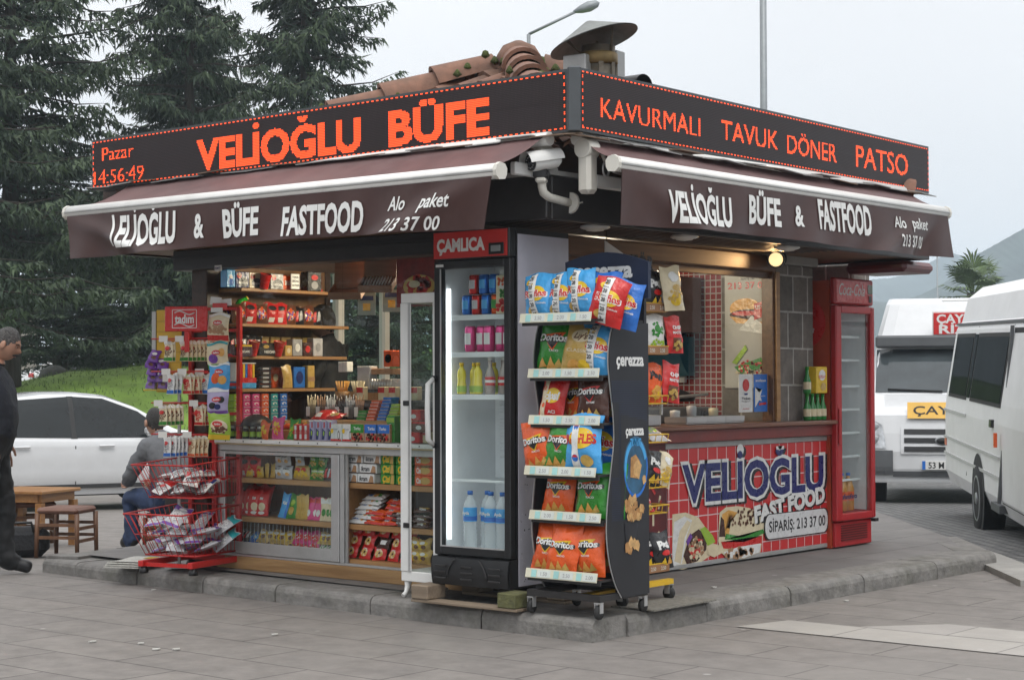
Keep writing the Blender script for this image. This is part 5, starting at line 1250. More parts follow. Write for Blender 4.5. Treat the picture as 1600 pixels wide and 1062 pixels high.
# ================================================================ YELLOW WIRE RACK
M_yel = mat('yellow_wire', (.68, .42, .02), rough=.4, var=.08, dirt=.15, dirtcol=(.25, .17, .05))
def _yellow_rack():
    r = thing('wire_rack', 'yellow wire snack rack on castors behind the black snack rack', 'display rack', (.20, -.86, KH))
    w = .50; hw = w/2
    b = MB(); b.bb(-hw, hw+.0, .0, .04, .09, .12, M_yel); b.bb(-hw, hw, .36, .4, .09, .12, M_yel); b.bar((-hw-.35, -.0, .10), (-hw, .02, .105), .06, .025, M_yel); b.bb(-.02, .02, .04, .36, .0905, .1195, M_yel); b.build('base', r)
    for x in (-hw+.02, hw-.02):
        for y in (.02, .38): castor(r, x, y)
    b = MB()
    for x in (-hw+.03, 0, hw-.05): b.tube([(x, .36, .12), (x, .36, 1.95)], .009, M_yel, n=6)
    for k in range(14): b.tube([(-hw, .355, .2+k*.13), (hw-.02, .355, .2+k*.13)], .004, M_yel, n=5)
    b.build('back_frame', r)
    zs = [1.62, 1.36, 1.06, .84, .58, .40, .115]
    # real heights from the photo, measured at the tray fronts
    zs = [atY(1050, y, -.84)[2]-KH for y in (487, 553, 630, 690, 760, 800, 890)]
    for i, z in enumerate(zs):
        b = MB(); y0 = .03
        rim = [(-hw, .34, z+.045), (hw, .34, z+.045), (hw, y0, z+.045), (-hw, y0, z+.045)]; low = [(-hw, .34, z), (hw-.01, .34, z), (hw-.01, y0+.01, z), (-hw, y0+.01, z)]
        b.tube(rim, .0045, M_yel, n=5, closed=True); b.tube(low, .0045, M_yel, n=5, closed=True)
        for k in range(9): x = -hw+k*w/8; b.tube([(x, y0, z+.045), (x, y0+.01, z), (x, .34, z)], .003, M_yel, n=4)
        for y in (.12, .22): b.tube([(-hw, y, z), (hw, y, z)], .003, M_yel, n=4)
        t = b.build('wire_tray', r)
        if i in (0, 1, 6):
            b = MB(); b.bb(-hw+.05, hw-.01, y0-.008, y0-.005, z-.002, z+.043, mat('brown_price_rail', (.30, .15, .07), rough=.4, var=.2))
            for k in range(4): b.text('2.50', (-.12+k*.1, y0-.009, z+.02), (1, 0, 0), (0, 0, 1), M_pricecard, h=.02, bold=.01)
            b.build('price_rail', t)
    Zt = [z+KH for z in zs]
    def q(kind, px, py, row, lab, d=10.25, lean=-.12, roll=0, seed=0, sc=.95, yaw=-.1):
        p = atD(px, py, d); pack(kind, (p[0], p[1], Zt[row]+.005), yaw, lab, 'snack bag', lean=lean, roll=roll, seed=seed, scale=sc)
    q('pat_black', 1022, 480, 0, 'black snack bag with yellow chips on the top tray of the yellow rack', sc=.98); q('cream_bag', 1054, 480, 0, 'cream snack bag at the open end of the top yellow tray', sc=1.05, roll=-.05, d=10.3)
    q('herb_bag', 1026, 550, 1, 'white snack bag with green herbs on the second yellow tray', sc=.9); q('chipmas', 1055, 550, 1, 'red topped grey snack bag at the end of the second yellow tray', d=10.35, sc=.88)
    q('orange_pan', 1020, 625, 2, 'orange snack bag with black name on the third yellow tray', sc=.93, roll=.12); q('chipmas', 1048, 625, 2, 'red snack bag leaning at the end of the third yellow tray', d=10.35, sc=.95, roll=.15, seed=1)
    q('grey_bag', 1034, 683, 3, 'flattened grey snack bag lying on the fourth yellow tray', lean=-1.15, sc=.9)
    q('pat_black', 1016, 753, 4, 'black snack bag slumped on the fifth yellow tray', roll=.3, seed=1, sc=.9); q('cream_bag', 1034, 753, 4, 'pale yellow snack bag wedged on the fifth yellow tray', roll=.4, seed=1, d=10.35, sc=.8)
    q('chipmas', 1016, 800, 5, 'small red snack bag on the sixth yellow tray', sc=.5, seed=2, lean=-.5)
    q('pat_black', 1038, 885, 6, 'black snack bag with red oval at the end of the lowest yellow tray', seed=2, sc=.93, roll=-.1); q('pat_black', 1014, 885, 6, 'black snack bag against the side board on the lowest yellow tray', seed=3, sc=.9, d=10.2, roll=.2)
_yellow_rack()
# ================================================================ SERVING COUNTER (road side)
def _counter():
    M_panelred = brick_mat('panel_red_tiles', (.56, .028, .03), (.58, .032, .033), (.72, .60, .60), .117, .117, .0042, rough=.35, axes='BOX', offset=0, vary=.04, nscale=1, bump=0)
    M_fascia = mat('counter_fascia', (.20, .035, .03), rough=.4, var=.2, scale=4, dirt=.4, dirtcol=(.12, .05, .04))
    M_ctop = wood_mat('counter_top', (.16, .07, .045), (.24, .11, .07), rough=.35)
    r = thing('serving_counter', 'serving counter with red tile print panel reading VELİOĞLU FAST FOOD', 'counter', (0, 0, 0))
    x0, x1 = .25, 3.80
    b = MB(); b.bb(x0, x1, -.10, .50, 1.055, 1.085, M_ctop, bev=.006); b.build('top', r)
    b = MB(); b.bb(x0, x1, -.06, -.02, .972, 1.054, M_fascia, bev=.004); b.bb(x0, x1, .012, .45, .93, .971, M_dark); b.build('fascia', r)
    b = MB(); b.bb(x0, x1, .01, .45, .14, .929, M_dark); b.bb(x0, x1, .03, .42, KH, .139, M_black); b.build('carcass', r)
    b = MB(); b.bb(1.60, x1+.012, -.012, .008, .93, .969, M_alu2, bev=.003); b.bb(1.0, x1+.012, -.010, .008, .128, .158, M_alu2, bev=.003); b.bb(x1-.014, x1+.012, -.0125, .008, .159, .929, M_alu2, bev=.003); b.build('frame', r)
    b = MB(); b.bb(1.625, x1-.016, -.006, .002, .16, .928, M_panelred); pn = b.build('printed_panel', r)
    b = MB(); b.bb(.255, 1.615, -.006, .002, .16, .968, mat('chilli_poster', (.12, .012, .014), rough=.4, var=.5, scale=4))
    rg = random.Random(3)
    for k in range(16):
        x, z = rg.uniform(1.25, 1.58), rg.uniform(.3, .9); b.box((x, -.007, z), (.02, .001, .09), fm('red' if k % 2 else 'cream'), ry=rg.uniform(-.9, .9))
    b.build('printed_panel', r)
    XA, XB, ZA, ZB = 1.625, x1-.016, .16, .928; w, h = XB-XA, ZB-ZA
    def PX(px, py): p = atY(px, py, 0); return ((p[0]-XA)/w*2-1, (p[2]-ZA)/h)
    surf = lambda x, y, l: (XA+(x+1)/2*w, -.006-l, ZA+y*h)
    b = MB(); D = []
    def tx(s, col, a, bb, z, cap, bold, rot=0):
        xa, _ = PX(a, 760); xb, _ = PX(bb, 760); D.append(('txt', col, s, (xa+xb)/2, (z-ZA)/h, cap/h, abs(xb-xa)/1, bold, 0, rot)); 
    def poly(col, pts): D.append(('poly', col, [PX(*p) for p in pts]))
    def ell(col, px, py, rx, ry):
        c = PX(px, py); e = PX(px+rx, py); f = PX(px, py-ry); D.append(('ell', col, c[0], c[1], abs(e[0]-c[0]), abs(f[1]-c[1])))
    # rolled wrap and seeded sandwich
    poly('cream', [(1049, 888), (1049, 803), (1070, 800), (1090, 808), (1104, 828), (1113, 850), (1108, 868), (1090, 880), (1066, 889)])
    poly('white', [(1049, 850), (1052, 815), (1068, 806), (1080, 812), (1072, 835), (1064, 880), (1049, 884)])
    poly('cream', [(1052, 876), (1060, 830), (1072, 812), (1078, 816), (1068, 840), (1062, 880)])
    poly('choc', [(1066, 868), (1076, 836), (1090, 826), (1103, 838), (1102, 858), (1088, 876), (1072, 882)])
    poly('lime', [(1092, 826), (1100, 822), (1112, 836), (1116, 846), (1104, 852), (1098, 838)])
    poly('red', [(1074, 860), (1084, 840), (1096, 842), (1094, 862), (1082, 872)])
    poly('purple', [(1070, 845), (1077, 832), (1080, 838), (1073, 852)])
    c = PX(1086, 858); D.append(('specks', 'cream', c[0], c[1], .08, .1, 14, .02)); D.append(('specks', 'nut', c[0], c[1], .09, .11, 16, .016))
    poly('cream', [(1104, 856), (1112, 848), (1124, 852), (1128, 862), (1114, 870), (1104, 866)])
    poly('cream', [(1120, 845), (1122, 800), (1132, 792), (1150, 790), (1168, 793), (1185, 800), (1194, 815), (1190, 835), (1186, 862), (1160, 872), (1135, 872), (1124, 862)])
    poly('chip', [(1126, 836), (1126, 803), (1136, 796), (1150, 800), (1140, 812), (1136, 838)])
    poly('choc', [(1121, 838), (1124, 806), (1129, 812), (1131, 838)])
    poly('green', [(1130, 842), (1132, 833), (1160, 838), (1190, 826), (1192, 832), (1165, 844)])
    poly('red', [(1124, 846), (1160, 846), (1188, 836), (1188, 848), (1160, 858), (1128, 856)])
    poly('white', [(1128, 862), (1150, 854), (1186, 848), (1184, 862), (1160, 871), (1134, 871)])
    c = PX(1160, 810); D.append(('specks', 'brown', c[0], c[1], .17, .10, 40, .012)); c = PX(1155, 862); D.append(('specks', 'nut', c[0], c[1], .18, .05, 26, .02))
    zc = .692
    tx('VELİOĞLU', 'black', 1064, 1290, zc-.014, .255, .075); tx('VELİOĞLU', 'white', 1060, 1287, zc, .26, .07); tx('VELİOĞLU', 'navy2', 1063, 1284, zc, .24, .035)
    tx('FAST FOOD', 'black', 1178, 1288, .475, .11, .06, .10); tx('FAST FOOD', 'white', 1175, 1286, .483, .11, .055, .10)
    def pill(col, g):
        a = PX(1193-g, 842); e = PX(1290+g, 842); hh = (.095+g*.004)/h; n = 10; cx0, cx1 = a[0]+.055, e[0]-.055; cy = (.335-ZA)/h
        P = [(cx1+(.055)*math.sin(PI*k/n), cy+hh*.9*math.cos(PI*k/n)) for k in range(n+1)]+[(cx0-(.055)*math.sin(PI*k/n), cy-hh*.9*math.cos(PI*k/n)) for k in range(n+1)]
        D.append(('poly', col, P))
    pill('black', 2.2); pill('white', 0.4); pill('grey2', -0.6)
    tx('SİPARİŞ: 213 37 00', 'black', 1198, 1286, .335, .075, .02)
    put_decals(b, D, w, h, surf); b.build('print', pn)
C['navy2'] = (.012, .018, .13); C['grey2'] = (.66, .66, .66)
_counter()
# ================================================================ RED COLA FRIDGE
def _cola():
    M_cr = mat('cola_red', (.42, .016, .02), rough=.35, var=.1, dirt=.2, dirtcol=(.2, .02, .02)); M_cr2 = mat('cola_side', (.40, .06, .025), rough=.4, var=.15)
    r = thing('cola_fridge', 'tall red glass door cola fridge beside the stone pillar', 'fridge', (4.02, -.09, KH))
    w, d, h = .60, .58, 2.04; hw = w/2
    b = MB(); b.bb(-hw, -hw+.04, .05, d, 0, h-.02, M_cr2); b.bb(hw-.04, hw, .05, d, 0, h-.022, M_cr); b.bb(-hw+.04, hw-.04, d-.04, d, 0, h-.02, M_cr); b.bb(-hw+.04, hw-.04, .05, d-.04, h-.2, h-.021, M_cr); b.bb(-hw+.04, hw-.04, .05, d-.04, 0, .25, M_cr); sh = b.build('cabinet_shell', r)
    b = MB(); b.lathe([(.0, 0), (.2, 0), (.2, .002)], fm('red'), c=(-hw-.003, .28, 1.70), axis=(v3(0, 0, 1), v3(0, 1, 0), v3(-1, 0, 0)), n=26); b.text('Coca', (-hw-.007, .26, 1.74), (0, -1, 0), (0, 0, 1), M_letter, h=.05, shear=.35); b.text('Cola', (-hw-.007, .24, 1.65), (0, -1, 0), (0, 0, 1), M_letter, h=.05, shear=.35); b.build('side_disc', sh)
    b = MB(); b.bb(-hw, hw, 0, .05, 1.84, h, M_cr, bev=.012); hd = b.build('header', r); b = MB(); b.bb(-hw+.02, hw-.1, -.003, -.0005, 1.86, h-.02, fm('red')); b.text('Coca-Cola', (-.045, -.0045, 1.955), (1, 0, 0), (0, 0, 1), M_letter, h=.088, w=.40, bold=.004, shear=.38); b.bb(hw-.09, hw-.02, -.004, -.0005, 1.93, 2.0, mat('lcd_green', (.10, .14, .09), rough=.2)); b.bb(hw-.075, hw-.035, -.004, -.0005, 1.865, 1.915, M_black); b.build('sign_face', hd)
    b = MB(); t = .055; z0, z1 = .20, 1.83
    b.bb(-hw, -hw+t+.03, -.01, .045, z0, z1, M_cr, bev=.01); b.bb(hw-t, hw, -.01, .045, z0, z1, M_cr, bev=.01); b.bb(-hw+t+.03, hw-t, -.009, .044, z0, z0+t, M_cr, bev=.006); b.bb(-hw+t+.03, hw-t, -.009, .044, z1-t, z1, M_cr, bev=.006); dr = b.build('door_frame', r)
    b = MB(); b.quad((-hw+t+.03, .01, z0+t), (hw-t, .01, z0+t), (hw-t, .01, z1-t), (-hw+t+.03, .01, z1-t), M_glass_d); b.build('door_glass', dr)
    b = MB(); b.bb(-hw+.008, -hw+.03, -.03, -.0105, .78, 1.05, M_cr, bev=.006); b.build('handle', dr)
    b = MB(); b.bb(-hw+.02, hw-.02, .02, .05, .005, .19, M_cr, bev=.006)
    for k in range(7): b.bb(-.2, .2, .012, .0195, .05+k*.018, .058+k*.018, mat('dark_red_slot', (.12, .01, .01), rough=.5))
    b.bb(hw-.03, hw+.02, -.02, .05, .17, .195, M_dark); b.build('kick_grille', r)
    b = MB(); b.bb(-hw+.041, hw-.041, d-.045, d-.041, .26, 1.83, M_liner); b.bb(-hw+.041, -hw+.045, .05, d-.046, .26, 1.83, M_liner); b.bb(hw-.045, hw-.041, .05, d-.046, .26, 1.83, M_liner); b.build('liner', r)
    for z in (.50, .68, .86, 1.04, 1.22, 1.42, 1.6):
        b = MB(); b.bb(-hw+.05, hw-.05, .10, .108, z-.012, z+.006, M_shelfw)
        for k in range(16): b.box((-hw+.07+k*(w-.14)/15, .3, z-.003), (.005, .38, .004), M_shelfw)
        b.build('shelf', r)
    pr_ = None
    for i in range(5):
        if pr_ is None:
            pr_ = thing('bottle', 'orange soda bottle, first on the floor of the red cola fridge', 'bottle'); b = MB(); b.lathe([(.04, 0), (.047, .01), (.047, .17), (.03, .23), (.014, .26), (.014, .275)], mat('orange_soda', (.55, .25, .05), rough=.12, coat=.5), n=14); b.build('body', pr_); b = MB(); b.lathe([(.0476, .08), (.0476, .15)], fm('orange'), n=14, cap=False); b.text('Fanta', (0, -.0485, .115), (1, 0, 0), (0, 0, 1), fm('navy'), h=.035, bold=.03, shear=.2); b.build('label', pr_); b = MB(); b.lathe([(.017, .27), (.017, .29), (.0, .292)], fm('blue'), n=12); b.build('cap', pr_); o = pr_
        else: o = dup(pr_, (0, 0, 0))
        o.location = (4.02-.17+.1*i if i < 4 else 4.06, -.09+(.14 if i < 4 else .3), KH+.256); o['label'] = f'orange soda bottle, {WORDS[i]} from the pillar side, on the floor of the cola fridge'
_cola()
# ================================================================ ON AND ABOVE THE SERVING COUNTER
def _serving():
    ct = 1.087
    # pack of mineral water at the pillar
    M_gb = mat('green_glass', (.02, .22, .04), rough=.1, var=.1, coat=.6)
    p0 = v3(3.50, .0, ct)
    def gbottle(x, y, z, lab):
        t = thing('bottle', lab, 'bottle', (x, y, z)); b = MB(); b.lathe([(.026, 0), (.03, .005), (.03, .09), (.014, .14), (.013, .185)], M_gb, n=14); b.build('body', t); b = MB(); b.lathe([(.0155, .183), (.0155, .197), (0, .2)], fm('green'), n=12); b.build('cap', t); b = MB(); b.lathe([(.0307, .03), (.0307, .085)], fm('cream'), n=14, cap=False); b.build('label', t); return t
    for i in range(4):
        gbottle(3.42+.075*i, -.02, ct, f'green mineral water bottle, {WORDS[i]} from the stone pillar, standing on the counter end')
    gbottle(3.42, -.02, ct+.2, 'green mineral water bottle stacked on top of others beside the yellow carton')
    b = MB(); b.box((0, 0, .1), (.16, .075, .2), fm('yellow'), bev=.006); put_decals(b, [('ell', 'white', 0, .68, .6, .2), ('txt', 'red', 'KIZILAY', 0, .62, .1, 1.3, .03), ('ell', 'gold', .2, .25, .5, .15)], .16, .2, lambda x, y, l: (x*.08, -.0375-l, y*.2)); o = b.build('drink_carton', loc=(3.575, -.02, ct+.2)); tag(o, 'yellow carrier carton of mineral water stacked on the green bottles', 'carton')
    # poster on the tiled wall, stickers on the glass
    P = thing('poster', 'tall pale sandwich poster with 213 37 00 in red, behind the serving glass', 'poster', (3.075, .275, 1.33))
    b = MB(); b.bb(0, .012, -.205, .20, 0, .86, mat('poster_paper', (.5, .49, .46), rough=.5, var=.08)); b.build('sheet', P)
    b = MB(); surf = lambda x, y, l: (-.001-l, -x*.195, y*.86)
    put_decals(b, [('txt', 'black', 'Sipariş Tel', 0, .94, .02, .6, .01), ('txt', 'red', '213 37 00', 0, .88, .055, 1.75, .02), ('ell', 'chip', -.1, .68, .7, .09), ('ell', 'choc', 0, .63, .8, .045), ('ell', 'red', -.1, .64, .6, .02), ('poly', 'chip', [(-.8, .62), (.7, .56), (.6, .53), (-.5, .56)]), ('poly', 'white', [(-.4, .5), (.2, .62), (.8, .52), (.7, .46)]), ('poly', 'red', [(.3, .72), (.9, .75), (.9, .62), (.3, .58)]), ('txt', 'white', 'USTA', .6, .69, .03, .5, .02), ('poly', 'lime', [(-.7, .22), (-.1, .37), (0, .33), (-.5, .2)]), ('poly', 'green', [(-.6, .18), (.6, .26), (.8, .18), (-.3, .12)]), ('specks', 'red', .2, .18, .6, .06, 30, .06), ('specks', 'cream', .1, .14, .6, .04, 26, .06)], .39, .86, surf); b.build('print', P)
    for x, lab, base, D in ((2.68, 'white sticker with red oval on the serving glass', 'white', [('ell', 'red', 0, .72, .5, .17), ('poly', 'navy', [(-.3, .5), (.3, .5), (.2, .45), (-.2, .45)]), ('txt', 'black', 'Ticket', 0, .36, .07, 1.3, .015), ('txt', 'black', 'Restaurant', 0, .28, .035, 1.3, .01), ('txt', 'red', 'kabul', 0, .08, .03, .9, .01)]),
                            (2.88, 'blue sticker with white star on the serving glass', 'blue', [('txt', 'white', 'sodexo', 0, .85, .07, 1.6, .02), ('poly', 'white', [(-.9, .66), (-.3, .52), (.2, .6), (-.1, .42), (.1, .28), (-.3, .3), (-.9, .1)]), ('poly', 'red', [(-.3, .22), (.8, .24), (.8, .18), (-.3, .16)]), ('txt', 'white', 'geçerlidir', .2, .42, .03, .9, .01)])):
        b = MB(); b.box((0, 0, .13), (.18, .004, .27), fm(base)); put_decals(b, D, .18, .26, lambda xx, y, l: (xx*.088, -.002-l, y*.26)); o = b.build('sticker', loc=(x, .049, 1.165)); tag(o, lab, 'sticker')
    # teal towel dispenser, hood, griddle, trays
    t = thing('towel_dispenser', 'teal paper towel dispenser on the red tiled wall', 'towel dispenser', (3.28, 1.06, 1.42)); b = MB()
    b.grid(lambda u, v: (-.05-.13*math.sin(PI*min(1, v*.9+.05)), (.5-u)*.34*(1-.1*(v > .9)), v*.32), 8, 8, mat('teal_plastic', (.06, .24, .32), rough=.2, coat=.4)); b.bb(-.06, .02, -.16, .16, .0, .3, mat('teal_plastic')); b.build('cover', t); b = MB(); b.grid(lambda u, v: (-.07-.14*math.sin(PI*(.55+.35*v)), (.5-u)*.36, .26+.07*v), 8, 4, mat('navy_plastic', (.03, .07, .13), rough=.25)); b.build('lid', t)
    b = MB(); b.bb(-.03, .0, -.1, .1, -.05, .0, M_white); b.build('towel', t)
    t = thing('extractor_hood', 'dull steel extractor hood over the griddle', 'extractor hood', (2.9, 1.5, 1.75)); b = MB(); M_st = mat('dull_steel', (.22, .22, .22), rough=.45, metal=.6, var=.25, dirt=.4)
    b.prism([(-.7, 0), (.35, 0), (.35, .42), (-.45, .42)], -.7, .5, M_st, ex=(1, 0, 0), ey=(0, 0, 1), ez=(0, 1, 0)); b.build('canopy', t); b = MB(); b.bb(-.1, .2, -.2, .2, .42, .72, M_st); b.build('duct', t)
    t = thing('griddle', 'dark steel sandwich griddle with raised lid behind the counter', 'griddle', (2.35, .62, ct-.0)); b = MB(); b.bb(-.45, .45, -.2, .25, 0, .11, M_st, bev=.01); b.build('body', t); b = MB(); b.box((.05, .1, .22), (.8, .35, .05), mat('black_iron', (.03, .03, .03), rough=.4, metal=.5), rx=R(18), bev=.01); b.build('lid', t); b = MB(); b.tube([(-.4, -.2, .16), (.4, -.2, .20)], .012, M_alu); b.tube([(.3, -.22, .06), (.34, -.24, .06)], .025, M_black, n=10); b.build('handle', t)
    b = MB(); b.bb(.2, 3.2, .505, 1.0, .9, ct-.002, M_st); b.bb(.2, 3.2, .55, .95, KH+.03, .899, M_dark); o = b.build('work_table'); tag(o, 'steel work table under the griddle behind the serving counter', 'table')
    for i, (px, lab) in enumerate(((1075, 'small steel tray with sauce pots, nearest the snack racks on the counter'), (1105, 'middle steel tray on the serving counter'), (1135, 'steel tray nearest the stickers on the counter'))):
        p = atY(px, 640, .1); t = thing('serving_tray', lab, 'tray', (p[0], .12, ct+.001)); b = MB(); b.bb(-.12, .12, -.09, .09, 0, .012, M_alu, bev=.003); b.build('base', t); b = MB()
        for y in (-.09, .09): b.bb(-.12, .12, y-.004, y+.004, .012, .05, M_alu)
        for x in (-.12, .12): b.bb(x-.004, x+.004, -.086, .086, .012, .05, M_alu)
        b.build('rim', t)
    for i, (px, h, c, lab) in enumerate(((1062, .09, 'white', 'white sauce tub at the snack rack end of the counter'), (1088, .12, 'silver', 'steel shaker pot beside the first tray'), (1122, .1, 'cream', 'cream sauce tub beside the middle tray'))):
        p = atY(px, 640, .22); b = MB(); b.lathe([(.03, 0), (.036, h*.8), (.036, h), (.0, h+.004)], fm(c), n=14); o = b.build('sauce_pot', loc=(p[0], .26, ct+.001)); tag(o, lab, 'pot')
    t = thing('glass_case', 'low glass food case on the counter beside the snack racks', 'food case', (1.3, .2, ct+.001)); b = MB(); b.bb(-.35, .35, -.14, .14, 0, .07, M_alu, bev=.004); b.build('base', t); b = MB()
    for x in (-.35, .35):
        for y in (-.14, .14): b.bb(x-.008, x+.008, y-.008, y+.008, .071, .30, M_alu)
    b.build('post', t); b = MB(); b.quad((-.35, -.14, .07), (.35, -.14, .07), (.35, -.14, .30), (-.35, -.14, .30), M_glass); b.bb(-.36, .36, -.15, .15, .301, .309, M_glass); b.build('glass', t)
    # things on the tiled wall
    t = thing('picture_frame', 'black framed notice tilted on the red tiled wall', 'picture', (3.27, 1.02, 1.8)); b = MB(); b.box((0, 0, .15), (.02, .2, .3), M_black, rx=R(8), bev=.004); b.build('frame', t); b = MB(); b.box((-.0115, 0, .15), (.002, .15, .24), M_white, rx=R(8)); b.build('paper', t)
    for i, (y, z, hh, c, lab) in enumerate(((1.9, 1.62, .3, 'cream', 'cream carton on the shelf by the tiled wall'), (1.72, 1.62, .2, 'gold', 'gold jar on the shelf by the tiled wall'), (1.55, 1.62, .16, 'red', 'red tin on the shelf by the tiled wall'), (1.42, 1.62, .26, 'brown', 'brown bottle on the shelf by the tiled wall'))):
        b = MB(); b.lathe([(.05, 0), (.055, .01), (.055, hh*.8), (.03, hh), (0, hh)], fm(c), n=12); o = b.build('jar', loc=(3.15, y, z)); tag(o, lab, 'jar')
    b = MB(); b.bb(3.05, 3.29, 1.3, 2.0, 1.59, 1.619, M_shelfx); o = b.build('wall_shelf'); tag(o, 'short wooden wall shelf holding jars by the tiled wall', 'shelf')
    # notice hanging at the corner
    t = thing('notice', 'white hanging notice, its lettering KONTÖR cut off by the rack header', 'notice', (.55, -.3, 2.02)); b = MB(); b.add([(0, 0, .22), (0, 0, 0), (.52, 0, 0), (.52, 0, .03)], [(0, 1, 2, 3)], M_white); b.add([(0, .006, .22), (0, .006, 0), (.52, .006, 0), (.52, .006, .03)], [(3, 2, 1, 0)], M_white); b.text('KONTÖR', (.01, -.002, .10), (1, 0, 0), (0, 0, 1), fm('black'), h=.095, w=.5, bold=.03, align='L'); b.build('board', t); b = MB(); b.tube([(.02, .003, .2), (.02, .003, .28)], .003, M_dark, n=5); b.build('cord', t)
    # recessed lamps in the soffit
    for i, (px, py, lab) in enumerate(((1000, 349, 'round white ceiling lamp in the soffit nearest the corner'), (1115, 366, 'round white ceiling lamp in the soffit over the serving hatch'), (1265, 384, 'round white ceiling lamp in the soffit near the stone pillar'))):
        p = atZ(px, py, 2.29); t = thing('ceiling_lamp', lab, 'ceiling lamp', (p[0], max(-.5, p[1]), 2.295)); b = MB(); b.lathe([(.085, 0), (.09, -.012), (.07, -.022)], M_white, n=24, cap=False); b.build('ring', t); b = MB(); b.lathe([(.07, -.012), (.05, -.03), (0, -.035)], mat('lamp_glass', (.7, .7, .66), rough=.3), n=20, cap=False); b.build('diffuser', t)
    # the lit spot lamp on the pillar
    p = atD(1213, 405, 12.6); t = thing('spot_lamp', 'lit black spot lamp fixed beside the top of the stone pillar', 'spot lamp', p); aim = v3(-.9, -.42, -.12); aim /= np.linalg.norm(aim); rr = np.cross(aim, (0, 0, 1)); rr /= np.linalg.norm(rr); fr = (rr, np.cross(rr, aim), aim)
    b = MB(); b.lathe([(.03, -.13), (.05, -.12), (.05, -.02), (.062, .0), (.062, .05), (.056, .05), (.05, .03)], M_black, n=20, axis=fr, cap=False); b.lathe([(.0632, .01), (.0632, .035)], M_offw, n=20, axis=fr, cap=False)
    for k in range(5): b.lathe([(.05, -.12+k*.02), (.064, -.118+k*.02), (.05, -.112+k*.02)], M_black, n=16, axis=fr, cap=False)
    b.build('housing', t); b = MB(); b.lathe([(0, .034), (.05, .032)], mat('lamp_lit', (1, .70, .36), emit=1.0), n=20, axis=fr, cap=False); b.build('lamp_face', t); b = MB(); b.tube([(0, 0, .05), (.02, .03, .12)], .012, M_black); b.build('bracket', t)
    ld = bpy.data.lights.new('spot_lamp_light', 'SPOT'); ld.energy = 11; ld.color = (1, .6, .26); ld.spot_size = R(100); ld.spot_blend = .8; ld.shadow_soft_size = .05
    lo = bpy.data.objects.new('spot_lamp_light', ld); COL.objects.link(lo); lo.parent = t; lo.location = tuple(aim*.06); lo.rotation_euler = Vector(aim+v3(0, .25, .18)).to_track_quat('-Z', 'Y').to_euler()
    # ceiling clutter: tangled cable above the hatch
    b = MB(); rg = random.Random(9); P = []
    for k in range(26): P.append((.5+k*.05, .12+rg.gauss(0, .03), 2.13+rg.gauss(0, .025)))
    b.tube(P, .006, M_black, n=5); o = b.build('cable'); tag(o, 'tangled black cable slung under the beam of the serving hatch', 'cable')
    b = MB(); b.bb(4.02, 4.5, -.52, .0, 2.20, 2.285, mat('red_shutter', (.10, .008, .01), rough=.35, var=.15), bev=.03); o = b.build('rolled_banner'); tag(o, 'rolled dark red banner under the eaves above the cola fridge', 'banner')
    for i, (x, y, e, lab) in enumerate(((1.9, .75, 26, 'warm ceiling lamp inside the kiosk above the serving hatch'), (.75, 1.55, 34, 'warm ceiling lamp inside the kiosk above the sweets counter'))):  # the lamp over the sweets counter is added to brighten the interior
        t = thing('ceiling_lamp', lab, 'ceiling lamp', (x, y, 2.295)); b = MB(); b.lathe([(.10, 0), (.11, -.015), (.09, -.03)], M_white, n=20, cap=False); b.build('ring', t); b = MB(); b.lathe([(.09, -.02), (.06, -.045), (0, -.05)], mat('ceiling_lamp_lit', (1, .86, .66), emit=3), n=20, cap=False); b.build('diffuser', t)
        ld = bpy.data.lights.new('ceiling_lamp_light', 'POINT'); ld.energy = e; ld.color = (1, .84, .62); ld.shadow_soft_size = .1; lo = bpy.data.objects.new('ceiling_lamp_light', ld); COL.objects.link(lo); lo.parent = t; lo.location = (0, 0, -.12)
_serving()
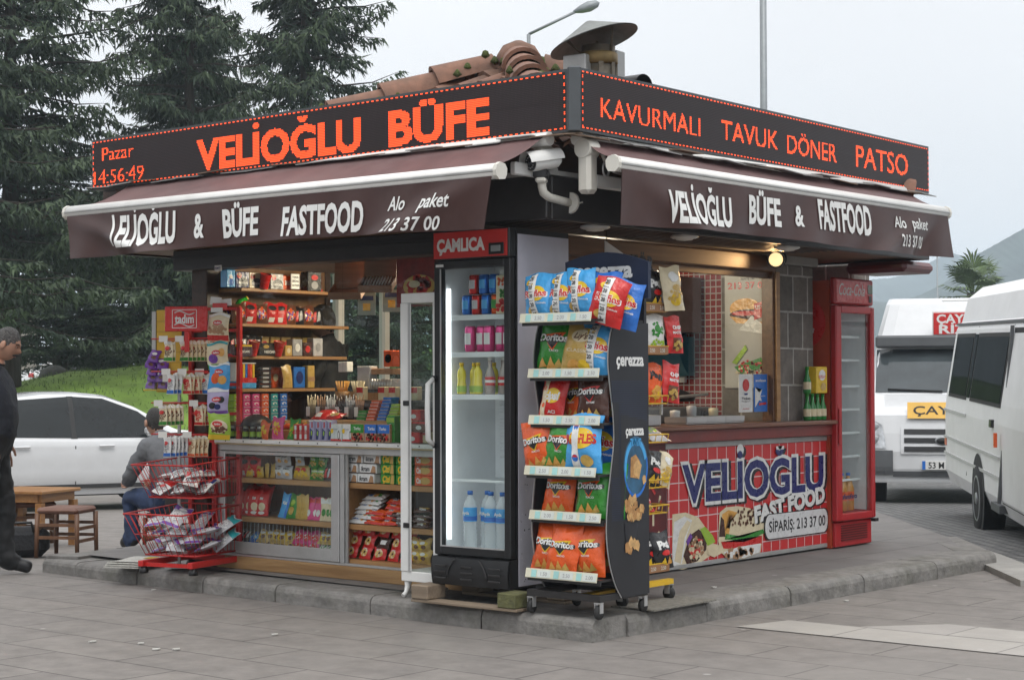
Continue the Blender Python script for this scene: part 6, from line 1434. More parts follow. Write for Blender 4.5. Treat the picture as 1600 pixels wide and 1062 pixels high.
# ================================================================ SWEETS COUNTER (square side)
def _display():
    r = thing('display_counter', 'glass fronted wooden sweets counter with sliding aluminium door on the square side', 'display counter', (0, 0, 0))
    y0, y1 = .24, 2.62; d = .52
    M_pl = wood_mat('plinth_wood', (.24, .13, .05), (.44, .27, .12), rough=.7, axis='Y', bump=.3)
    b = MB(); b.bb(-.012, .03, y0, y1, KH, .205, M_pl, bev=.004); b.bb(.031, d, y0, y1, KH, .2, M_darkwood); b.build('plinth', r)
    b = MB(); b.bb(.035, d, y0, y1, .201, .245, M_shelf); b.bb(d, d+.03, y0, y1, KH, .96, M_ply); b.bb(.03, d, y1-.03, y1, .246, .95, M_ply); b.bb(.03, d, y0, y0+.03, .246, .95, M_ply); b.bb(.06, d, 1.43, 1.46, .246, .95, M_shelf); b.build('carcass', r)
    for z in (.735, .47):
        b = MB(); b.bb(.045, d-.003, y0+.03, 1.428, z-.035, z, M_shelf, bev=.003); b.bb(.045, d-.003, 1.462, y1-.03, z-.035, z, M_shelf, bev=.003); b.build('shelf', r)
    b = MB(); b.bb(-.004, .03, y0, y1, .92, .962, M_alu, bev=.003); b.bb(-.004, .03, y0, y1, .206, .222, M_alu, bev=.002); b.bb(-.004, .03, y1-.03, y1, .223, .919, M_alu, bev=.002); b.bb(.012, .03, 1.375, 1.415, .223, .919, M_alu2, bev=.002); b.bb(-.003, .011, 1.395, 1.43, .223, .919, M_alu, bev=.002); b.build('track_frame', r)
    b = MB(); b.bb(-.009, .008, 1.432, 1.505, .225, .917, M_alu, bev=.003); b.bb(-.009, .008, y1-.08, y1-.032, .225, .917, M_alu, bev=.003); b.bb(-.008, .007, 1.506, y1-.081, .225, .305, M_alu2, bev=.003); b.bb(-.008, .007, 1.506, y1-.081, .896, .917, M_alu2, bev=.002); dr = b.build('sliding_door', r)
    b = MB(); b.quad((0, y1-.081, .306), (0, 1.506, .306), (0, 1.506, .895), (0, y1-.081, .895), M_glass_d); b.build('door_glass', dr)
    b = MB(); b.bb(-.035, -.02, y0, y1, .972, 1.0, M_white, bev=.003); b.bb(-.028, .0, y0, y1, .9625, .9715, mat('brass_edge', (.45, .36, .2), rough=.5, metal=.2))
    b.bb(-.0195, d, y0, y1, .985, .998, M_shelfw)
    for k in range(14): b.lathe([(.005, 0), (.005, .002)], M_black, c=(-.0355, y0+.1+k*.18, .986), axis=(v3(0, 1, 0), v3(0, 0, 1), v3(-1, 0, 0)), n=8)
    b.build('ledge', r)
_display()
def _case_goods():
    Y = -PI/2; rg = random.Random(21)
    def ys(px, py, x=.08): return atX(px, py, x)[1]
    def row(kind, z, pxs, lab, cat, x=.10, py=760, lean=-.12, grp=None, yaw=0, sc=1, n2=0):
        for i, px in enumerate(pxs):
            o = pack(kind, (x+rg.uniform(-.01, .01), ys(px, py, x), z+.003), Y+yaw+rg.uniform(-.1, .1), lab, cat, lean=lean+rg.uniform(-.06, .06), roll=rg.uniform(-.1, .1), group=grp, seed=i % 2, scale=sc)
    A, B, F = .735, .47, .245
    # behind the sliding glass, top shelf
    for i in range(5):
        b = None
        if 'tin' not in PROTO: q = MB(); q.lathe([(.045, 0), (.05, .004), (.05, .026), (.045, .03), (0, .03)], M_black, n=16); PROTO['tin'] = q.build('flat_tin')
        place(PROTO['tin'], (.12, ys(367, 730, .12), A+.002+i*.031), (0, 0, 0), 'round black tin in the tall stack at the post end of the sweets case', 'tin', 'stacked round black tins')
    row('red_pack', A, (384, 398), 'red sweet bag behind glass next to the black tin stack, upper case shelf', 'sweet bag', grp='red bags on the upper case shelf', sc=.9)
    row('snack_yellow', A, (390, 406), 'golden snack bag lying before the red bags on the upper case shelf', 'sweet bag', x=.075, grp='golden bags before the red ones', sc=.7)
    row('gold_pack', A, (417, 424), 'shiny gold packet beside white biscuit rolls on the upper case shelf', 'sweet bag', grp='shiny gold packets in the case', sc=.6)
    for c in range(2): row('snack_white', A+.085*c, (437, 449), 'silver white biscuit pack stacked in the middle of the upper case shelf', 'biscuit pack', grp='silver biscuit packs on the upper case shelf', sc=.85)
    row('snack_yellow', A, (465, 474), 'golden snack pack left of the green ones, upper case shelf', 'biscuit pack', grp='golden snack packs near the door stile', sc=.9); row('snack_white', A+.09, (470,), 'lone silver pack stacked over golden packs, upper case shelf', 'biscuit pack', sc=.8)
    for c in range(2): row('snack_green', A+.08*c, (491, 504), 'green biscuit pack by the door stile on the upper case shelf', 'biscuit pack', grp='green biscuit packs on the upper case shelf', sc=.85)
    row('dark_pack', A, (514, 520), 'dark pack pressed against the door stile, upper case shelf', 'biscuit pack', grp='dark packs by the door stile', sc=.8)
    # middle shelf
    row('red_biscuit', B, (366, 376, 386, 396, 406), 'large red biscuit bag leaning in the row behind glass, middle case shelf', 'biscuit pack', grp='red biscuit bags on the middle case shelf', lean=-.35, yaw=.25, sc=1.05)
    row('red_biscuit', B+.012, (371, 385, 399, 412), 'large red biscuit bag in the hidden second row, middle case shelf', 'biscuit pack', x=.2, grp='red biscuit bags in the second row', lean=-.3, sc=1.15)
    row('blue_biscuit', B, (438, 446), 'blue biscuit pack leaning between red and green packs, middle case shelf', 'biscuit pack', grp='blue biscuit packs', lean=-.25, roll=0) if 0 else row('blue_biscuit', B, (440,), 'blue biscuit pack leaning beside the red bags, middle case shelf', 'biscuit pack', lean=-.25)
    row('green_biscuit', B, (455,), 'green biscuit pack leaning beside the blue one, middle case shelf', 'biscuit pack', lean=-.25); row('gold_pack', B, (466, 474), 'tall gold stick pack on the middle case shelf', 'biscuit pack', grp='tall gold stick packs', lean=-.2)
    row('rose_biscuit', B, (483, 490, 497), 'rose pink biscuit stick pack, middle case shelf', 'biscuit pack', grp='rose pink stick packs', lean=-.3); row('pale_biscuit', B, (506, 513, 519), 'pale stick pack with green picture by the door stile, middle case shelf', 'biscuit pack', grp='pale stick packs by the stile', lean=-.25)
    # floor of the case
    for c in range(2):
        row('dark_pack', F+.05*c, (364, 374, 384), 'dark small pack in the heap at the post end of the case floor', 'sweet bag', grp='dark packs on the case floor', lean=-.7, sc=.75)
        row('blue_sweet', F+.04*c, (388, 398), 'blue jelly sweet bag in the heap on the case floor', 'sweet bag', grp='blue sweet bags on the case floor', lean=-.7)
        row('gold_sweet', F+.05*c, (410, 420, 430, 441, 452), 'yellow sweet bag in the heap in the middle of the case floor', 'sweet bag', grp='yellow sweet bags on the case floor', lean=-.55, sc=1.1)
        row('pink_sweet', F+.06*c, (466, 477, 488), 'pink sweet bag in the heap on the case floor', 'sweet bag', grp='pink sweet bags on the case floor', lean=-.5, sc=1.15)
    row('green_sweet', F, (502, 512), 'green sweet bag at the stile end of the case floor', 'sweet bag', grp='green sweet bags on the case floor', lean=-.5, sc=1.1); row('gold_sweet', F+.07, (505, 514), 'yellow sweet bag on top of the green ones, case floor', 'sweet bag', grp='yellow bags over the green ones', lean=-.5)
    b = MB()
    for k in range(26): y = 1.56+k*.037; b.tube([(.05, y, .25), (.045, y, .36), (.06, y+.012, .43)], .0022, M_alu2, n=4)
    o = b.build('wire_divider'); tag(o, 'row of thin wire dividers before the heaped sweets on the case floor', 'divider')
    # open part
    for c, (z, pxs) in enumerate(((A, (551, 579)), (A+.063, (553, 582)), (A+.126, (561, 589)))):
        for i, px in enumerate(pxs): carton('ikram', ('wafer_box', .150, .09, .060, 'white', None, [('txt', 'black', 'ikram', -.25, .5, .5, .95, .02), ('poly', 'nut', [(.35, .1), (.95, .1), (.9, .75), (.6, .85)]), ('band', 'choc', .0, .1)]), (.10, ys(px, 740, .10), z+.002), Y+rg.uniform(-.08, .08), f'white wafer box marked ikram, {("bottom", "middle", "top")[c]} of the {("outer", "inner")[i]} stack by the stile', 'box')
    for c in range(3):
        for i, px in enumerate((612, 636)): carton('greenbox', ('biscuit_box', .125, .08, .062, 'green', None, [('txt', 'yellow', 'Çizi', -.1, .52, .6, 1.1, .06, .2), ('poly', 'gold', [(.45, 0.02), (.98, .02), (.98, .95), (.6, .95)])]), (.10, ys(px, 740, .10), A+.002+.064*c), Y+rg.uniform(-.08, .08), 'green biscuit box with yellow script stacked beside the ikram wafers', 'box', 'green biscuit boxes beside the wafers')
    for c in range(3): carton('orangebox', ('biscuit_box', .15, .08, .062, 'orange', None, [('ell', 'gold', .2, .5, .6, .35), ('txt', 'white', 'Cin', -.5, .5, .5, .5, .04)]), (.10, ys(668, 740, .10), A+.002+.064*c), Y, f'orange biscuit box seen through the empty showcase, {("bottom", "middle", "top")[c]} of its stack', 'box')
    def stack(kind, z, n, px, dz, dx, lab, grp, dy=0, sc=1):
        for c in range(n): pack(kind, (.075+dx*c, ys(px, 800, .08)+dy*c, z+.004+dz*c), Y+rg.uniform(-.12, .12), lab, 'biscuit pack', lean=-1.15, roll=rg.uniform(-.05, .05), group=grp, seed=c % 2, scale=sc)
    stack('wafer_white', B, 6, 561, .030, .012, 'white wafer pack in the leaning pile of the open case, middle shelf', 'white wafer packs piled in the open case', -.012)
    stack('wafer_orange', B, 3, 583, .030, .01, 'orange wafer pack in the low front pile of the open case', 'orange wafer packs, front pile'); stack('wafer_orange', B, 5, 606, .032, .02, 'orange wafer pack in the tall back pile of the open case', 'orange wafer packs, back pile')
    stack('wafer_brown', B, 3, 622, .028, .005, 'brown wafer pack beside the orange piles, open case', 'brown wafer packs'); stack('wafer_brown', B, 4, 655, .03, .01, 'dark wafer pack seen through the empty showcase', 'dark wafer packs behind the showcase')
    for c, z in enumerate((F, F+.072, F+.144)):
        for i, px in enumerate((548, 570, 592, 614, 634)):
            k = 'brown_sweet' if (c == 1 and i == 2) else 'red_sweet'
            pack(k, (.085+.02*c, ys(px+3*(c % 2), 860, .085), z+.003), Y+rg.uniform(-.15, .15), f'{"brown" if k == "brown_sweet" else "red"} sweet bag, {WORDS[i]} from the stile, {("bottom", "middle", "top")[c]} row of the open case floor', 'sweet bag', lean=-.35, roll=rg.uniform(-.08, .08), seed=i % 2)
    for c in range(2): row('gold_sweet', F+.07*c, (650, 664), 'yellow sweet bag seen through the base of the empty showcase', 'sweet bag', grp='sweet bags behind the showcase')
_case_goods()
def _ledge_goods():
    Y = -PI/2; z = 1.0; rg = random.Random(5)
    def ys(px, x=.05): return atX(px, 690, x)[1]
    def put(kind, px, lab, cat='sweet bag', x=.05, lean=-.15, roll=0, grp=None, seed=0, sc=1, dz=0, yaw=0): return pack(kind, (x, ys(px, x), z+dz+.002), Y+yaw, lab, cat, lean=lean, roll=roll, group=grp, seed=seed, scale=sc)
    def ctn(key, spec, px, lab, x=.06, dz=0, grp=None, rot=None): return carton(key, spec, (x, ys(px, x), z+dz+.002), Y, lab, 'box', grp, rot)
    for i in range(5):
        if 'jar' not in PROTO:
            t = thing('sauce_jar', 'x', 'jar'); b = MB(); b.lathe([(.02, 0), (.022, .005), (.022, .06), (.016, .07)], M_black, n=12); b.build('body', t); b = MB(); b.lathe([(.018, .07), (.018, .088), (0, .089)], M_alu, n=12); b.build('lid', t); b = MB(); b.lathe([(.0226, .015), (.0226, .05)], fm('lime'), n=12, cap=False); b.build('label', t); PROTO['jar'] = t; o = t
        else: o = dup(PROTO['jar'], (0, 0, 0))
        o.location = (.05, ys(362+11*i), z); o['label'] = 'small dark jar with green label in the row at the post end of the ledge'; o['group'] = 'dark jars on the ledge'
    put('gummy_orange', 411, 'orange gummy bag leaning on the pink gummy bag, sweets ledge', roll=.15); put('gummy_pink', 433, 'large pink gummy bag standing on the sweets ledge'); put('gummy_green', 457, 'green gummy bag beside the red boxes on the sweets ledge', roll=.1)
    for i in range(3): ctn('dido', ('sweet_box', .045, .06, .105, 'red', None, [('poly', 'white', [(-.45, .08), (.45, .08), (.45, .92), (-.45, .92)]), ('txt', 'red', 'DIDO', 0, .5, .28, 1.3, .05, 0, PI/2)]), 467+8*i, f'narrow red sweet box standing on the ledge, {WORDS[i]} from the green gummy bag')
    for i in range(4): ctn('brush', ('toothbrush_pack', .045, .05, .135, 'lilac', None, [('poly', 'navy', [(-.7, .05), (.3, .05), (.7, .45), (-.5, .6)]), ('poly', 'red', [(.0, .6), (.6, .65), (.5, .9), (.1, .9)]), ('ell', 'lime', .1, .35, .3, .12), ('band', 'white', .92, .98)]), 491+9.5*i, f'purple and white blister pack on the ledge, {WORDS[i]} after the red boxes')
    for i in range(3): ctn('whiteb', ('sweet_box', .10, .08, .11, 'white', None, [('band', 'red', .0, .13), ('ell', 'choc', .5, .35, .2, .27), ('ell', 'white', .5, .35, .12, .2), ('ell', 'yellow', -.7, .6, .25, .14), ('txt', 'grey', 'Kinder', -.1, .72, .1, .9, .01)]), 532+18*i, f'white sweet box with red foot on the ledge, {WORDS[i]} after the purple packs')
    for i, (px, c) in enumerate(((566, 'green'), (588, 'blue'), (606, 'blue'))): ctn('lid'+c, ('sweet_tub', .12, .09, .115, 'nut', None, [('specks', 'choc', 0, .25, .9, .25, 22, .16), ('specks', 'red', 0, .25, .9, .2, 8, .14), ('poly', c, [(-.98, .5), (.98, .5), (.98, .98), (-.98, .98)]), ('txt', 'white', 'Torku', 0, .75, .16, 1.0, .03)]), px, ('tub of wrapped chocolates with green lid on the ledge', 'first tub of wrapped chocolates with blue lid on the ledge', 'second tub of wrapped chocolates with blue lid, beside the green boxes')[i])
    for i in range(2): ctn('greenb', ('sweet_box', .07, .07, .17, 'green', None, [('band', 'lime', .75, .92), ('ell', 'white', 0, .5, .4, .2), ('poly', 'red', [(-.8, .05), (.3, .05), (.3, .25), (-.8, .25)])]), 616+12*i, f'tall green sweet box on the ledge, {("before", "behind")[i]} the showcase edge', x=.07+.05*i)
    for i, (px, c, dz) in enumerate(((652, 'red', 0), (662, 'brown', .07), (654, 'red', .14), (664, 'cream', .0))): ctn('back'+c, ('sweet_box', .12, .09, .068, c, None, [('band', 'red', .75, .95), ('ell', 'white', 0, .4, .4, .2)]), px, (f'red box lowest behind the showcase', 'brown box stacked behind the showcase', 'red box topmost behind the showcase', 'cream box beside the red box behind the showcase')[i], x=.1+.03*(i == 3), dz=dz)
    # second row on a low step
    b = MB(); b.bb(.14, .45, .5, 2.55, .998, 1.06, M_shelf, bev=.003); b.bb(.2, .5, .45, 1.95, 1.06, 1.13, M_shelf, bev=.003); o = b.build('stepped_stand'); tag(o, 'stepped wooden stand behind the row of sweets on the ledge', 'stand')
    for i, (px, k, lab) in enumerate(((470, 'gummy_orange', 'orange bag lying on the stand behind the pink gummy bag'), (495, 'red_pack', 'red bag lying on the stand behind the red boxes'), (440, 'wafer_orange', 'orange wafer lying on the stand behind the green gummy bag'), (515, 'red_sweet', 'small red bag lying on the stand behind the purple packs'))): pack(k, (.26, ys(px, .25), 1.065+.07*(i in (1, 3))), Y, lab, 'sweet bag', lean=-1.2, scale=1.15)
    cols = [('gum_green', 'lime'), ('gum_rose', 'pink'), ('gum_rose', 'pink'), ('gum_peach', 'orange'), ('gum_teal', 'teal'), ('gum_sky', 'blue')]
    nm = ('green', 'rose', 'pink', 'peach', 'teal', 'blue')
    for i, (k, c) in enumerate(cols):
        for j in range(4): 
            px = 366+14.5*i; p = atY(px, 640, 2.52)
            carton(k, ('gum_box', .066, .07, .046, c, None, [('ell', 'white', 0, .55, .6, .2), ('ell', c, .1, .5, .35, .14), ('band', 'silver', .02, .1)]), (p[0], 2.52, 1.115+.0475*j), 0, f'{nm[i]} chewing gum box in the {WORDS[i]} column of the gum stack by the post', 'box', f'{nm[i]} gum boxes, {WORDS[i]} column')
    # far wall shelves
    for z_, x1 in ((2.035, 1.15), (1.79, 1.12), (1.567, 1.10), (1.34, .98), (1.112, .9)):
        b = MB(); b.bb(.08, x1, 2.47, 2.795, z_-.022, z_, M_shelfx, bev=.002); b.build('wall_shelf', kiosk)
    def sh(kind, px, z_, lab, cat='sweet bag', y=2.53, lean=-.1, sc=1, roll=0, seed=0, yaw=-.2, grp=None): p = atY(px, 500, y); return pack(kind, (p[0], y, z_+.002), yaw, lab, cat, lean=lean, roll=roll, seed=seed, scale=sc, group=grp)
    def shc(key, spec, px, z_, lab, y=2.54, dz=0, grp=None): p = atY(px, 500, y); return carton(key, spec, (p[0], y, z_+dz+.001), -.15, lab, 'box', grp)
    coffee = lambda c: ('coffee_box', .11, .08, .11, c, None, [('ell', 'black', .1, .35, .75, .3), ('txt', 'white', 'NESCAFE', .1, .3, .11, 1.3, .04), ('ell', 'red', -.5, .75, .35, .18), ('ell', 'nut', -.5, .82, .25, .08)])
    for i in range(9):
        pb = (.16+.105*i, 2.70)
        carton('bk1', ('coffee_box', .085, .07, .125, 'brown', None, [('ell', 'cream', 0, .55, .6, .2), ('band', 'red', .06, .22)]), (*pb, 2.037), 0, 'brown coffee box in the back row of the highest wall shelf', 'box', 'brown coffee boxes, back row')
        pack('mixed_pack', (*pb, 1.793), .1*(-1)**i, 'brown sweet pack in the back row of the second wall shelf', 'sweet bag', lean=-.05, group='brown sweet packs, back row', seed=i % 2)
        carton('bk3', ('sweet_box', .09, .06, .14, 'gold', None, [('ell', 'red', 0, .6, .6, .18), ('band', 'choc', .05, .25)]), (*pb, 1.569), 0, 'golden box in the back row of the middle wall shelf', 'box', 'golden boxes, back row')
        if i > 2: carton('bk4', ('sweet_box', .08, .06, .15, 'orange', None, [('ell', 'cream', 0, .5, .6, .18)]), (*pb, 1.342), 0, 'orange box in the back row of the fourth wall shelf', 'box', 'orange boxes, back row')
    for i in range(7): carton('cig', ('packet', .06, .05, .09, ('cream'), None, [('band', 'red', .55, .95)]), (.50, .62+.2*i-.1*(i > 4), 1.262), Y, 'cream and red packet standing along the dark raised rack', 'packet', 'cream packets on the raised rack')
    shc('cof_b', ('coffee_box', .07, .08, .12, 'sky', None, [('ell', 'white', 0, .5, .4, .2), ('ell', 'blue', 0, .3, .6, .2)]), 356, 2.036, 'blue coffee box at the post end of the highest wall shelf')
    shc('cof_n', coffee('navy'), 374, 2.036, 'dark blue coffee box on the highest wall shelf'); shc('cof_r', coffee('cream'), 395, 2.036, 'cream coffee box with black oval on the highest wall shelf'); shc('cof_g', coffee('grey'), 428, 2.036, 'grey coffee box on the highest wall shelf'); shc('cof_o', ('coffee_box', .09, .08, .1, 'orange', None, [('txt', 'white', '3ü1', 0, .5, .3, 1, .04)]), 444, 2.036, 'orange coffee box at the inner end of the highest wall shelf')
    def mug(px, z_, lab, y=2.47):
        p = atY(px, 500, y)
        if 'mug' not in PROTO:
            t = thing('paper_cup', lab, 'cup'); b = MB(); b.lathe([(.03, 0), (.04, .1), (.042, .102)], fm('red'), n=16, cap=False); b.lathe([(0, .0), (.03, .0)], fm('red'), n=16); b.build('body', t); b = MB(); b.lathe([(.04, .094), (0, .096)], fm('cream'), n=16, cap=False); b.build('foam', t); PROTO['mug'] = t; o = t
        else: o = dup(PROTO['mug'], (0, 0, 0))
        o.location = (p[0], y, z_+.001); o['label'] = lab; o.rotation_euler = (R(14), 0, 0)
    mug(412, 2.036, 'red paper coffee cup on the highest wall shelf'); mug(394, 1.568, 'red paper coffee cup before the dark coffee boxes, middle wall shelf'); mug(433, 1.568, 'red paper coffee cup at the inner end of the middle wall shelf')
    shc('sign_w', ('price_notice', .075, .01, .11, 'white', None, [('txt', 'black', 'TEKEL', 0, .78, .12, 1.5, .02), ('txt', 'black', 'ÜRÜNÜ', 0, .52, .12, 1.5, .02), ('txt', 'black', 'SATILIR', 0, .26, .12, 1.6, .02)]), 461, 2.04, 'small white printed notice standing on the highest wall shelf', y=2.46)
    shc('tin_d', ('dark_box', .12, .09, .14, 'black', None, [('ell', 'red', 0, .7, .5, .14), ('ell', 'grey', 0, .3, .5, .2)]), 486, 2.036, 'black box with red oval at the window end of the highest wall shelf')
    for i, (px, k) in enumerate(((374, 'mixed_pack'), (390, 'red_pack'), (408, 'mixed_pack'), (424, 'red_pack'), (438, 'red_pack'))): sh(k, px, 1.791, f'{"red" if k == "red_pack" else "mixed"} sweet pack, {WORDS[i]} from the post on the second wall shelf', seed=i % 2, y=2.55)
    for i, px in enumerate((452, 466, 480, 494)): sh(('mixed_pack', 'dark_pack')[i % 2], px, 1.791, f'dark mixed sweet pack, {WORDS[i]} past the red packs on the second wall shelf', seed=1, y=2.58)
    b = MB(); p = atD(375, 483, 12.3); b.tube([(-.06, 0, -.045), (0, 0, .02), (.055, 0, .045)], [.02, .026, .018], mat('green_toy', (.03, .42, .04), rough=.25, coat=.3), n=10); b.lathe([(0, -.02), (.018, 0), (0, .02)], fm('yellow'), c=(.06, 0, .05), n=10); o = b.build('sweet_toy', loc=(p[0], p[1], 1.92)); tag(o, 'bright green toy sweet dispenser lying on red packs, second wall shelf', 'toy')
    for i, px in enumerate((366, 377, 388, 399)): sh('dark_pack', px, 1.568, f'black and red sweet pack, {WORDS[i]} from the post on the middle wall shelf', seed=i % 2, y=2.6, sc=1.1)
    shc('cof_d', ('coffee_box', .14, .07, .075, 'choc', None, [('band', 'yellow', .8, .97), ('txt', 'white', 'NESCAFE', .1, .35, .18, 1.2, .04)]), 376, 1.568, 'brown coffee carton with yellow lip on the middle wall shelf', y=2.48); shc('cof_e', ('coffee_box', .16, .07, .09, 'black', None, [('txt', 'white', 'NESCAFE', .1, .3, .18, 1.2, .04), ('ell', 'gold', -.3, .7, .3, .14)]), 416, 1.568, 'black coffee carton between the two red cups', y=2.5); shc('cof_f', ('coffee_box', .06, .08, .075, 'gold', None, [('ell', 'cream', 0, .5, .5, .25)]), 446, 1.568, 'gold coffee box on the middle wall shelf')
    for i, px in enumerate((460, 476, 492)): shc('cap%d' % i, ('coffee_box', .085, .08, (.12, .1, .13)[i], ('grey', 'choc', 'silver')[i], None, [('ell', ('white', 'red', 'grey')[i], 0, .5, .5, .25)]), px, 1.568, f'{("grey", "brown", "silver")[i]} box near the seller on the middle wall shelf')
    p = atY(376, 585, 2.53); t = thing('lollipop_drum', 'clear drum of bright lollipops on the fourth wall shelf', 'drum', (p[0], 2.53, 1.341)); b = MB(); b.bb(-.095, .095, -.06, .06, 0, .05, fm('sky'), bev=.005); b.bb(-.09, .09, -.061, -.0605, .04, .075, fm('red')); b.build('tray', t); b = MB()
    for k, c in enumerate(('white', 'green', 'red', 'yellow', 'blue', 'red', 'orange', 'yellow')): b.bb(-.088+k*.022, -.070+k*.022, -.05, .05, .051, .17, fm(c))
    b.build('lollipop_pattern', t); b = MB(); b.bb(-.092, .092, -.056, .056, .171, .178, M_white); b.build('lid', t)
    for j in range(5): 
        p = atY(407, 585, 2.53)
        if 'blk' not in PROTO: q = MB(); q.box((0, 0, .015), (.12, .1, .029), M_black, bev=.006); q.bb(-.03, .03, -.0515, -.0505, .008, .02, fm('silver')); PROTO['blk'] = q.build('black_packet')
        place(PROTO['blk'], (p[0], 2.53, 1.341+.031*j), (0, 0, rg.uniform(-.15, .15)), 'flat black packet in the stack beside the lollipop drum', 'packet', 'stacked flat black packets')
    sh('gold_pack', 449, 1.341, 'tall shiny gold packet on the fourth wall shelf', y=2.5); shc('blu', ('carton', .10, .08, .15, 'blue', None, [('ell', 'navy', 0, .5, .6, .3)]), 463, 1.341, 'dark blue carton beside the gold packet, fourth wall shelf'); shc('gol', ('carton', .06, .07, .16, 'gold', None, [('band', 'nut', .3, .5)]), 482, 1.341, 'slim gold carton on the fourth wall shelf', y=2.5)
    b = MB(); b.grid(lambda u, v: (.12*math.cos(2*PI*u)*math.sin(PI/2*v), .09*math.sin(2*PI*u)*math.sin(PI/2*v), .07*math.cos(PI/2*v)+.006*math.sin(9*u*6)), 18, 6, M_black); b.lathe([(.1, -.004), (.15, 0), (.1, .004)], M_black, n=20); p = atX(398, 668, .1); o = b.build('cloth_hat', loc=(.12, p[1], 1.09)); tag(o, 'black cloth cap lying above the dark jars on the ledge', 'cap')
    # the cigarette and lighter stand in the middle
    def mid(px, py, d): return atD(px, py, d)
    for i in range(6):
        p = atX(487+15*i, 640, .42); t = thing('pencil_jar', f'clear jar of thin sticks with white price card, {WORDS[i]} along the middle of the counter', 'jar', (.42, p[1], 1.131)); b = MB(); b.lathe([(.028, 0), (.032, .10)], glass_mat('jar_glass', tint=(.75, .75, .75), refl=1), n=12, cap=False); b.lathe([(.0, .001), (.028, .001)], M_dark, n=12); b.build('body', t); b = MB()
        for k in range(12): a = k*.55; b.tube([(.015*math.cos(a), .015*math.sin(a), .01), (.03*math.cos(a), .03*math.sin(a), .15+.02*math.sin(k*3))], .0035, fm(('cream', 'nut', 'white', 'choc', 'silver', 'nut')[i]), n=4)
        b.build('stick_pattern', t); b = MB(); b.bb(-.036, -.034, -.018, .018, .02, .085, M_white); b.build('price_card', t)
    for i in range(2):
        p = atX(532+24*i, 600, .5); t = thing('stick_basket', f'small wicker basket of pale sticks, {("nearer the seller", "nearer the showcase")[i]}', 'basket', (.52, p[1], 1.26)); b = MB(); b.lathe([(.04, 0), (.055, .06)], M_shelfx, n=12); b.build('basket', t); b = MB()
        for k in range(14): a = k*.5; b.tube([(.02*math.cos(a), .02*math.sin(a), .03), (.05*math.cos(a), .045*math.sin(a), .13)], .005, fm('chip' if i == 0 else 'cream'), n=4)
        b.build('stick_pattern', t)
    b = MB(); b.bb(.46, .60, .5, 1.95, 1.131, 1.26, M_dark, bev=.004); o = b.build('raised_rack'); tag(o, 'dark raised rack behind the jars of sticks', 'rack')
    for i, (px, c, n) in enumerate(((588, 'orange', 6), (605, 'blue', 7), (621, 'lime', 5), (573, 'green', 3))):
        for j in range(n):
            p = atX(px, 635, .32); carton('lighter'+c, ('gum_pack', .075, .08, .021, c, None, [('band', 'white', .35, .5)] if c == 'orange' else [('band', 'cream', .1, .2)]), (.30+.01*j, p[1], 1.131+.022*j), Y, f'flat {("orange", "blue", "lime", "green")[i]} pack in the stack of {("orange", "blue", "lime", "green")[i]} packs before the showcase', 'packet', f'stacked {c} packs')
    for i, (px, py, c, s, lab) in enumerate(((574, 590, 'silver', (.12, .08, .16), 'clear plastic box of blister packs near the window mullion'), (612, 560, 'orange', (.09, .07, .11), 'orange gift box with dark round window near the showcase'), (600, 580, 'nut', (.2, .15, .04), 'flat wooden tray under the orange gift box'), (606, 600, 'silver', (.2, .12, .07), 'row of silver tubes before the orange gift box'), (602, 617, 'purple', (.07, .06, .05), 'small purple box before the silver tubes'), (540, 573, 'white', (.09, .06, .07), 'white box stacked over the stick baskets'))):
        p = atX(px, py, .62); b = MB(); b.box((0, 0, s[2]/2), s, fm(c), bev=.004)
        if i == 1: b.lathe([(0, 0), (.03, 0)], M_black, c=(0, -.0362, .055), axis='Y', n=14)
        if i == 3:
            for k in range(8): b.tube([(-.09+k*.025, -.061, 0), (-.09+k*.025, -.061, .07)], .011, M_alu, n=8)
        o = b.build(('blister_box', 'gift_box', 'wooden_tray', 'tube_rack', 'small_box', 'white_box')[i], loc=(.62+.05*(i == 2), p[1], p[2]-s[2]/2), rz=Y); tag(o, lab, 'box')
    b = MB(); b.bb(.602, .80, .45, 1.6, 1.0, 1.33, M_dark, bev=.004); o = b.build('back_stand'); tag(o, 'tall dark stand inside the kiosk holding small gift boxes', 'stand')
    # hanging wooden cigar boxes under the ceiling
    for i, (px, py, d, lab) in enumerate(((545, 448, 11.8, 'open wooden box hanging under the beam, nearer the seller'), (592, 437, 11.6, 'open wooden box of white sticks hanging nearer the showcase'))):
        p = atD(px, py, d); t = thing('hanging_box', lab, 'box', p, R(-60)); M_cb = wood_mat('cigar_box', (.20, .09, .045), (.30, .15, .08), rough=.5)
        b = MB(); b.box((0, .05, .12), (.22, .012, .26), M_cb, rx=R(-8)); b.build('lid', t); b = MB(); b.box((0, -.03, -.045), (.22, .17, .012), M_cb, rx=R(24)); b.box((0, -.108, -.065), (.22, .012, .05), M_cb, rx=R(24)); b.box((-.105, -.03, -.03), (.012, .17, .05), M_cb, rx=R(24)); b.box((.105, -.03, -.03), (.012, .17, .05), M_cb, rx=R(24)); b.build('tray', t)
        if i: 
            b = MB()
            for k in range(9): b.tube([(-.08+k*.02, .02, .02), (-.08+k*.02, -.09, -.045)], .006, M_white, n=5)
            b.build('stick_pattern', t)
    for i, (px, py) in enumerate(((573, 475), (612, 470))):
        p = atD(px, py, 11.9); b = MB(); b.box((0, 0, 0), (.12, .004, .15), mat('card_teal', (.28, .38, .36), rough=.4)); b.box((0, -.003, -.02), (.05, .002, .05), fm('yellow')); b.box((0, -.0035, .04), (.09, .002, .03), fm('navy')); o = b.build('phone_card', loc=p, rz=R(-50)); tag(o, f'pale green printed card with yellow dot hanging {("nearer the mullion", "nearer the showcase")[i]}', 'card')
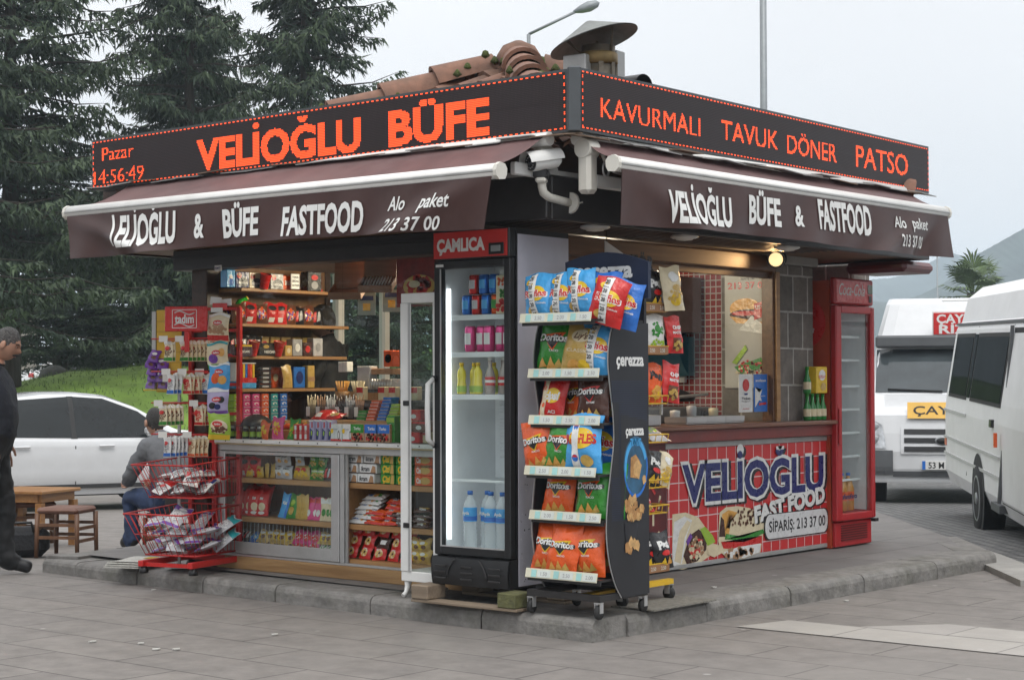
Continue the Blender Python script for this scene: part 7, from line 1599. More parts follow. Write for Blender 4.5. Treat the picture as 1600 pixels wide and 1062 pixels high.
    p = atX(655, 430, .3); t = thing('food_poster', 'red food poster hanging over the empty showcase', 'poster', (.30, p[1], 1.93)); b = MB(); b.bb(0, .01, -.22, .2, -.06, .26, mat('food_red', (.25, .02, .02), rough=.35, var=.4, scale=10)); b.build('sheet', t); b = MB(); put_decals(b, [('ell', 'gold', 0, .4, .7, .25), ('ell', 'chip', .1, .4, .5, .16), ('specks', 'red', 0, .42, .5, .18, 14, .15), ('ell', 'cream', -.2, .45, .25, .08)], .4, .3, lambda x, y, l: (-.001-l, -x*.2, -.05+y*.3)); b.build('print', t)
    p = atY(338, 408, 0); b = MB(); q = atX(340, 419, -.113); b.bb(-.1145, -.1115, q[1]-.04, q[1]+.03, q[2]-.02, q[2]+.02, M_white); b.text('PEMFİT', (-.116, q[1]-.005, q[2]), (0, -1, 0), (0, 0, 1), fm('navy'), h=.014, bold=.02); o = b.build('sticker'); tag(o, 'tiny white sticker at the post end of the dark shutter box', 'sticker')
_ledge_goods()
# ================================================================ RED NUT RACK
M_redw = mat('red_wire', (.50, .018, .016), rough=.35, var=.1)
def _red_rack():
    rz = R(14)
    ox, oy = -.56, 2.50
    r = thing('nut_rack', 'red wire nut rack with two baskets at the far end of the platform', 'display rack', (ox, oy, KH), R(-90)+rz)
    # local: x along its front (towards the corner of the kiosk), y into the rack
    Mx = Matrix.Translation((ox, oy, KH)) @ Matrix.Rotation(R(-90)+rz, 4, 'Z')
    w, d = .40, .60; hw = w/2
    b = MB(); b.bb(-hw-.02, -hw+.02, 0, d, .045, .085, M_redw, bev=.004); b.bb(hw-.02, hw+.02, 0, d, .045, .085, M_redw, bev=.004); b.bb(-hw+.02, hw-.02, d-.06, d-.02, .046, .084, M_redw); b.bb(-hw+.02, hw-.02, .03, .06, .046, .07, M_redw); b.build('base', r)
    for x, y in ((-hw, .04), (hw, .04), (-hw, d-.04), (hw, d-.04)):
        b = MB(); b.lathe([(.03, 0), (.03, .02), (.02, .045)], M_black, c=(x, y, 0), n=12); b.build('foot', r)
    b = MB()
    for x in (-hw, hw): b.bb(x-.016, x+.016, d-.05, d-.018, .086, 1.78, M_redw, bev=.003)
    for z in (.3, .62, .86, 1.05, 1.25, 1.45, 1.62, 1.77): b.bb(-hw+.017, hw-.017, d-.045, d-.025, z-.01, z+.01, M_redw)
    b.bb(-.018, .018, d-.048, d-.02, .086, 1.70, M_redw); b.build('upright', r)
    def basket(z0, z1, yb, yf0, yf1, flare):
        b = MB(); lo = [(-hw, yb, z0), (hw, yb, z0), (hw, yf0, z0), (-hw, yf0, z0)]; hi = [(-hw-flare, yb, z1+.03), (hw+flare*.2, yb, z1+.03), (hw+flare*.2, yf1, z1), (-hw-flare, yf1, z1)]
        for q in (lo, hi): b.tube(q, .006, M_redw, n=6, closed=True)
        md = [tuple((v3(a)+v3(c))/2) for a, c in zip(lo, hi)]; b.tube(md, .003, M_redw, n=5, closed=True)
        for a in range(4):
            n = 9 if a % 2 == 0 else 12
            for k in range(n):
                t = k/n; p = v3(lo[a])*(1-t)+v3(lo[(a+1) % 4])*t; q = v3(hi[a])*(1-t)+v3(hi[(a+1) % 4])*t; b.tube([p, q], .0028, M_redw, n=4)
        for k in range(9): t = k/8; b.tube([v3(lo[0])*(1-t)+v3(lo[1])*t, v3(lo[3])*(1-t)+v3(lo[2])*t], .0025, M_redw, n=4)
        b.build('basket', r)
    basket(.12, .40, d-.05, .06, -.10, .06); basket(.50, .72, d-.05, .10, -.03, .05)
    def W(x, y, z): return tuple(Mx @ Vector((x, y, z)))
    Y = R(-90)+rz
    rg = random.Random(12)
    # loose packs heaped in the baskets
    for bi, (z0, n, kinds, what) in enumerate(((.125, 20, ('basket_purple', 'basket_teal', 'basket_purple', 'basket_purple'), 'lower'), (.505, 18, ('basket_red', 'basket_navy', 'basket_red'), 'upper'))):
        for k in range(n):
            kd = kinds[k % len(kinds)]; lay = k//6
            x = -.14+.14*(k % 3)+rg.uniform(-.03, .03)+.0*bi; y = .12+.19*((k//3) % 2)+rg.uniform(-.03, .04)
            if bi and x > -.02: kd = 'basket_navy' if rg.random() < .6 else kd
            c = kd.split('_')[1]
            pack(kd, W(x, y, z0+.02+.055*lay), Y+rg.uniform(-.8, .8), f'{c} and white seed packet heaped in the {what} basket of the red rack', 'seed packet', lean=-1.25+rg.uniform(-.3, .35), roll=rg.uniform(-.3, .3), group=f'{c} seed packets in the {what} basket', seed=k % 2, scale=1.05)
    # rows of hanging packets
    M_tag = mat('price_tag', (.66, .64, .60), rough=.5, var=.06)
    rows = [(1.52, [('nut_green', -.16, 2, 'third'), ('nut_green', .06, 6, 'b')]), (1.30, [('nut_blue', -.15, 3, ''), ('nut_red', .03, 4, ''), ('nut_blue', .19, 2, '')]), (1.07, [('nut_green', -.24, 5, ''), ('nut_red', .12, 4, '')]), (.83, [('nut_blue', -.2, 4, ''), ('nut_orange', .09, 4, '')])]
    rows = []
    for py, hooks in ((533, [('nut_green', 263, 2), ('nut_green', 288, 7)]), (584, [('nut_blue', 267, 3), ('nut_red', 292, 4), ('nut_blue', 319, 2)]), (633, [('nut_green', 255, 5), ('nut_red', 310, 4)]), (682, [('nut_blue', 262, 5), ('nut_orange', 300, 4)])):
        rows.append((py, hooks))
    cn = dict(nut_green='green', nut_blue='blue', nut_red='red', nut_orange='orange')
    for ri, (py, hooks) in enumerate(rows):
        for hi_, (kd, px, n) in enumerate(hooks):
            p0 = atD(px, py, 11.75+.05*(hi_))
            b = MB()
            loc = np.array(Mx.inverted() @ Vector(p0))
            # the hook runs from the rack's frame out to the front
            b.tube([(loc[0], d-.03, loc[2]+.012), (loc[0], loc[1]-.04, loc[2]+.004), (loc[0], loc[1]-.05, loc[2]+.02)], .0035, M_redw, n=5); b.bb(loc[0]-.035, loc[0]+.035, loc[1]-.056, loc[1]-.053, loc[2]-.005, loc[2]+.035, M_tag); b.build('hook', r)
            for k in range(n):
                q = p0+CR*(.024*k*(1 if n > 3 else .8))+CF*(.022*k)
                pack(kd, (q[0], q[1], q[2]-.125*1.08), Y-.25+rg.uniform(-.12, .12), f'nut packet with {cn[kd]} foot, {WORDS[hi_]} hook in the {WORDS[ri]} row of the red rack', 'nut packet', lean=0, roll=rg.uniform(-.05, .05), group=f'packets on hook {WORDS[hi_]} of row {WORDS[ri]}', seed=k % 2, scale=1.08)
        b = MB(); q = np.array(Mx.inverted() @ Vector(atD(300, py-4, 11.9))); b.tube([(-hw, d-.05, q[2]), (-hw-.06, .2, q[2]), (hw, .2, q[2])], .005, M_redw, n=5); b.build('rail', r)
    for i, (kd, py, lab) in enumerate((('fruit_red', 533, 'red footed fruit bag, topmost of the hanging column'), ('fruit_green', 577, 'green footed fruit bag, second in the hanging column'), ('fruit_blue', 610, 'sky blue apricot bag in the middle of the hanging column'), ('fruit_plum', 650, 'purple footed plum bag, fourth in the hanging column'), ('fruit_yellow', 687, 'yellow footed fruit bag, lowest of the hanging column'))):
        p = atD(342, py, 11.72); pack(kd, p, R(-60), lab, 'fruit bag', lean=.08, roll=.03*(-1)**i, scale=1.12 if kd != 'fruit_yellow' else 1.08)
    # bunch of price cards at the top of the column
    p = atD(344, 470, 11.7); t = thing('price_cards', 'bunch of white and red price cards pinned above the hanging fruit bags', 'price card', p, R(-60)); b = MB(); b.box((-.03, 0, .0), (.075, .004, .05), M_white, ry=.1); b.box((.04, .01, -.01), (.07, .004, .045), M_white, ry=-.1); b.box((0, -.006, -.035), (.1, .004, .04), fm('red')); b.box((-.02, -.01, -.06), (.08, .004, .03), M_white); b.build('card', t)
    p = atD(331, 500, 11.8)
    # brand sign
    p = atD(291, 498, 11.72); t = thing('rack_sign', 'square red sign reading tadım on top of the nut rack', 'sign', p, R(-62)); b = MB(); b.box((0, 0, 0), (.30, .012, .165), fm('red'), bev=.004); b.build('board', t); b = MB()
    for z in (-.06, .06): b.box((-.01, -.0075, z), (.17, .002, .004), M_letter)
    for x in (-.095, .075): b.box((x, -.0075, 0), (.004, .002, .12), M_letter)
    b.text('tadım', (-.01, -.008, 0.0), (1, 0, 0), (0, 0, 1), M_letter, h=.055, w=.135, bold=.03)
    for s_ in (1, -1): b.tube([(-.08+.14*u, -.008, s_*.04+.012*math.sin(PI*u*2)) for u in np.linspace(0, 1, 9)], .004, M_letter, n=4)
    b.build('lettering', t); b = MB(); b.bb(-.015, .015, .006, .02, -.22, .06, M_redw); b.build('post', t)
    # yellow chocolate stand behind
    p = atD(262, 610, 12.05); t = thing('chocolate_stand', 'narrow yellow stand of purple chocolate packets behind the nut rack', 'display rack', (p[0], p[1], KH), R(-55)); z0 = p[2]-KH
    b = MB(); b.bb(-.08, .09, 0, .03, z0-.01, z0+.55, M_yel, bev=.004)
    for k in range(7): b.bb(-.078, .088, -.003, -.0005, z0+.05+k*.07, z0+.054+k*.07, mat('dark_yellow', (.45, .26, .01), rough=.5))
    b.build('board', t); b = MB(); b.bb(-.11, -.082, -.005, .035, z0-.0, z0+.54, M_alu2); b.build('edge_plate', t); b = MB(); b.bb(.06, .08, .031, .05, .0, z0+.3, M_alu2); b.bb(-.02, .16, .0, .16, 0, .012, M_alu2); b.build('stand_post', t)
    b = MB(); b.bb(-.14, .05, -.10, -.004, z0-.0, z0+.01, M_yel); b.quad((-.16, -.12, z0+.10), (-.13, -.10, z0), (.05, -.10, z0), (.05, -.12, z0+.1), M_glass); b.bb(.0, .06, -.125, -.122, z0+.06, z0+.11, M_tag); b.build('bin', t)
    M2 = Matrix.Translation((p[0], p[1], KH)) @ Matrix.Rotation(R(-55), 4, 'Z')
    for k in range(9):
        q = M2 @ Vector((-.11+.07*(k % 2)+.01*(k % 3), -.05, z0+.015+.045*(k//2))); pack('choc_purple', q, R(-55)+rg.uniform(-.3, .3), 'purple chocolate packet piled in the bin of the yellow stand', 'chocolate', lean=-.6+rg.uniform(-.3, .2), roll=rg.uniform(-.3, .3), group='purple chocolates in the yellow stand', seed=k % 2)
    # newspapers lying on the platform
    p = atZ(212, 883, KH); t = thing('newspaper', 'folded newspapers lying on the platform under the red rack', 'newspaper', (p[0], p[1], KH), R(20))
    for k in range(3):
        b = MB(); b.grid(lambda u, v: ((u-.5)*.38+.01*k, (v-.5)*.27-.008*k, .012+.014*k+.004*math.sin(u*7+k)), 8, 4, mat('newsprint', (.48, .47, .43), rough=.8, var=.25, scale=40)); b.bb(-.19+.01*k, .19+.01*k, -.135-.008*k, .135-.008*k, .001+.014*k, .009+.014*k, mat('newsprint')); b.box((-.08+.1*k, -.05, .0165+.014*k), (.1, .07, .001), fm(('sky', 'red', 'yellow')[k])); b.build('sheet', t)
_red_rack()
# ================================================================ TREES
M_bark = mat('bark', (.045, .035, .028), rough=.95, var=.4, scale=6, bump=.8, stretch=(4, 4, .6))
M_need = mat('needles', (.026, .045, .025), rough=.7, var=.55, scale=.8, detail=6)
M_need2 = mat('needle_tips', (.06, .088, .045), rough=.7, var=.5, scale=1.2)
def conifer(H, zb, rad, seed, dens=1.0):
    rg = np.random.default_rng(seed); V = []; F = []; K = []; br = MB(); up = v3(0, 0, 1)
    z = zb
    while z < H-.2:
        f = (z-zb)/(H-zb)
        for q in range(rg.integers(5, 8)):
            a = rg.uniform(0, 2*PI); L = rad*(1-f)**.75*rg.uniform(.55, 1.15)+.25; d = v3(math.cos(a), math.sin(a), 0); s_ = v3(-d[1], d[0], 0)
            rise, droop = rg.uniform(.0, .35), rg.uniform(.25, .6)
            z0 = z+rg.uniform(-.15, .15)
            def C(t): return d*(L*t)+up*(z0+L*(rise*t-droop*t*t+.28*t**4))+s_*(.06*L*math.sin(3*t+q))
            br.tube([C(0), C(.35), C(.7), C(.97)], [.028+.02*L/rad, .025, .014, .004], M_bark, n=4, cap=False)
            n = int(L/.085*dens)+4
            for i in range(n):
                t = (i+rg.random())/n
                if t < .12 and rg.random() < .7: continue
                p = C(t); w = (.22+.55*(1-t))*min(1.0, .35+L/rad)
                for sg in (-1, 1):
                    tw = s_*sg*w*rg.uniform(.4, 1)+d*w*rg.uniform(.2, .7)-up*w*rg.uniform(.15, .75)
                    for m in range(5):
                        c = p+tw*((m+rg.random())/5); ln = rg.uniform(.10, .26); o = len(V)
                        dd = tw/np.linalg.norm(tw)*rg.uniform(.3, 1)+rg.normal(0, .35, 3)-up*rg.uniform(.1, .9); dd /= np.linalg.norm(dd); x = np.cross(dd, rg.normal(0, 1, 3)); x /= np.linalg.norm(x)+1e-9
                        wd = rg.uniform(.018, .04); V += [c-x*wd, c+x*wd, c+dd*ln]; F.append((o, o+1, o+2)); K.append(1 if t > .62 and rg.random() < .6 else 0)
        z += rg.uniform(.24, .42)*(.8+.4*(1-f))
    b = MB(); b.v = [tuple(p) for p in V]; b.mats = [M_need, M_need2]; b.f = F; b.m = K; b.sm = [False]*len(F)
    t = MB(); t.tube([(.0, 0, -.6), (.02, 0, 1), (0, .02, H*.5), (0, 0, H*.98)], [.26, .21, .12, .015], M_bark, n=9)
    t.add(br.v, br.f, M_bark, True)
    return b, t
def tree_proto(H, zb, rad, seed, dens, label):
    r = thing('conifer_tree', label, 'tree', (0, 0, 0), group=None); b, t = conifer(H, zb, rad, seed, dens); t.build('trunk', r); b.build('crown', r); return r
def _trees():
    def at(px, d, z): p = atD(px, 592, d); return (p[0], p[1], z)
    A = tree_proto(13.5, 1.8, 2.9, 5, .85, 'dark conifer standing highest behind the middle of the long LED sign, its bare trunk showing'); A.location = at(478, 40, 1.3)
    B = tree_proto(15, 2.9, 3.8, 9, .75, 'huge dark conifer filling the sky behind the standing man'); B.location = at(15, 36, .9)
    dup(A, at(296, 38, 1.0), (0, 0, 2.1), 'dark conifer with a straight visible trunk behind the clock end of the LED sign', scale=(.78, .78, 1.05))
    dup(B, at(300, 45, .8), (0, 0, 4.2), 'broad dark conifer with low hanging branches behind the nut rack', scale=(1, 1, .66))
    dup(B, at(95, 44, .6), (0, 0, 2.9), 'dense dark conifer just to one side of the gatepost behind the man', scale=(1.05, 1.05, .44)); dup(B, at(225, 49, .7), (0, 0, 5.5), 'dense dark conifer farther back behind the clock end of the sign', scale=(1.1, 1.1, .46))
    dup(B, at(-130, 33, .2), (0, 0, 1.2), 'dark conifer reaching in from beyond the picture behind the man', scale=(.95, .95, .9))
    dup(A, at(150, 50, .7), (0, 0, .5), 'small young conifer on the lawn between two big trunks', scale=(.42, .42, .3))
    dup(A, at(585, 30, -.4), (0, 0, 3.5), 'low conifer seen through the kiosk windows', scale=(.62, .62, .42)); dup(B, at(655, 33, -.4), (0, 0, 5.2), 'bushy conifer seen through the kiosk windows beside the showcase', scale=(.5, .5, .33))
    # unseen trees added behind the viewer to darken what the kiosk glass mirrors
    for i, (x, y) in enumerate(((-17, 9), (-21, 15), (-15, 18), (-24, 21), (-19, 27), (11, -17), (16, -21), (21, -17), (7, -22), (26, -22), (-24, 3), (2, -24))):
        dup((A, B)[i % 2], (x, y, -.2), (0, 0, i*1.3), 'dark conifer on the near side of the square, mirrored in the kiosk glass', 'trees mirrored in the glass', scale=(1.25, 1.25, .75))
    # palm beyond the vans
    p = atD(1522, 560, 62); r = thing('palm_tree', 'palm tree with fan leaves showing above the two white minibuses', 'palm tree', (p[0], p[1], -1.0)); r.scale = (1.05, 1.05, 1.17); M_pl = mat('palm_leaf', (.10, .15, .05), rough=.6, var=.4, scale=3)
    b = MB(); b.tube([(0, 0, 0), (0, 0, 4.6)], [.3, .22], M_bark, n=10); b.build('trunk', r); b = MB(); rg = random.Random(8)
    for k in range(44):
        a = rg.uniform(0, 2*PI); el = rg.uniform(-.5, 1.25); d = v3(math.cos(a)*math.cos(el), math.sin(a)*math.cos(el), math.sin(el)); s_ = np.cross(d, (0, 0, 1)); s_ /= np.linalg.norm(s_); u = np.cross(s_, d); c = v3(0, 0, 4.5); st = rg.uniform(.5, .9); e = c+d*st
        b.tube([c, e], .02, M_pl, n=4)
        for q in range(13):
            t = (q-6)/6*1.25; dd = d*math.cos(t)+s_*math.sin(t); l = rg.uniform(.7, 1.0)*(1-.25*abs(t)); x = np.cross(dd, u)*.035; m = e+dd*l*.6; b.add([e, m-x, e+dd*l-v3(0, 0, .22*l), m+x], [(0, 1, 2, 3)], M_pl)
    b.build('crown', r)
_trees()
# ================================================================ STREET FURNITURE
def _lamps():
    M_st = mat('galvanised', (.26, .28, .29), rough=.5, metal=.4, var=.12)
    p = atD(1196, 592, 38); r = thing('lamp_post', 'tall grey lamp post rising out of sight behind the serving hatch sign', 'lamp post', (p[0], p[1], -.8)); b = MB(); b.tube([(0, 0, 0), (0, 0, 13)], [.09, .07], M_st, n=12); b.bb(-.2, .2, -.2, .2, -.02, .03, M_st); b.build('pole', r); b = MB(); b.bar((0, 0, 13), (.9, 0, 13.3), .06, .06, M_st); b.box((1.1, 0, 13.33), (.6, .25, .1), M_st, bev=.03); b.build('lamp_head', r)
    q = atD(825, 70, 42); e = atD(905, 16, 42); t = atD(930, 7, 42); k = atD(826, 54, 42); r = thing('street_lamp', 'slim street lamp with slanting arm above the roof ridge', 'street lamp', (q[0], q[1], -1)); o = v3(q[0], q[1], -1); b = MB(); b.tube([(0, 0, 0), k-o], [.09, .045], M_st, n=8); b.tube([k-o, e-o], .035, M_st, n=8); b.build('pole', r)
    b = MB(); d = (t-e)/np.linalg.norm(t-e); u = np.cross(d, CF); b.lathe([(.03, -.15), (.10, .05), (.13, .25), (.09, .45), (.0, .52)], M_st, c=e-o, axis=(np.array(CF), u, d), n=12); b.build('lamp_head', r)
    for px, py, d, lab in ((1466, 400, 120, 'thin distant lamp mast before the hazy hills'),):
        p = atD(px, 592, d); r = thing('street_lamp', lab, 'street lamp', (p[0], p[1], -2)); h = (592-py)/FPX*d+3.4; b = MB(); b.tube([(0, 0, 0), (0, 0, h)], .06, M_st, n=6); b.build('pole', r); b = MB(); a = v3(*CR)*1.0; b.tube([(0, 0, h), a+v3(0, 0, h+.35)], .07, M_st, n=6); b.build('arm', r)
    # far house under the branches and its neighbours
    p = atD(128, 592, 75); r = thing('house', 'distant low house with red tiled roof seen under the branches', 'house', (p[0], p[1], .6), R(-50)); b = MB(); b.bb(-1.6, 1.6, 0, 3, -2, .75, mat('house_wall', (.5, .47, .42), rough=.9)); b.build('wall', r); b = MB(); b.prism([(-1.9, .75), (1.9, .75), (1.3, 1.45), (-1.3, 1.45)], -.2, 3.2, M_tile_roof); b.build('roof', r)
    p = atD(45, 592, 60); r = thing('stone_post', 'pale stone gatepost on the lawn beside the man\'s head', 'post', (p[0], p[1], .4)); b = MB(); b.bb(-.28, .28, -.2, .2, 0, 4.4, mat('pale_stone', (.3, .28, .24), rough=.9, var=.25, scale=3, bump=.3)); b.bb(-.34, .34, -.26, .26, 4.4, 4.55, mat('pale_stone')); b.build('shaft', r)
    p = atD(85, 586, 37.5); b = MB(); b.lathe([(.0, -.2), (.36, -.1), (.3, .1), (.12, .2), (0, .22)], mat('rock', (.09, .09, .08), rough=.95, var=.3, scale=8, bump=.6), n=9); o = b.build('boulder', loc=p); tag(o, 'grey boulder on the crest of the lawn', 'boulder')
_lamps()
# ================================================================ VEHICLES
M_carw = mat('car_white', (.62, .63, .64), rough=.22, var=.03, coat=.8, dirt=.06, dirtcol=(.4, .38, .34)); M_vanw = mat('van_white', (.80, .80, .80), rough=.5, var=.05, scale=2, dirt=.2, dirtcol=(.36, .34, .30))
M_carg = mat('car_glass', (.018, .024, .026), rough=.05, var=.2, scale=1.2); M_tyre = mat('tyre', (.018, .018, .018), rough=.85); M_rim = mat('rim', (.33, .34, .35), rough=.35, metal=.6); M_seam = mat('seam', (.03, .03, .03), rough=.8); M_grey = mat('grey_bumper', (.09, .095, .10), rough=.6, var=.1)
def dark_glass(m):       # tinted panes: a dark inside under a weak even sheen
    nt = m.node_tree; L = nt.links.new; p = nt.nodes['Principled BSDF']; d = nt.nodes.new('ShaderNodeBsdfDiffuse'); g = nt.nodes.new('ShaderNodeBsdfGlossy'); g.inputs['Roughness'].default_value = .05; x = nt.nodes.new('ShaderNodeMixShader'); x.inputs[0].default_value = .04
    L(p.inputs['Base Color'].links[0].from_socket, d.inputs[0]); L(d.outputs[0], x.inputs[1]); L(g.outputs[0], x.inputs[2]); L(x.outputs[0], [n for n in nt.nodes if n.type == 'OUTPUT_MATERIAL'][0].inputs[0])
dark_glass(M_carg)
def wheel(parent, x, y, z, rad, wd, sg):
    b = MB(); b.lathe([(rad*.6, -wd/2), (rad*.93, -wd/2), (rad, -wd*.32), (rad, wd*.32), (rad*.93, wd/2), (rad*.6, wd/2)], M_tyre, c=(x, y, z), axis='Y', n=30); o = b.build('wheel', parent)
    b = MB(); f = y+sg*wd/2; b.lathe([(rad*.66, -sg*.0), (rad*.63, sg*.008), (rad*.55, -sg*.03), (rad*.2, -sg*.02), (rad*.16, sg*.01), (0, sg*.012)], M_rim, c=(x, f, z), axis='Y', n=26, cap=False)
    for k in range(8): a = k*PI/4; b.box((x+rad*.4*math.cos(a), f-sg*.016, z+rad*.4*math.sin(a)), (rad*.1, .012, rad*.1), M_seam, ry=-a)
    b.build('rim', o)
def sedan(label):
    r = thing('parked_car', label, 'car'); X = [-2.3, -2.22, -1.9, -1.65, -1.1, -.75, -.3, .1, .5, .85, 1.35, 1.75, 2.1, 2.25, 2.3]
    top = [.62, .98, 1.02, 1.05, 1.30, 1.42, 1.47, 1.47, 1.43, 1.30, .99, .95, .86, .72, .5]; belt = [.60, .88, .90, .90, .90, .89, .88, .87, .87, .86, .86, .86, .80, .68, .48]; hw = [.70, .80, .85, .87, .89, .89, .89, .89, .89, .89, .88, .86, .80, .70, .6]
    def S(u, v):
        x = -2.3+4.6*u; T, B, w = (np.interp(x, X, q) for q in (top, belt, hw)); g = max(0, T-B)
        Q = [(w*.93, .2), (w, .42), (w*1.0, .66), (w*.97, B-.02), (w*.94, B+.02), (w*.94-.55*g*.62, B+g*.72), (w*.94-.62*g*.75-.02, B+g*.93), (w*.4, T), (0, T+.005)]
        Q = Q+[(-a, b_) for a, b_ in Q[::-1][1:]]; k = v*(len(Q)-1); i = min(int(k), len(Q)-2); f = k-i
        return (x, Q[i][0]*(1-f)+Q[i+1][0]*f, Q[i][1]*(1-f)+Q[i+1][1]*f)
    b = MB(); b.grid(S, 60, 48, M_carw); b.bb(-2.2, 2.2, -.75, .75, .18, .4, M_seam); b.build('body', r)
    def side(pts, m, name, l=.014):
        for sg in (1, -1):
            b = MB(); P = []; V2, F2 = refine([(x, z, 0) for x, z in pts], [tuple(range(len(pts)))], .12)
            for x, z, _ in V2:
                T, B, w = (np.interp(x, X, q) for q in (top, belt, hw)); g = max(.01, T-B); f = (z-B)/g
                y = w*.97 if z < B-.02 else np.interp(f, [0, .72, .93, 1.0], [w*.94, w*.94-.341*g, w*.94-.465*g-.02, w*.94-.5*g-.05])
                P.append((x, sg*(y+l), z))
            b.add(P, [t if sg < 0 else t[::-1] for t in F2], m); b.build(name, r)
    M_cw = mat('car_window', (.010, .013, .014), rough=.04, var=.3, scale=1.5); dark_glass(M_cw)
    side([(-.0, .90), (-.95, .925), (-1.32, .97), (-1.05, 1.22), (-.66, 1.37), (-.0, 1.41)], M_cw, 'side_window'); side([(1.30, .89), (.06, .90), (.06, 1.41), (.44, 1.385), (.87, 1.22)], M_cw, 'side_window'); side([(-.01, .89), (.07, .89), (.07, 1.415), (-.01, 1.415)], M_seam, 'pillar_trim', .012)
    for x in (.03, 1.2, -.95):
        side([(x, .30), (x+.012, .30), (x+.014, .86), (x, .86)], M_seam, 'door_seam', .012)
    side([(-1.3, .33), (1.3, .33), (1.3, .28), (-1.3, .28)], M_seam, 'sill_trim', .012)
    for x in (-.62, .42):
        for sg in (1, -1): b = MB(); b.box((x, sg*.905, .80), (.2, .03, .03), M_carw, bev=.01); b.build('door_handle', r)
    for x in (-1.34, 1.32):
        for sg in (1, -1):
            b = MB(); b.lathe([(.0, 0), (.37, 0)], M_seam, c=(x, sg*.893, .33), axis='Y', n=26, cap=False); b.build('wheel_arch', r); wheel(r, x, sg*.80, .315, .315, .21, sg)
    b = MB(); b.box((.95, -.98, .98), (.12, .2, .13), M_carw, bev=.04); b.build('wing_mirror', r)
    b = MB(); b.add([S(.755, 5/16), S(.755, 11/16), S(.665, 11/16), S(.665, 5/16)], [(0, 1, 2, 3)], M_carg); b.build('windscreen', r)
    b = MB(); b.box((-2.26, .6, .82), (.06, .35, .14), fm('red'), bev=.03); b.build('tail_lamp', r); b = MB(); b.box((-2.26, -.6, .82), (.06, .35, .14), fm('red'), bev=.03); b.build('tail_lamp', r)
    return r
def _vehicles():
    p = atD(118, 700, 21.8); c = sedan('white saloon car parked side on below the grass bank'); z = ground_z(p[0], p[1]); c.location = (p[0], p[1], z+.0); c.rotation_euler = (0, 0, R(39.8-62))
    # the body sits so that its near flank, not its middle, is at the measured place
    off = Matrix.Rotation(R(39.8-62), 3, 'Z') @ Vector((-.03, .89, 0)); c.location = Vector(c.location)+off
    q = atD(137, 577, 58); d = dup(c, (q[0], q[1], .75), (0, 0, R(-10)), 'distant white car showing between the trees beyond the lawn crest')
    # --- minibus seen along its flank
    r = thing('minibus', 'white minibus with dark windows and an open front door, seen along its flank', 'minibus', (8.2, .86, -.12)); r.rotation_euler = (0, R(-1.2), R(33.0))
    prof = [(-.06, .30), (0, .45), (.0, 1.12), (-.02, 1.3), (-.13, 2.0), (-.16, 2.06), (-.19, 2.09), (-.26, 2.35), (-.42, 2.48), (-.8, 2.53)]; full = prof+[(-1.9-a, z) for a, z in prof[::-1]]
    b = MB(); n = len(full); xs = [-4.2, 2.55, 2.72, 2.80]; sc = [1, 1, .97, .9]
    vs = [(x, -.95+(y+.95)*s_, .3+(z-.3)*(1-(1-s_)*.5)) for x, s_ in zip(xs, sc) for y, z in full]
    b.add(vs, [(i*n+k, i*n+k+1, (i+1)*n+k+1, (i+1)*n+k) for i in range(3) for k in range(n-1)]+[tuple(range(3*n, 4*n)), tuple(range(n))[::-1]], M_vanw, False)
    b.bb(-4.1, 2.6, -1.8, -.1, .28, .45, M_seam); b.build('body', r)
    def yy(z): return float(np.interp(z, [.3, .45, 1.12, 1.3, 2.0, 2.06], [-.06, 0, 0, -.02, -.13, -.16]))
    def pan(x0, x1, z0, z1, m, name, l=.008, par=None):
        b = MB(); P = [(x1, yy(z0)+l, z0), (x0, yy(z0)+l, z0), (x0, yy(z1)+l, z1), (x1, yy(z1)+l, z1)]; b.add(P+[(a, y-.03, z) for a, y, z in P], [(0, 1, 2, 3), (0, 4, 5, 1), (1, 5, 6, 2), (2, 6, 7, 3), (3, 7, 4, 0)], m); return b.build(name, par or r)
    for x0, x1 in ((1.02, 2.32), (-1.25, .66)):
        f = pan(x0-.05, x1+.05, 1.27, 1.96, M_seam, 'window_rubber', .006); pan(x0, x1, 1.31, 1.92, M_carg, 'window_pane', .012, f)
    pan(.75, .95, 1.30, 1.95, M_carg, 'window_pane', .01)
    for z in (1.10, .80, .62): pan(-1.35 if z < 1 else .86, 2.6, z, z+.03, mat('van_crease', (.5, .5, .5), rough=.5), 'side_rib', .012)  # shade of the pressed creases put into strips of darker grey
    pan(-4.1, 2.6, 2.05, 2.075, M_grey, 'roof_gutter', .02)
    for x in (.84, -1.36): pan(x, x+.02, .5, 2.03, M_seam, 'door_seam', .004)
    pan(-1.0, -.88, 1.08, 1.15, M_black, 'door_handle', .03)
    pan(-2.9, -1.44, .42, 2.0, mat('dark_inside', (.02, .02, .022), rough=.8), 'door_opening', .004); pan(-1.46, -1.42, .42, 2.02, M_grey, 'door_edge', .05); pan(-1.40, -1.36, .92, 1.05, fm('orange'), 'reflector', .06)  # shade inside the cabin put into a dark sheet on the solid flank
    pan(2.45, 2.55, .72, .80, fm('orange'), 'side_marker', .01)
    b = MB(); b.lathe([(0, 0), (.42, 0)], M_seam, c=(.0, .006, .36), axis='Y', n=26, cap=False); b.build('wheel_arch', r); wheel(r, .0, -.10, .34, .34, .24, 1); wheel(r, 0, -1.8, .34, .34, .24, -1); wheel(r, -3.2, -.1, .34, .34, .24, 1)
    b = MB(); b.bb(-1.5, -1.0, -.1, .03, .33, .40, M_grey); b.build('step', r)
    # --- white van facing the square
    p = atD(1474, 780, 22.4); z = ground_z(p[0], p[1])-.0; r = thing('white_van', 'white van facing the square, yellow ÇAYELİ board on its bonnet', 'van', (p[0], p[1], z-.03), R(-64))   # local: x across, -y to the viewer
    w = .98
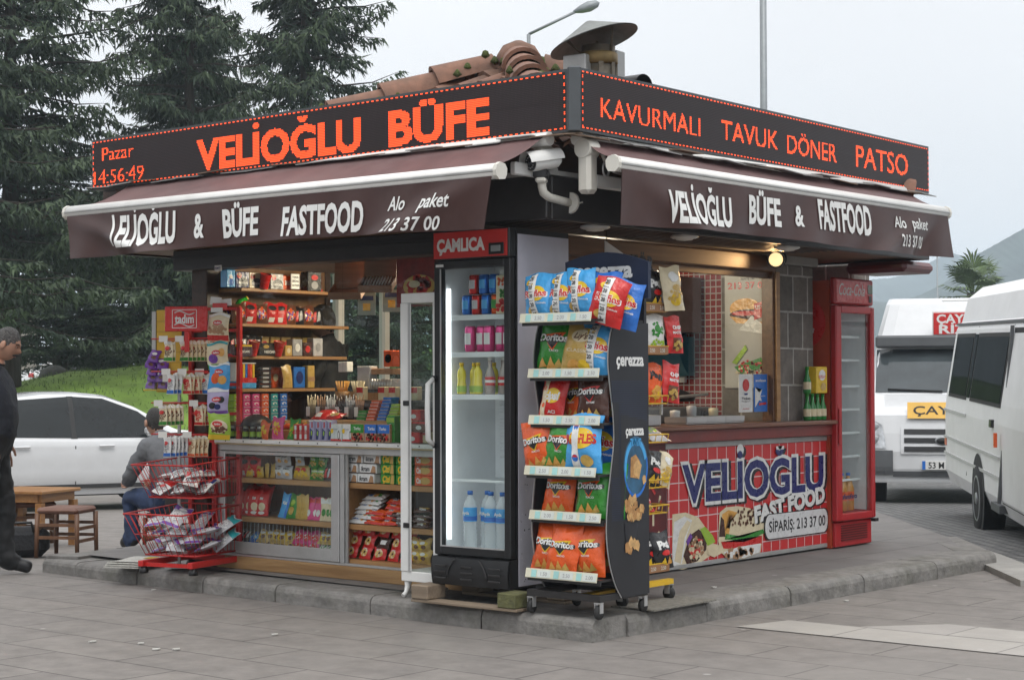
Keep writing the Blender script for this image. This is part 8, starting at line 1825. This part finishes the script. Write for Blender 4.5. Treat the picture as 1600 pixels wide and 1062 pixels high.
    P = [(-.02, .32), (-.06, .50), (-.05, .72), (.0, .95), (.07, 1.18), (.62, 1.44), (1.22, 2.06), (1.18, 2.10), (1.34, 2.24), (1.60, 2.66), (2.1, 2.76), (5.2, 2.76), (5.2, .32)]
    def hwid(zz): return float(np.interp(zz, [.3, .5, 1.3, 2.0, 2.2, 2.76], [.93, .985, .985, .88, .86, .72]))
    b = MB(); nP = len(P); K = [-1, -.93, -.75, 0, .75, .93, 1]
    vs = [(k*hwid(zz), yq+(.16 if abs(k) == 1 else .05 if abs(k) > .9 else 0)*(1 if i < 11 else 0), zz) for i, (yq, zz) in enumerate(P) for k in K]
    b.add(vs, [(i*7+k, i*7+k+1, (i+1)*7+k+1, (i+1)*7+k) for i in range(nP-1) for k in range(6)], M_carw, False)
    for k in (0, 6): b.add([vs[i*7+k] for i in range(nP)], [tuple(range(nP)) if k else tuple(range(nP))[::-1]], M_carw)
    b.build('body', r)
    def S(x, zz, l=.012):
        zs = [q[1] for q in P[:11]]; yq = float(np.interp(zz, zs[:7]+zs[8:], [q[0] for q in P[:7]+P[8:11]])); return (x, yq-l+float(np.interp(abs(x)/hwid(zz), [.75, .93, 1], [0, .05, .16])), zz)
    def pan(x0, x1, z0, z1, m, name, l=.012, par=None):
        n = 6; b = MB(); b.grid(lambda u, v: S(x0+(x1-x0)*u, z0+(z1-z0)*v, l), 32, n, m, smooth=False); return b.build(name, par or r)
    ws = pan(-.86, .86, 1.47, 2.04, mat('windscreen_glass', (.05, .06, .065), rough=.06, var=.3, scale=1.5), 'windscreen');  # sky reflection put into the pane's grey-blue base colour
    b = MB()
    for x0, x1 in ((-.7, .0), (.1, .8)): b.bar(S(x0, 1.51, .03), S(x1, 1.48, .03), .02, .02, M_black)
    b.build('wiper', ws)
    b = MB(); b.box((0, 1.10, 2.14), (1.74, .16, .17), M_grey, bev=.03); b.build('sun_visor', r)
    b = MB(); b.box((.21, 1.20, 2.38), (.64, .02, .29), fm('red'), bev=.004); b.box((.21, 1.216, 2.38), (.67, .01, .32), M_white); sg = b.build('route_sign', r)
    b = MB(); b.text('ÇAYELİ', (.21, 1.1885, 2.445), (1, 0, 0), (0, 0, 1), M_letter, h=.11, w=.56, bold=.03); b.text('RİZE', (.21, 1.1885, 2.305), (1, 0, 0), (0, 0, 1), M_letter, h=.11, w=.5, bold=.03); b.build('lettering', sg)
    b = MB(); q = [(-.44, .01, 1.14), (.43, .01, 1.14), (.43, .14, 1.345), (-.44, .14, 1.345)]; b.add(q, [(0, 1, 2, 3)], mat('yellow_board', (.66, .38, .05), rough=.5, var=.08)); b.add([(x, y+.012, zz) for x, y, zz in q], [(3, 2, 1, 0)], M_white); bd = b.build('name_board', r)
    ey = v3(q[3])-v3(q[0]); ey /= np.linalg.norm(ey); b = MB(); b.text('ÇAYELİ', (v3(q[0])+v3(q[2]))/2, (1, 0, 0), ey, M_seam, h=.12, w=.72, bold=.01, lift=.004); b.build('lettering', bd)
    g = pan(-.52, .52, .69, 1.06, M_carw, 'grille', .02); b = MB()
    for zz in (.72, .83, .94): b.grid(lambda u, v: S(-.48+.96*u, zz+.065*v, .03), 6, 1, M_black, smooth=False)
    b.build('grille_slot_pattern', g); b = MB(); b.lathe([(0, 0), (.1, .0), (.1, .012), (0, .02)], M_rim, c=S(0, .86, .032), axis=(v3(1, 0, 0), v3(0, 0, .55), v3(0, -1, 0)), n=20); b.lathe([(0, .014), (.08, .016), (0, .021)], M_seam, c=S(0, .86, .033), axis=(v3(1, 0, 0), v3(0, 0, .5), v3(0, -1, 0)), n=20); b.build('oval_badge', g)
    for sg in (-1, 1):
        b = MB(); b.grid(lambda u, v: S(sg*(.70+.275*u+.06*v*(1-u)), .76+(.30+.12*u)*v, .02), 8, 6, mat('headlamp', (.40, .42, .44), rough=.08, var=.55, scale=9, coat=1), smooth=False); h_ = b.build('headlight', r); b = MB()
        for zz in (.86, 1.02): b.lathe([(.065, 0), (.05, .008), (.0, .012)], M_rim, c=S(sg*.84, zz, .022), axis=(v3(1, 0, 0), v3(0, 0, 1), v3(0, -1, 0)), n=16)
        b.build('lamp_reflector', h_)
        pan(*sorted((sg*.98, sg*.62)), .42, .735, M_grey, 'bumper_corner', .02); wheel(r, sg*.86, .75, .33, .33, .2, 1) if 0 else None
        b = MB(); b.lathe([(.2, -.11), (.33, -.1), (.33, .1), (.2, .11)], M_tyre, c=(sg*.84, .78, .30), axis='X', n=24); b.build('wheel', r)
    pan(-.62, .62, .40, .47, M_grey, 'bumper', .015); pan(-.96, .96, .335, .37, M_carw, 'bumper_lip', .05)
    b = MB(); b.box((-.0, -.09, .55), (.52, .015, .115), M_white, bev=.003); pl = b.build('number_plate', r); b = MB(); b.text('53 M 0412', (.03, -.0985, .55), (1, 0, 0), (0, 0, 1), M_seam, h=.075, w=.42, bold=.02); b.box((-.237, -.0985, .55), (.04, .002, .11), fm('blue')); b.build('lettering', pl)
    b = MB(); b.box((.45, 1.9, 2.72), (.9, .12, .025), M_white, bev=.01); b.bb(.38, .5, 1.87, 1.93, 2.6, 2.71, M_white); b.build('roof_aerial', r)
_vehicles()
# ================================================================ STOOLS, TABLE, BAG
def _seats():
    M_sw = wood_mat('stool_wood', (.11, .05, .025), (.19, .09, .045), rough=.5, axis='Z'); M_seat = mat('stool_seat', (.16, .075, .05), rough=.5, var=.2)
    def stool(loc, rz, label):
        r = thing('stool', label, 'stool', loc, rz); w = .17; b = MB(); b.box((0, 0, .372), (.36, .36, .05), M_seat, bev=.02); b.build('seat', r)
        for x in (-w, w):
            for y in (-w, w): b = MB(); b.tube([(x, y, .35), (x*1.04, y*1.04, 0)], [.022, .018], M_sw, n=6); b.build('leg', r)
        b = MB()
        for z in (.13, .23):
            for s_ in (-1, 1): b.bar((-w, s_*w, z), (w, s_*w, z), .02, .025, M_sw); b.bar((s_*w, -w, z+.03), (s_*w, w, z+.03), .02, .025, M_sw)
        b.build('stretcher', r); return r
    a = atD(104, 862, 14.25); z = ground_z(a[0], a[1]); s = stool((a[0], a[1], z), R(28), 'brown wooden stool with padded seat, empty, by the kerb end')
    q = atD(52, 848, 15.6); dup(s, (q[0], q[1], ground_z(q[0], q[1])), (0, 0, R(60)), 'wooden stool pushed under the low table behind the man')
    q = atD(272, 880, 14.9); dup(s, (q[0], q[1], ground_z(q[0], q[1])-.02), (0, 0, R(15)), 'wooden stool under the seated man in the grey hoodie', scale=(1, 1, .85))
    p = atD(48, 850, 15.4); r = thing('table', 'low orange brown wooden table behind the standing man', 'table', (p[0], p[1], ground_z(p[0], p[1])), R(22)); M_t = wood_mat('table_wood', (.25, .11, .035), (.36, .18, .06), rough=.4)
    b = MB(); b.box((0, 0, .49), (.62, .62, .03), M_t, bev=.006); b.build('tabletop', r); b = MB(); 
    for s_ in (-1, 1): b.bar((-.26, s_*.26, .44), (.26, s_*.26, .44), .03, .07, M_t); b.bar((s_*.26, -.245, .44), (s_*.26, .245, .44), .03, .07, M_t)
    b.build('apron', r)
    for x in (-.26, .26):
        for y in (-.26, .26): b = MB(); b.bb(x-.03, x+.03, y-.03, y+.03, 0, .40, M_t); b.build('leg', r)
    p = atD(35, 880, 14.2); r = thing('black_bag', 'black holdall lying on the ground between the standing man and the stool', 'bag', (p[0], p[1], ground_z(p[0], p[1])), R(-40)); b = MB(); b.box((0, 0, .12), (.42, .22, .24), mat('bag_cloth', (.012, .012, .014), rough=.8, var=.4, scale=12, bump=.6), bev=.06); b.build('body', r); b = MB(); b.tube([(-.1, -.11, .2), (-.08, -.13, .28), (.08, -.13, .28), (.1, -.11, .2)], .012, M_black, n=6); b.build('handle', r)
_seats()
# ================================================================ PEOPLE
M_skin = mat('skin', (.42, .23, .155), rough=.5, var=.1, scale=18); M_hair = mat('dark_hair', (.02, .017, .015), rough=.6, var=.5, scale=60, bump=.8, bscale=120); M_hairg = mat('greying_hair', (.075, .07, .067), rough=.65, var=.8, scale=70, bump=.9, bscale=140)
def person(label, loc, rz, J, E, parts, head, hair, moustache=False):
    """J: joint -> (x,y,z,radius); E: bones; parts: list of (material, joints) for the clothes; head: (centre, pitch, yaw)"""
    from mathutils import noise
    names = list(J); me = bpy.data.meshes.new('person'); me.from_pydata([J[k][:3] for k in names], [(names.index(a), names.index(c)) for a, c in E], [])
    o = bpy.data.objects.new('person', me); COL.objects.link(o)
    m = o.modifiers.new('skin', 'SKIN'); m.use_smooth_shade = True; s2 = o.modifiers.new('sub', 'SUBSURF'); s2.levels = 3; s2.render_levels = 3
    for i, k in enumerate(names): q = J[k][3]; me.skin_vertices[0].data[i].radius = q if hasattr(q, '__len__') else (q, q); me.skin_vertices[0].data[i].use_root = (k == 'pelvis')
    ev = o.evaluated_get(bpy.context.evaluated_depsgraph_get()); m2 = bpy.data.meshes.new_from_object(ev); bpy.data.objects.remove(o)
    V = [tuple(v.co) for v in m2.vertices]; F = [tuple(p.vertices) for p in m2.polygons]; JP = np.array([J[k][:3] for k in names])
    b = MB(); b.v = V; ix = {k: i for i, (mm, js) in enumerate(parts) for k in js}; b.mats = [mm for mm, _ in parts]
    seg = [(np.array(J[a][:3]), np.array(J[c][:3]), a, c) for a, c in E]
    for f in F:
        c = np.mean([V[i] for i in f], axis=0); best = 9; bj = None
        for p, q, a, k in seg:
            d = q-p; t = min(1, max(0, (c-p)@d/(d@d+1e-9))); dist = np.linalg.norm(c-p-d*t)-.5*(lambda r1: r1 if not hasattr(r1, '__len__') else r1[0])(J[a][3])*(1-t)
            if dist < best: best = dist; bj = a if t < (.9 if k[:2] == 'wr' else .5) else k
        b.f.append(f); b.m.append(ix.get(bj, 0)); b.sm.append(True)
    nrm = [v.normal.copy() for v in m2.vertices]; cloth = set(i for f, k in zip(b.f, b.m) if k < len(parts)-1 for i in f)-set(i for f, k in zip(b.f, b.m) if k >= len(parts)-2 for i in f)
    for i in cloth: q = Vector(V[i]); V[i] = tuple(q+nrm[i]*(.016*noise.noise(Vector((q.x*9, q.y*9, q.z*16)))+.007*noise.noise(q*30)))
    hc, pit, yw = head; M = Matrix.Translation(hc) @ Matrix.Rotation(yw, 4, 'Z') @ Matrix.Rotation(pit, 4, 'Y')
    def Hd(u, v, g=0):      # face towards +x
        a = 2*PI*u; e = PI*(v-.5); ca, sa, ce, se = math.cos(a), math.sin(a), math.cos(e), math.sin(e)
        k = 1+.0; x, y, z = .098*ca*ce, .076*sa*ce, .122*se
        fr = max(0, ca)**3
        x += .030*fr*math.exp(-((se+.12)/.16)**2)*math.exp(-(sa/.22)**2)+.012*fr*math.exp(-((se+.72)/.2)**2)+.008*fr*math.exp(-((se-.22)/.12)**2)-.010*fr*math.exp(-((se-.08)/.1)**2)*math.exp(-((abs(sa)-.42)/.18)**2)+.008*fr*math.exp(-((se+.42)/.1)**2)
        if se < -.2: y *= 1-.25*(-se-.2); x -= .02*(-se-.2)*(1 if ca < 0 else .2)
        q = M @ Vector((x*(1+g), y*(1+g), z*(1+g))); return tuple(q)
    b.grid(Hd, 44, 30, M_skin)
    for sg in (-1, 1):
        c = M @ Vector((-.005, sg*.078, -.01)); b.lathe([(.008, -.01), (.03, 0), (.026, .012), (.0, .008)], M_skin, c=c, n=12, axis=(v3(*(M.to_3x3() @ Vector((.7, 0, 0)))), v3(*(M.to_3x3() @ Vector((0, 0, 1.1)))), v3(*(M.to_3x3() @ Vector((0, sg, 0))))))
        for dx, mm, rr in ((.083, M_white, .009), (.088, M_hair, .006)): b.lathe([(rr, 0), (rr*.7, .003), (0, .004)], mm, c=M @ Vector((dx-.002, sg*.03, .008)), n=10, axis=(v3(*(M.to_3x3() @ Vector((0, 1, 0)))), v3(*(M.to_3x3() @ Vector((0, 0, .7)))), v3(*(M.to_3x3() @ Vector((1, 0, 0))))))
        b.tube([M @ Vector((.093, sg*.014, .028)), M @ Vector((.09, sg*.035, .034)), M @ Vector((.074, sg*.054, .028))], [.004, .005, .003], M_hair, n=6)
    b.tube([M @ Vector((.09, -.022, -.062)), M @ Vector((.1, 0, -.059)), M @ Vector((.09, .022, -.062))], [.003, .005, .003], mat('lip', (.32, .12, .1), rough=.5), n=6)
    r = b.build('person', None, loc, rz); tag(r, label, 'person')
    h = MB()
    def Hh(u, v):
        a = 2*PI*u; hl = .47+.21*max(0, math.cos(a))**1.5-.22*max(0, -math.cos(a))**.7+.012*math.sin(u*70); vv = hl+(1-hl)*v; g = .045*min(1, v*1.6)+.012*math.sin(u*90)*math.sin(v*40)
        return Hd(u, vv, g)
    h.grid(Hh, 60, 16, hair)
    if moustache: h.tube([M @ Vector((.083, -.035, -.054)), M @ Vector((.106, -.012, -.044)), M @ Vector((.110, 0, -.042)), M @ Vector((.106, .012, -.044)), M @ Vector((.083, .035, -.054))], [.005, .010, .011, .010, .005], M_hair, n=7)
    h.build('hair', r)
    return r
def hand(J, E, w, sd, tag_, d=(0, 0, -1), f=(1, 0, 0)):
    """palm and five fingers hanging from wrist w"""
    p = np.array(J[w][:3]); d, f = v3(d), v3(f); s_ = np.cross(d, f)*sd
    J['palm'+tag_] = (*(p+d*.06), (.020, .032)); E.append((w, 'palm'+tag_)); q = []
    for i, (o, l) in enumerate(((.028, .062), (.010, .075), (-.009, .070), (-.027, .055))):
        a, c, e = p+d*.10+f*o, p+d*(.10+l*.5)+f*o-s_*.006, p+d*(.10+l)+f*o*.9-s_*.028
        for k, (P_, rr) in enumerate(((a, .0095), (c, .009), (e, .007))): J[f'f{i}{k}{tag_}'] = (*P_, rr)
        E += [('palm'+tag_, f'f{i}0{tag_}'), (f'f{i}0{tag_}', f'f{i}1{tag_}'), (f'f{i}1{tag_}', f'f{i}2{tag_}')]; q += [f'f{i}{k}{tag_}' for k in range(3)]
    a, e = p+d*.04+f*.045-s_*.01, p+d*.085+f*.055-s_*.02; J['t0'+tag_] = (*a, .011); J['t1'+tag_] = (*e, .008); E += [(w, 't0'+tag_), ('t0'+tag_, 't1'+tag_)]
    return q+['palm'+tag_, 't0'+tag_, 't1'+tag_]
def _people():
    M_nv = mat('navy_sweater', (.012, .014, .022), rough=.85, var=.3, scale=12, bump=.4, bscale=50); M_bk = mat('black_trousers', (.012, .012, .013), rough=.75, var=.35, scale=7, bump=.5, bscale=14); M_shoe = mat('black_shoe', (.014, .014, .015), rough=.3, var=.2)
    M_hood = mat('grey_hoodie', (.125, .13, .14), rough=.9, var=.15, scale=10, bump=.4, bscale=30); M_jean = mat('blue_jeans', (.03, .05, .11), rough=.85, var=.3, scale=12, bump=.3)
    # standing man
    J = dict(pelvis=(0, 0, .96, (.15, .17)), belly=(.05, 0, 1.12, (.16, .18)), chest=(.02, 0, 1.36, (.15, .19)), neck=(.03, 0, 1.51, .065), nape=(.06, 0, 1.57, .058)); E = [('pelvis', 'belly'), ('belly', 'chest'), ('chest', 'neck'), ('neck', 'nape')]; hs = []
    for t, s_ in (('l', 1), ('r', -1)):
        fx = .10 if s_ > 0 else -.08
        J.update({'sh'+t: (0, s_*.18, 1.43, .08), 'el'+t: (-.03, s_*.25, 1.16, .055), 'wr'+t: (.06, s_*.24, .93, .035), 'hip'+t: (.0, s_*.09, .90, .105), 'kn'+t: (.03+fx*.5, s_*.10, .50, .075), 'an'+t: (-.02+fx, s_*.10, .10, .055), 'hl'+t: (-.06+fx, s_*.10, .045, .045), 'to'+t: (.17+fx, s_*.115, .04, (.036, .05))})
        E += [('chest', 'sh'+t), ('sh'+t, 'el'+t), ('el'+t, 'wr'+t), ('pelvis', 'hip'+t), ('hip'+t, 'kn'+t), ('kn'+t, 'an'+t), ('an'+t, 'hl'+t), ('an'+t, 'to'+t)]; hs += hand(J, E, 'wr'+t, s_, t)
    p = atZ(-14, 899, 0)
    person('man with grey hair and moustache in navy sweater and black trousers, standing looking down', (p[0], p[1], .0), R(-47), J, E, [(M_nv, ['belly', 'chest', 'neck', 'shl', 'shr', 'ell', 'elr']), (M_bk, ['pelvis', 'hipl', 'hipr', 'knl', 'knr', 'anl', 'anr']), (M_shoe, ['tol', 'tor', 'hll', 'hlr']), (M_skin, ['nape', 'wrl', 'wrr']+hs)], ((.10, 0, 1.665), R(24), R(4)), M_hairg, True)
    # man sitting hunched on the stool, back towards us
    J = dict(pelvis=(-.02, 0, .42, (.16, .18)), belly=(.0, 0, .58, (.15, .18)), chest=(.13, 0, .83, (.14, .19)), neck=(.22, 0, .95, .07), nape=(.26, 0, .99, .06)); E = [('pelvis', 'belly'), ('belly', 'chest'), ('chest', 'neck'), ('neck', 'nape')]; hs = []
    for t, s_ in (('l', 1), ('r', -1)):
        J.update({'sh'+t: (.13, s_*.19, .86, .085), 'el'+t: (.30, s_*.27, .58, .06), 'wr'+t: (.50, s_*.12, .56, .035), 'hip'+t: (.06, s_*.11, .40, .11), 'kn'+t: (.42, s_*.19, .46, .08), 'an'+t: (.36, s_*.17, .09, .055), 'hl'+t: (.32, s_*.17, .04, .042), 'to'+t: (.54, s_*.19, .035, (.034, .048))})
        E += [('chest', 'sh'+t), ('sh'+t, 'el'+t), ('el'+t, 'wr'+t), ('pelvis', 'hip'+t), ('hip'+t, 'kn'+t), ('kn'+t, 'an'+t), ('an'+t, 'hl'+t), ('an'+t, 'to'+t)]; hs += hand(J, E, 'wr'+t, s_, t, (1, -.2*s_, -.2), (0, 0, 1))
    p = atD(272, 880, 14.75)
    person('man in grey hoodie and blue jeans sitting hunched on a stool, seen from behind', (p[0], p[1], ground_z(p[0], p[1])), R(82), J, E, [(M_hood, ['belly', 'chest', 'neck', 'shl', 'shr', 'ell', 'elr', 'pelvis']), (M_jean, ['hipl', 'hipr', 'knl', 'knr', 'anl', 'anr']), (M_shoe, ['tol', 'tor', 'hll', 'hlr']), (M_skin, ['nape', 'wrl', 'wrr']+hs)], ((.31, 0, 1.07), R(8), R(-10)), M_hair)
    # seller inside, back to the window
    J = dict(pelvis=(0, 0, .98, (.14, .17)), belly=(.02, 0, 1.15, (.14, .17)), chest=(.0, 0, 1.38, (.14, .19)), neck=(.0, 0, 1.53, .065), nape=(.02, 0, 1.58, .058)); E = [('pelvis', 'belly'), ('belly', 'chest'), ('chest', 'neck'), ('neck', 'nape')]; hs = []
    for t, s_ in (('l', 1), ('r', -1)):
        J.update({'sh'+t: (0, s_*.16, 1.44, .075), 'el'+t: (.03, s_*.22, 1.18, .055), 'wr'+t: (.24, s_*.2, 1.1, .035), 'hip'+t: (0, s_*.09, .92, .1), 'kn'+t: (.02, s_*.1, .5, .075), 'an'+t: (0, s_*.1, .1, .055), 'to'+t: (.18, s_*.11, .04, .045)})
        E += [('chest', 'sh'+t), ('sh'+t, 'el'+t), ('el'+t, 'wr'+t), ('pelvis', 'hip'+t), ('hip'+t, 'kn'+t), ('kn'+t, 'an'+t), ('an'+t, 'to'+t)]; hs += hand(J, E, 'wr'+t, s_, t, (1, 0, -.3), (0, 0, 1))
    p = atD(514, 512, 13.0)
    person('seller with short dark hair in a black jacket inside the kiosk, back turned', (p[0], p[1], .17), R(112), J, E, [(M_bk, ['belly', 'chest', 'neck', 'shl', 'shr', 'ell', 'elr', 'pelvis', 'hipl', 'hipr', 'knl', 'knr', 'anl', 'anr']), (M_shoe, ['tol', 'tor']), (M_skin, ['nape', 'wrl', 'wrr']+hs)], ((.05, 0, 1.66), 0, 0), M_hair)
_people()
# ================================================================ AIR
def _haze():
    m = bpy.data.materials.new('air'); m.use_nodes = True; nt = m.node_tree; nt.nodes.clear(); o = nt.nodes.new('ShaderNodeOutputMaterial'); v = nt.nodes.new('ShaderNodeVolumePrincipled')
    v.inputs['Color'].default_value = (.76, .89, 1, 1); v.inputs['Density'].default_value = .0008; v.inputs['Anisotropy'].default_value = .2
    nt.links.new(v.outputs[0], o.inputs['Volume'])
    b = MB(); b.bb(-300, 1750, -1100, 1500, -3.2, 92, m); h = b.build('haze'); h['kind'] = 'stuff'
_haze()
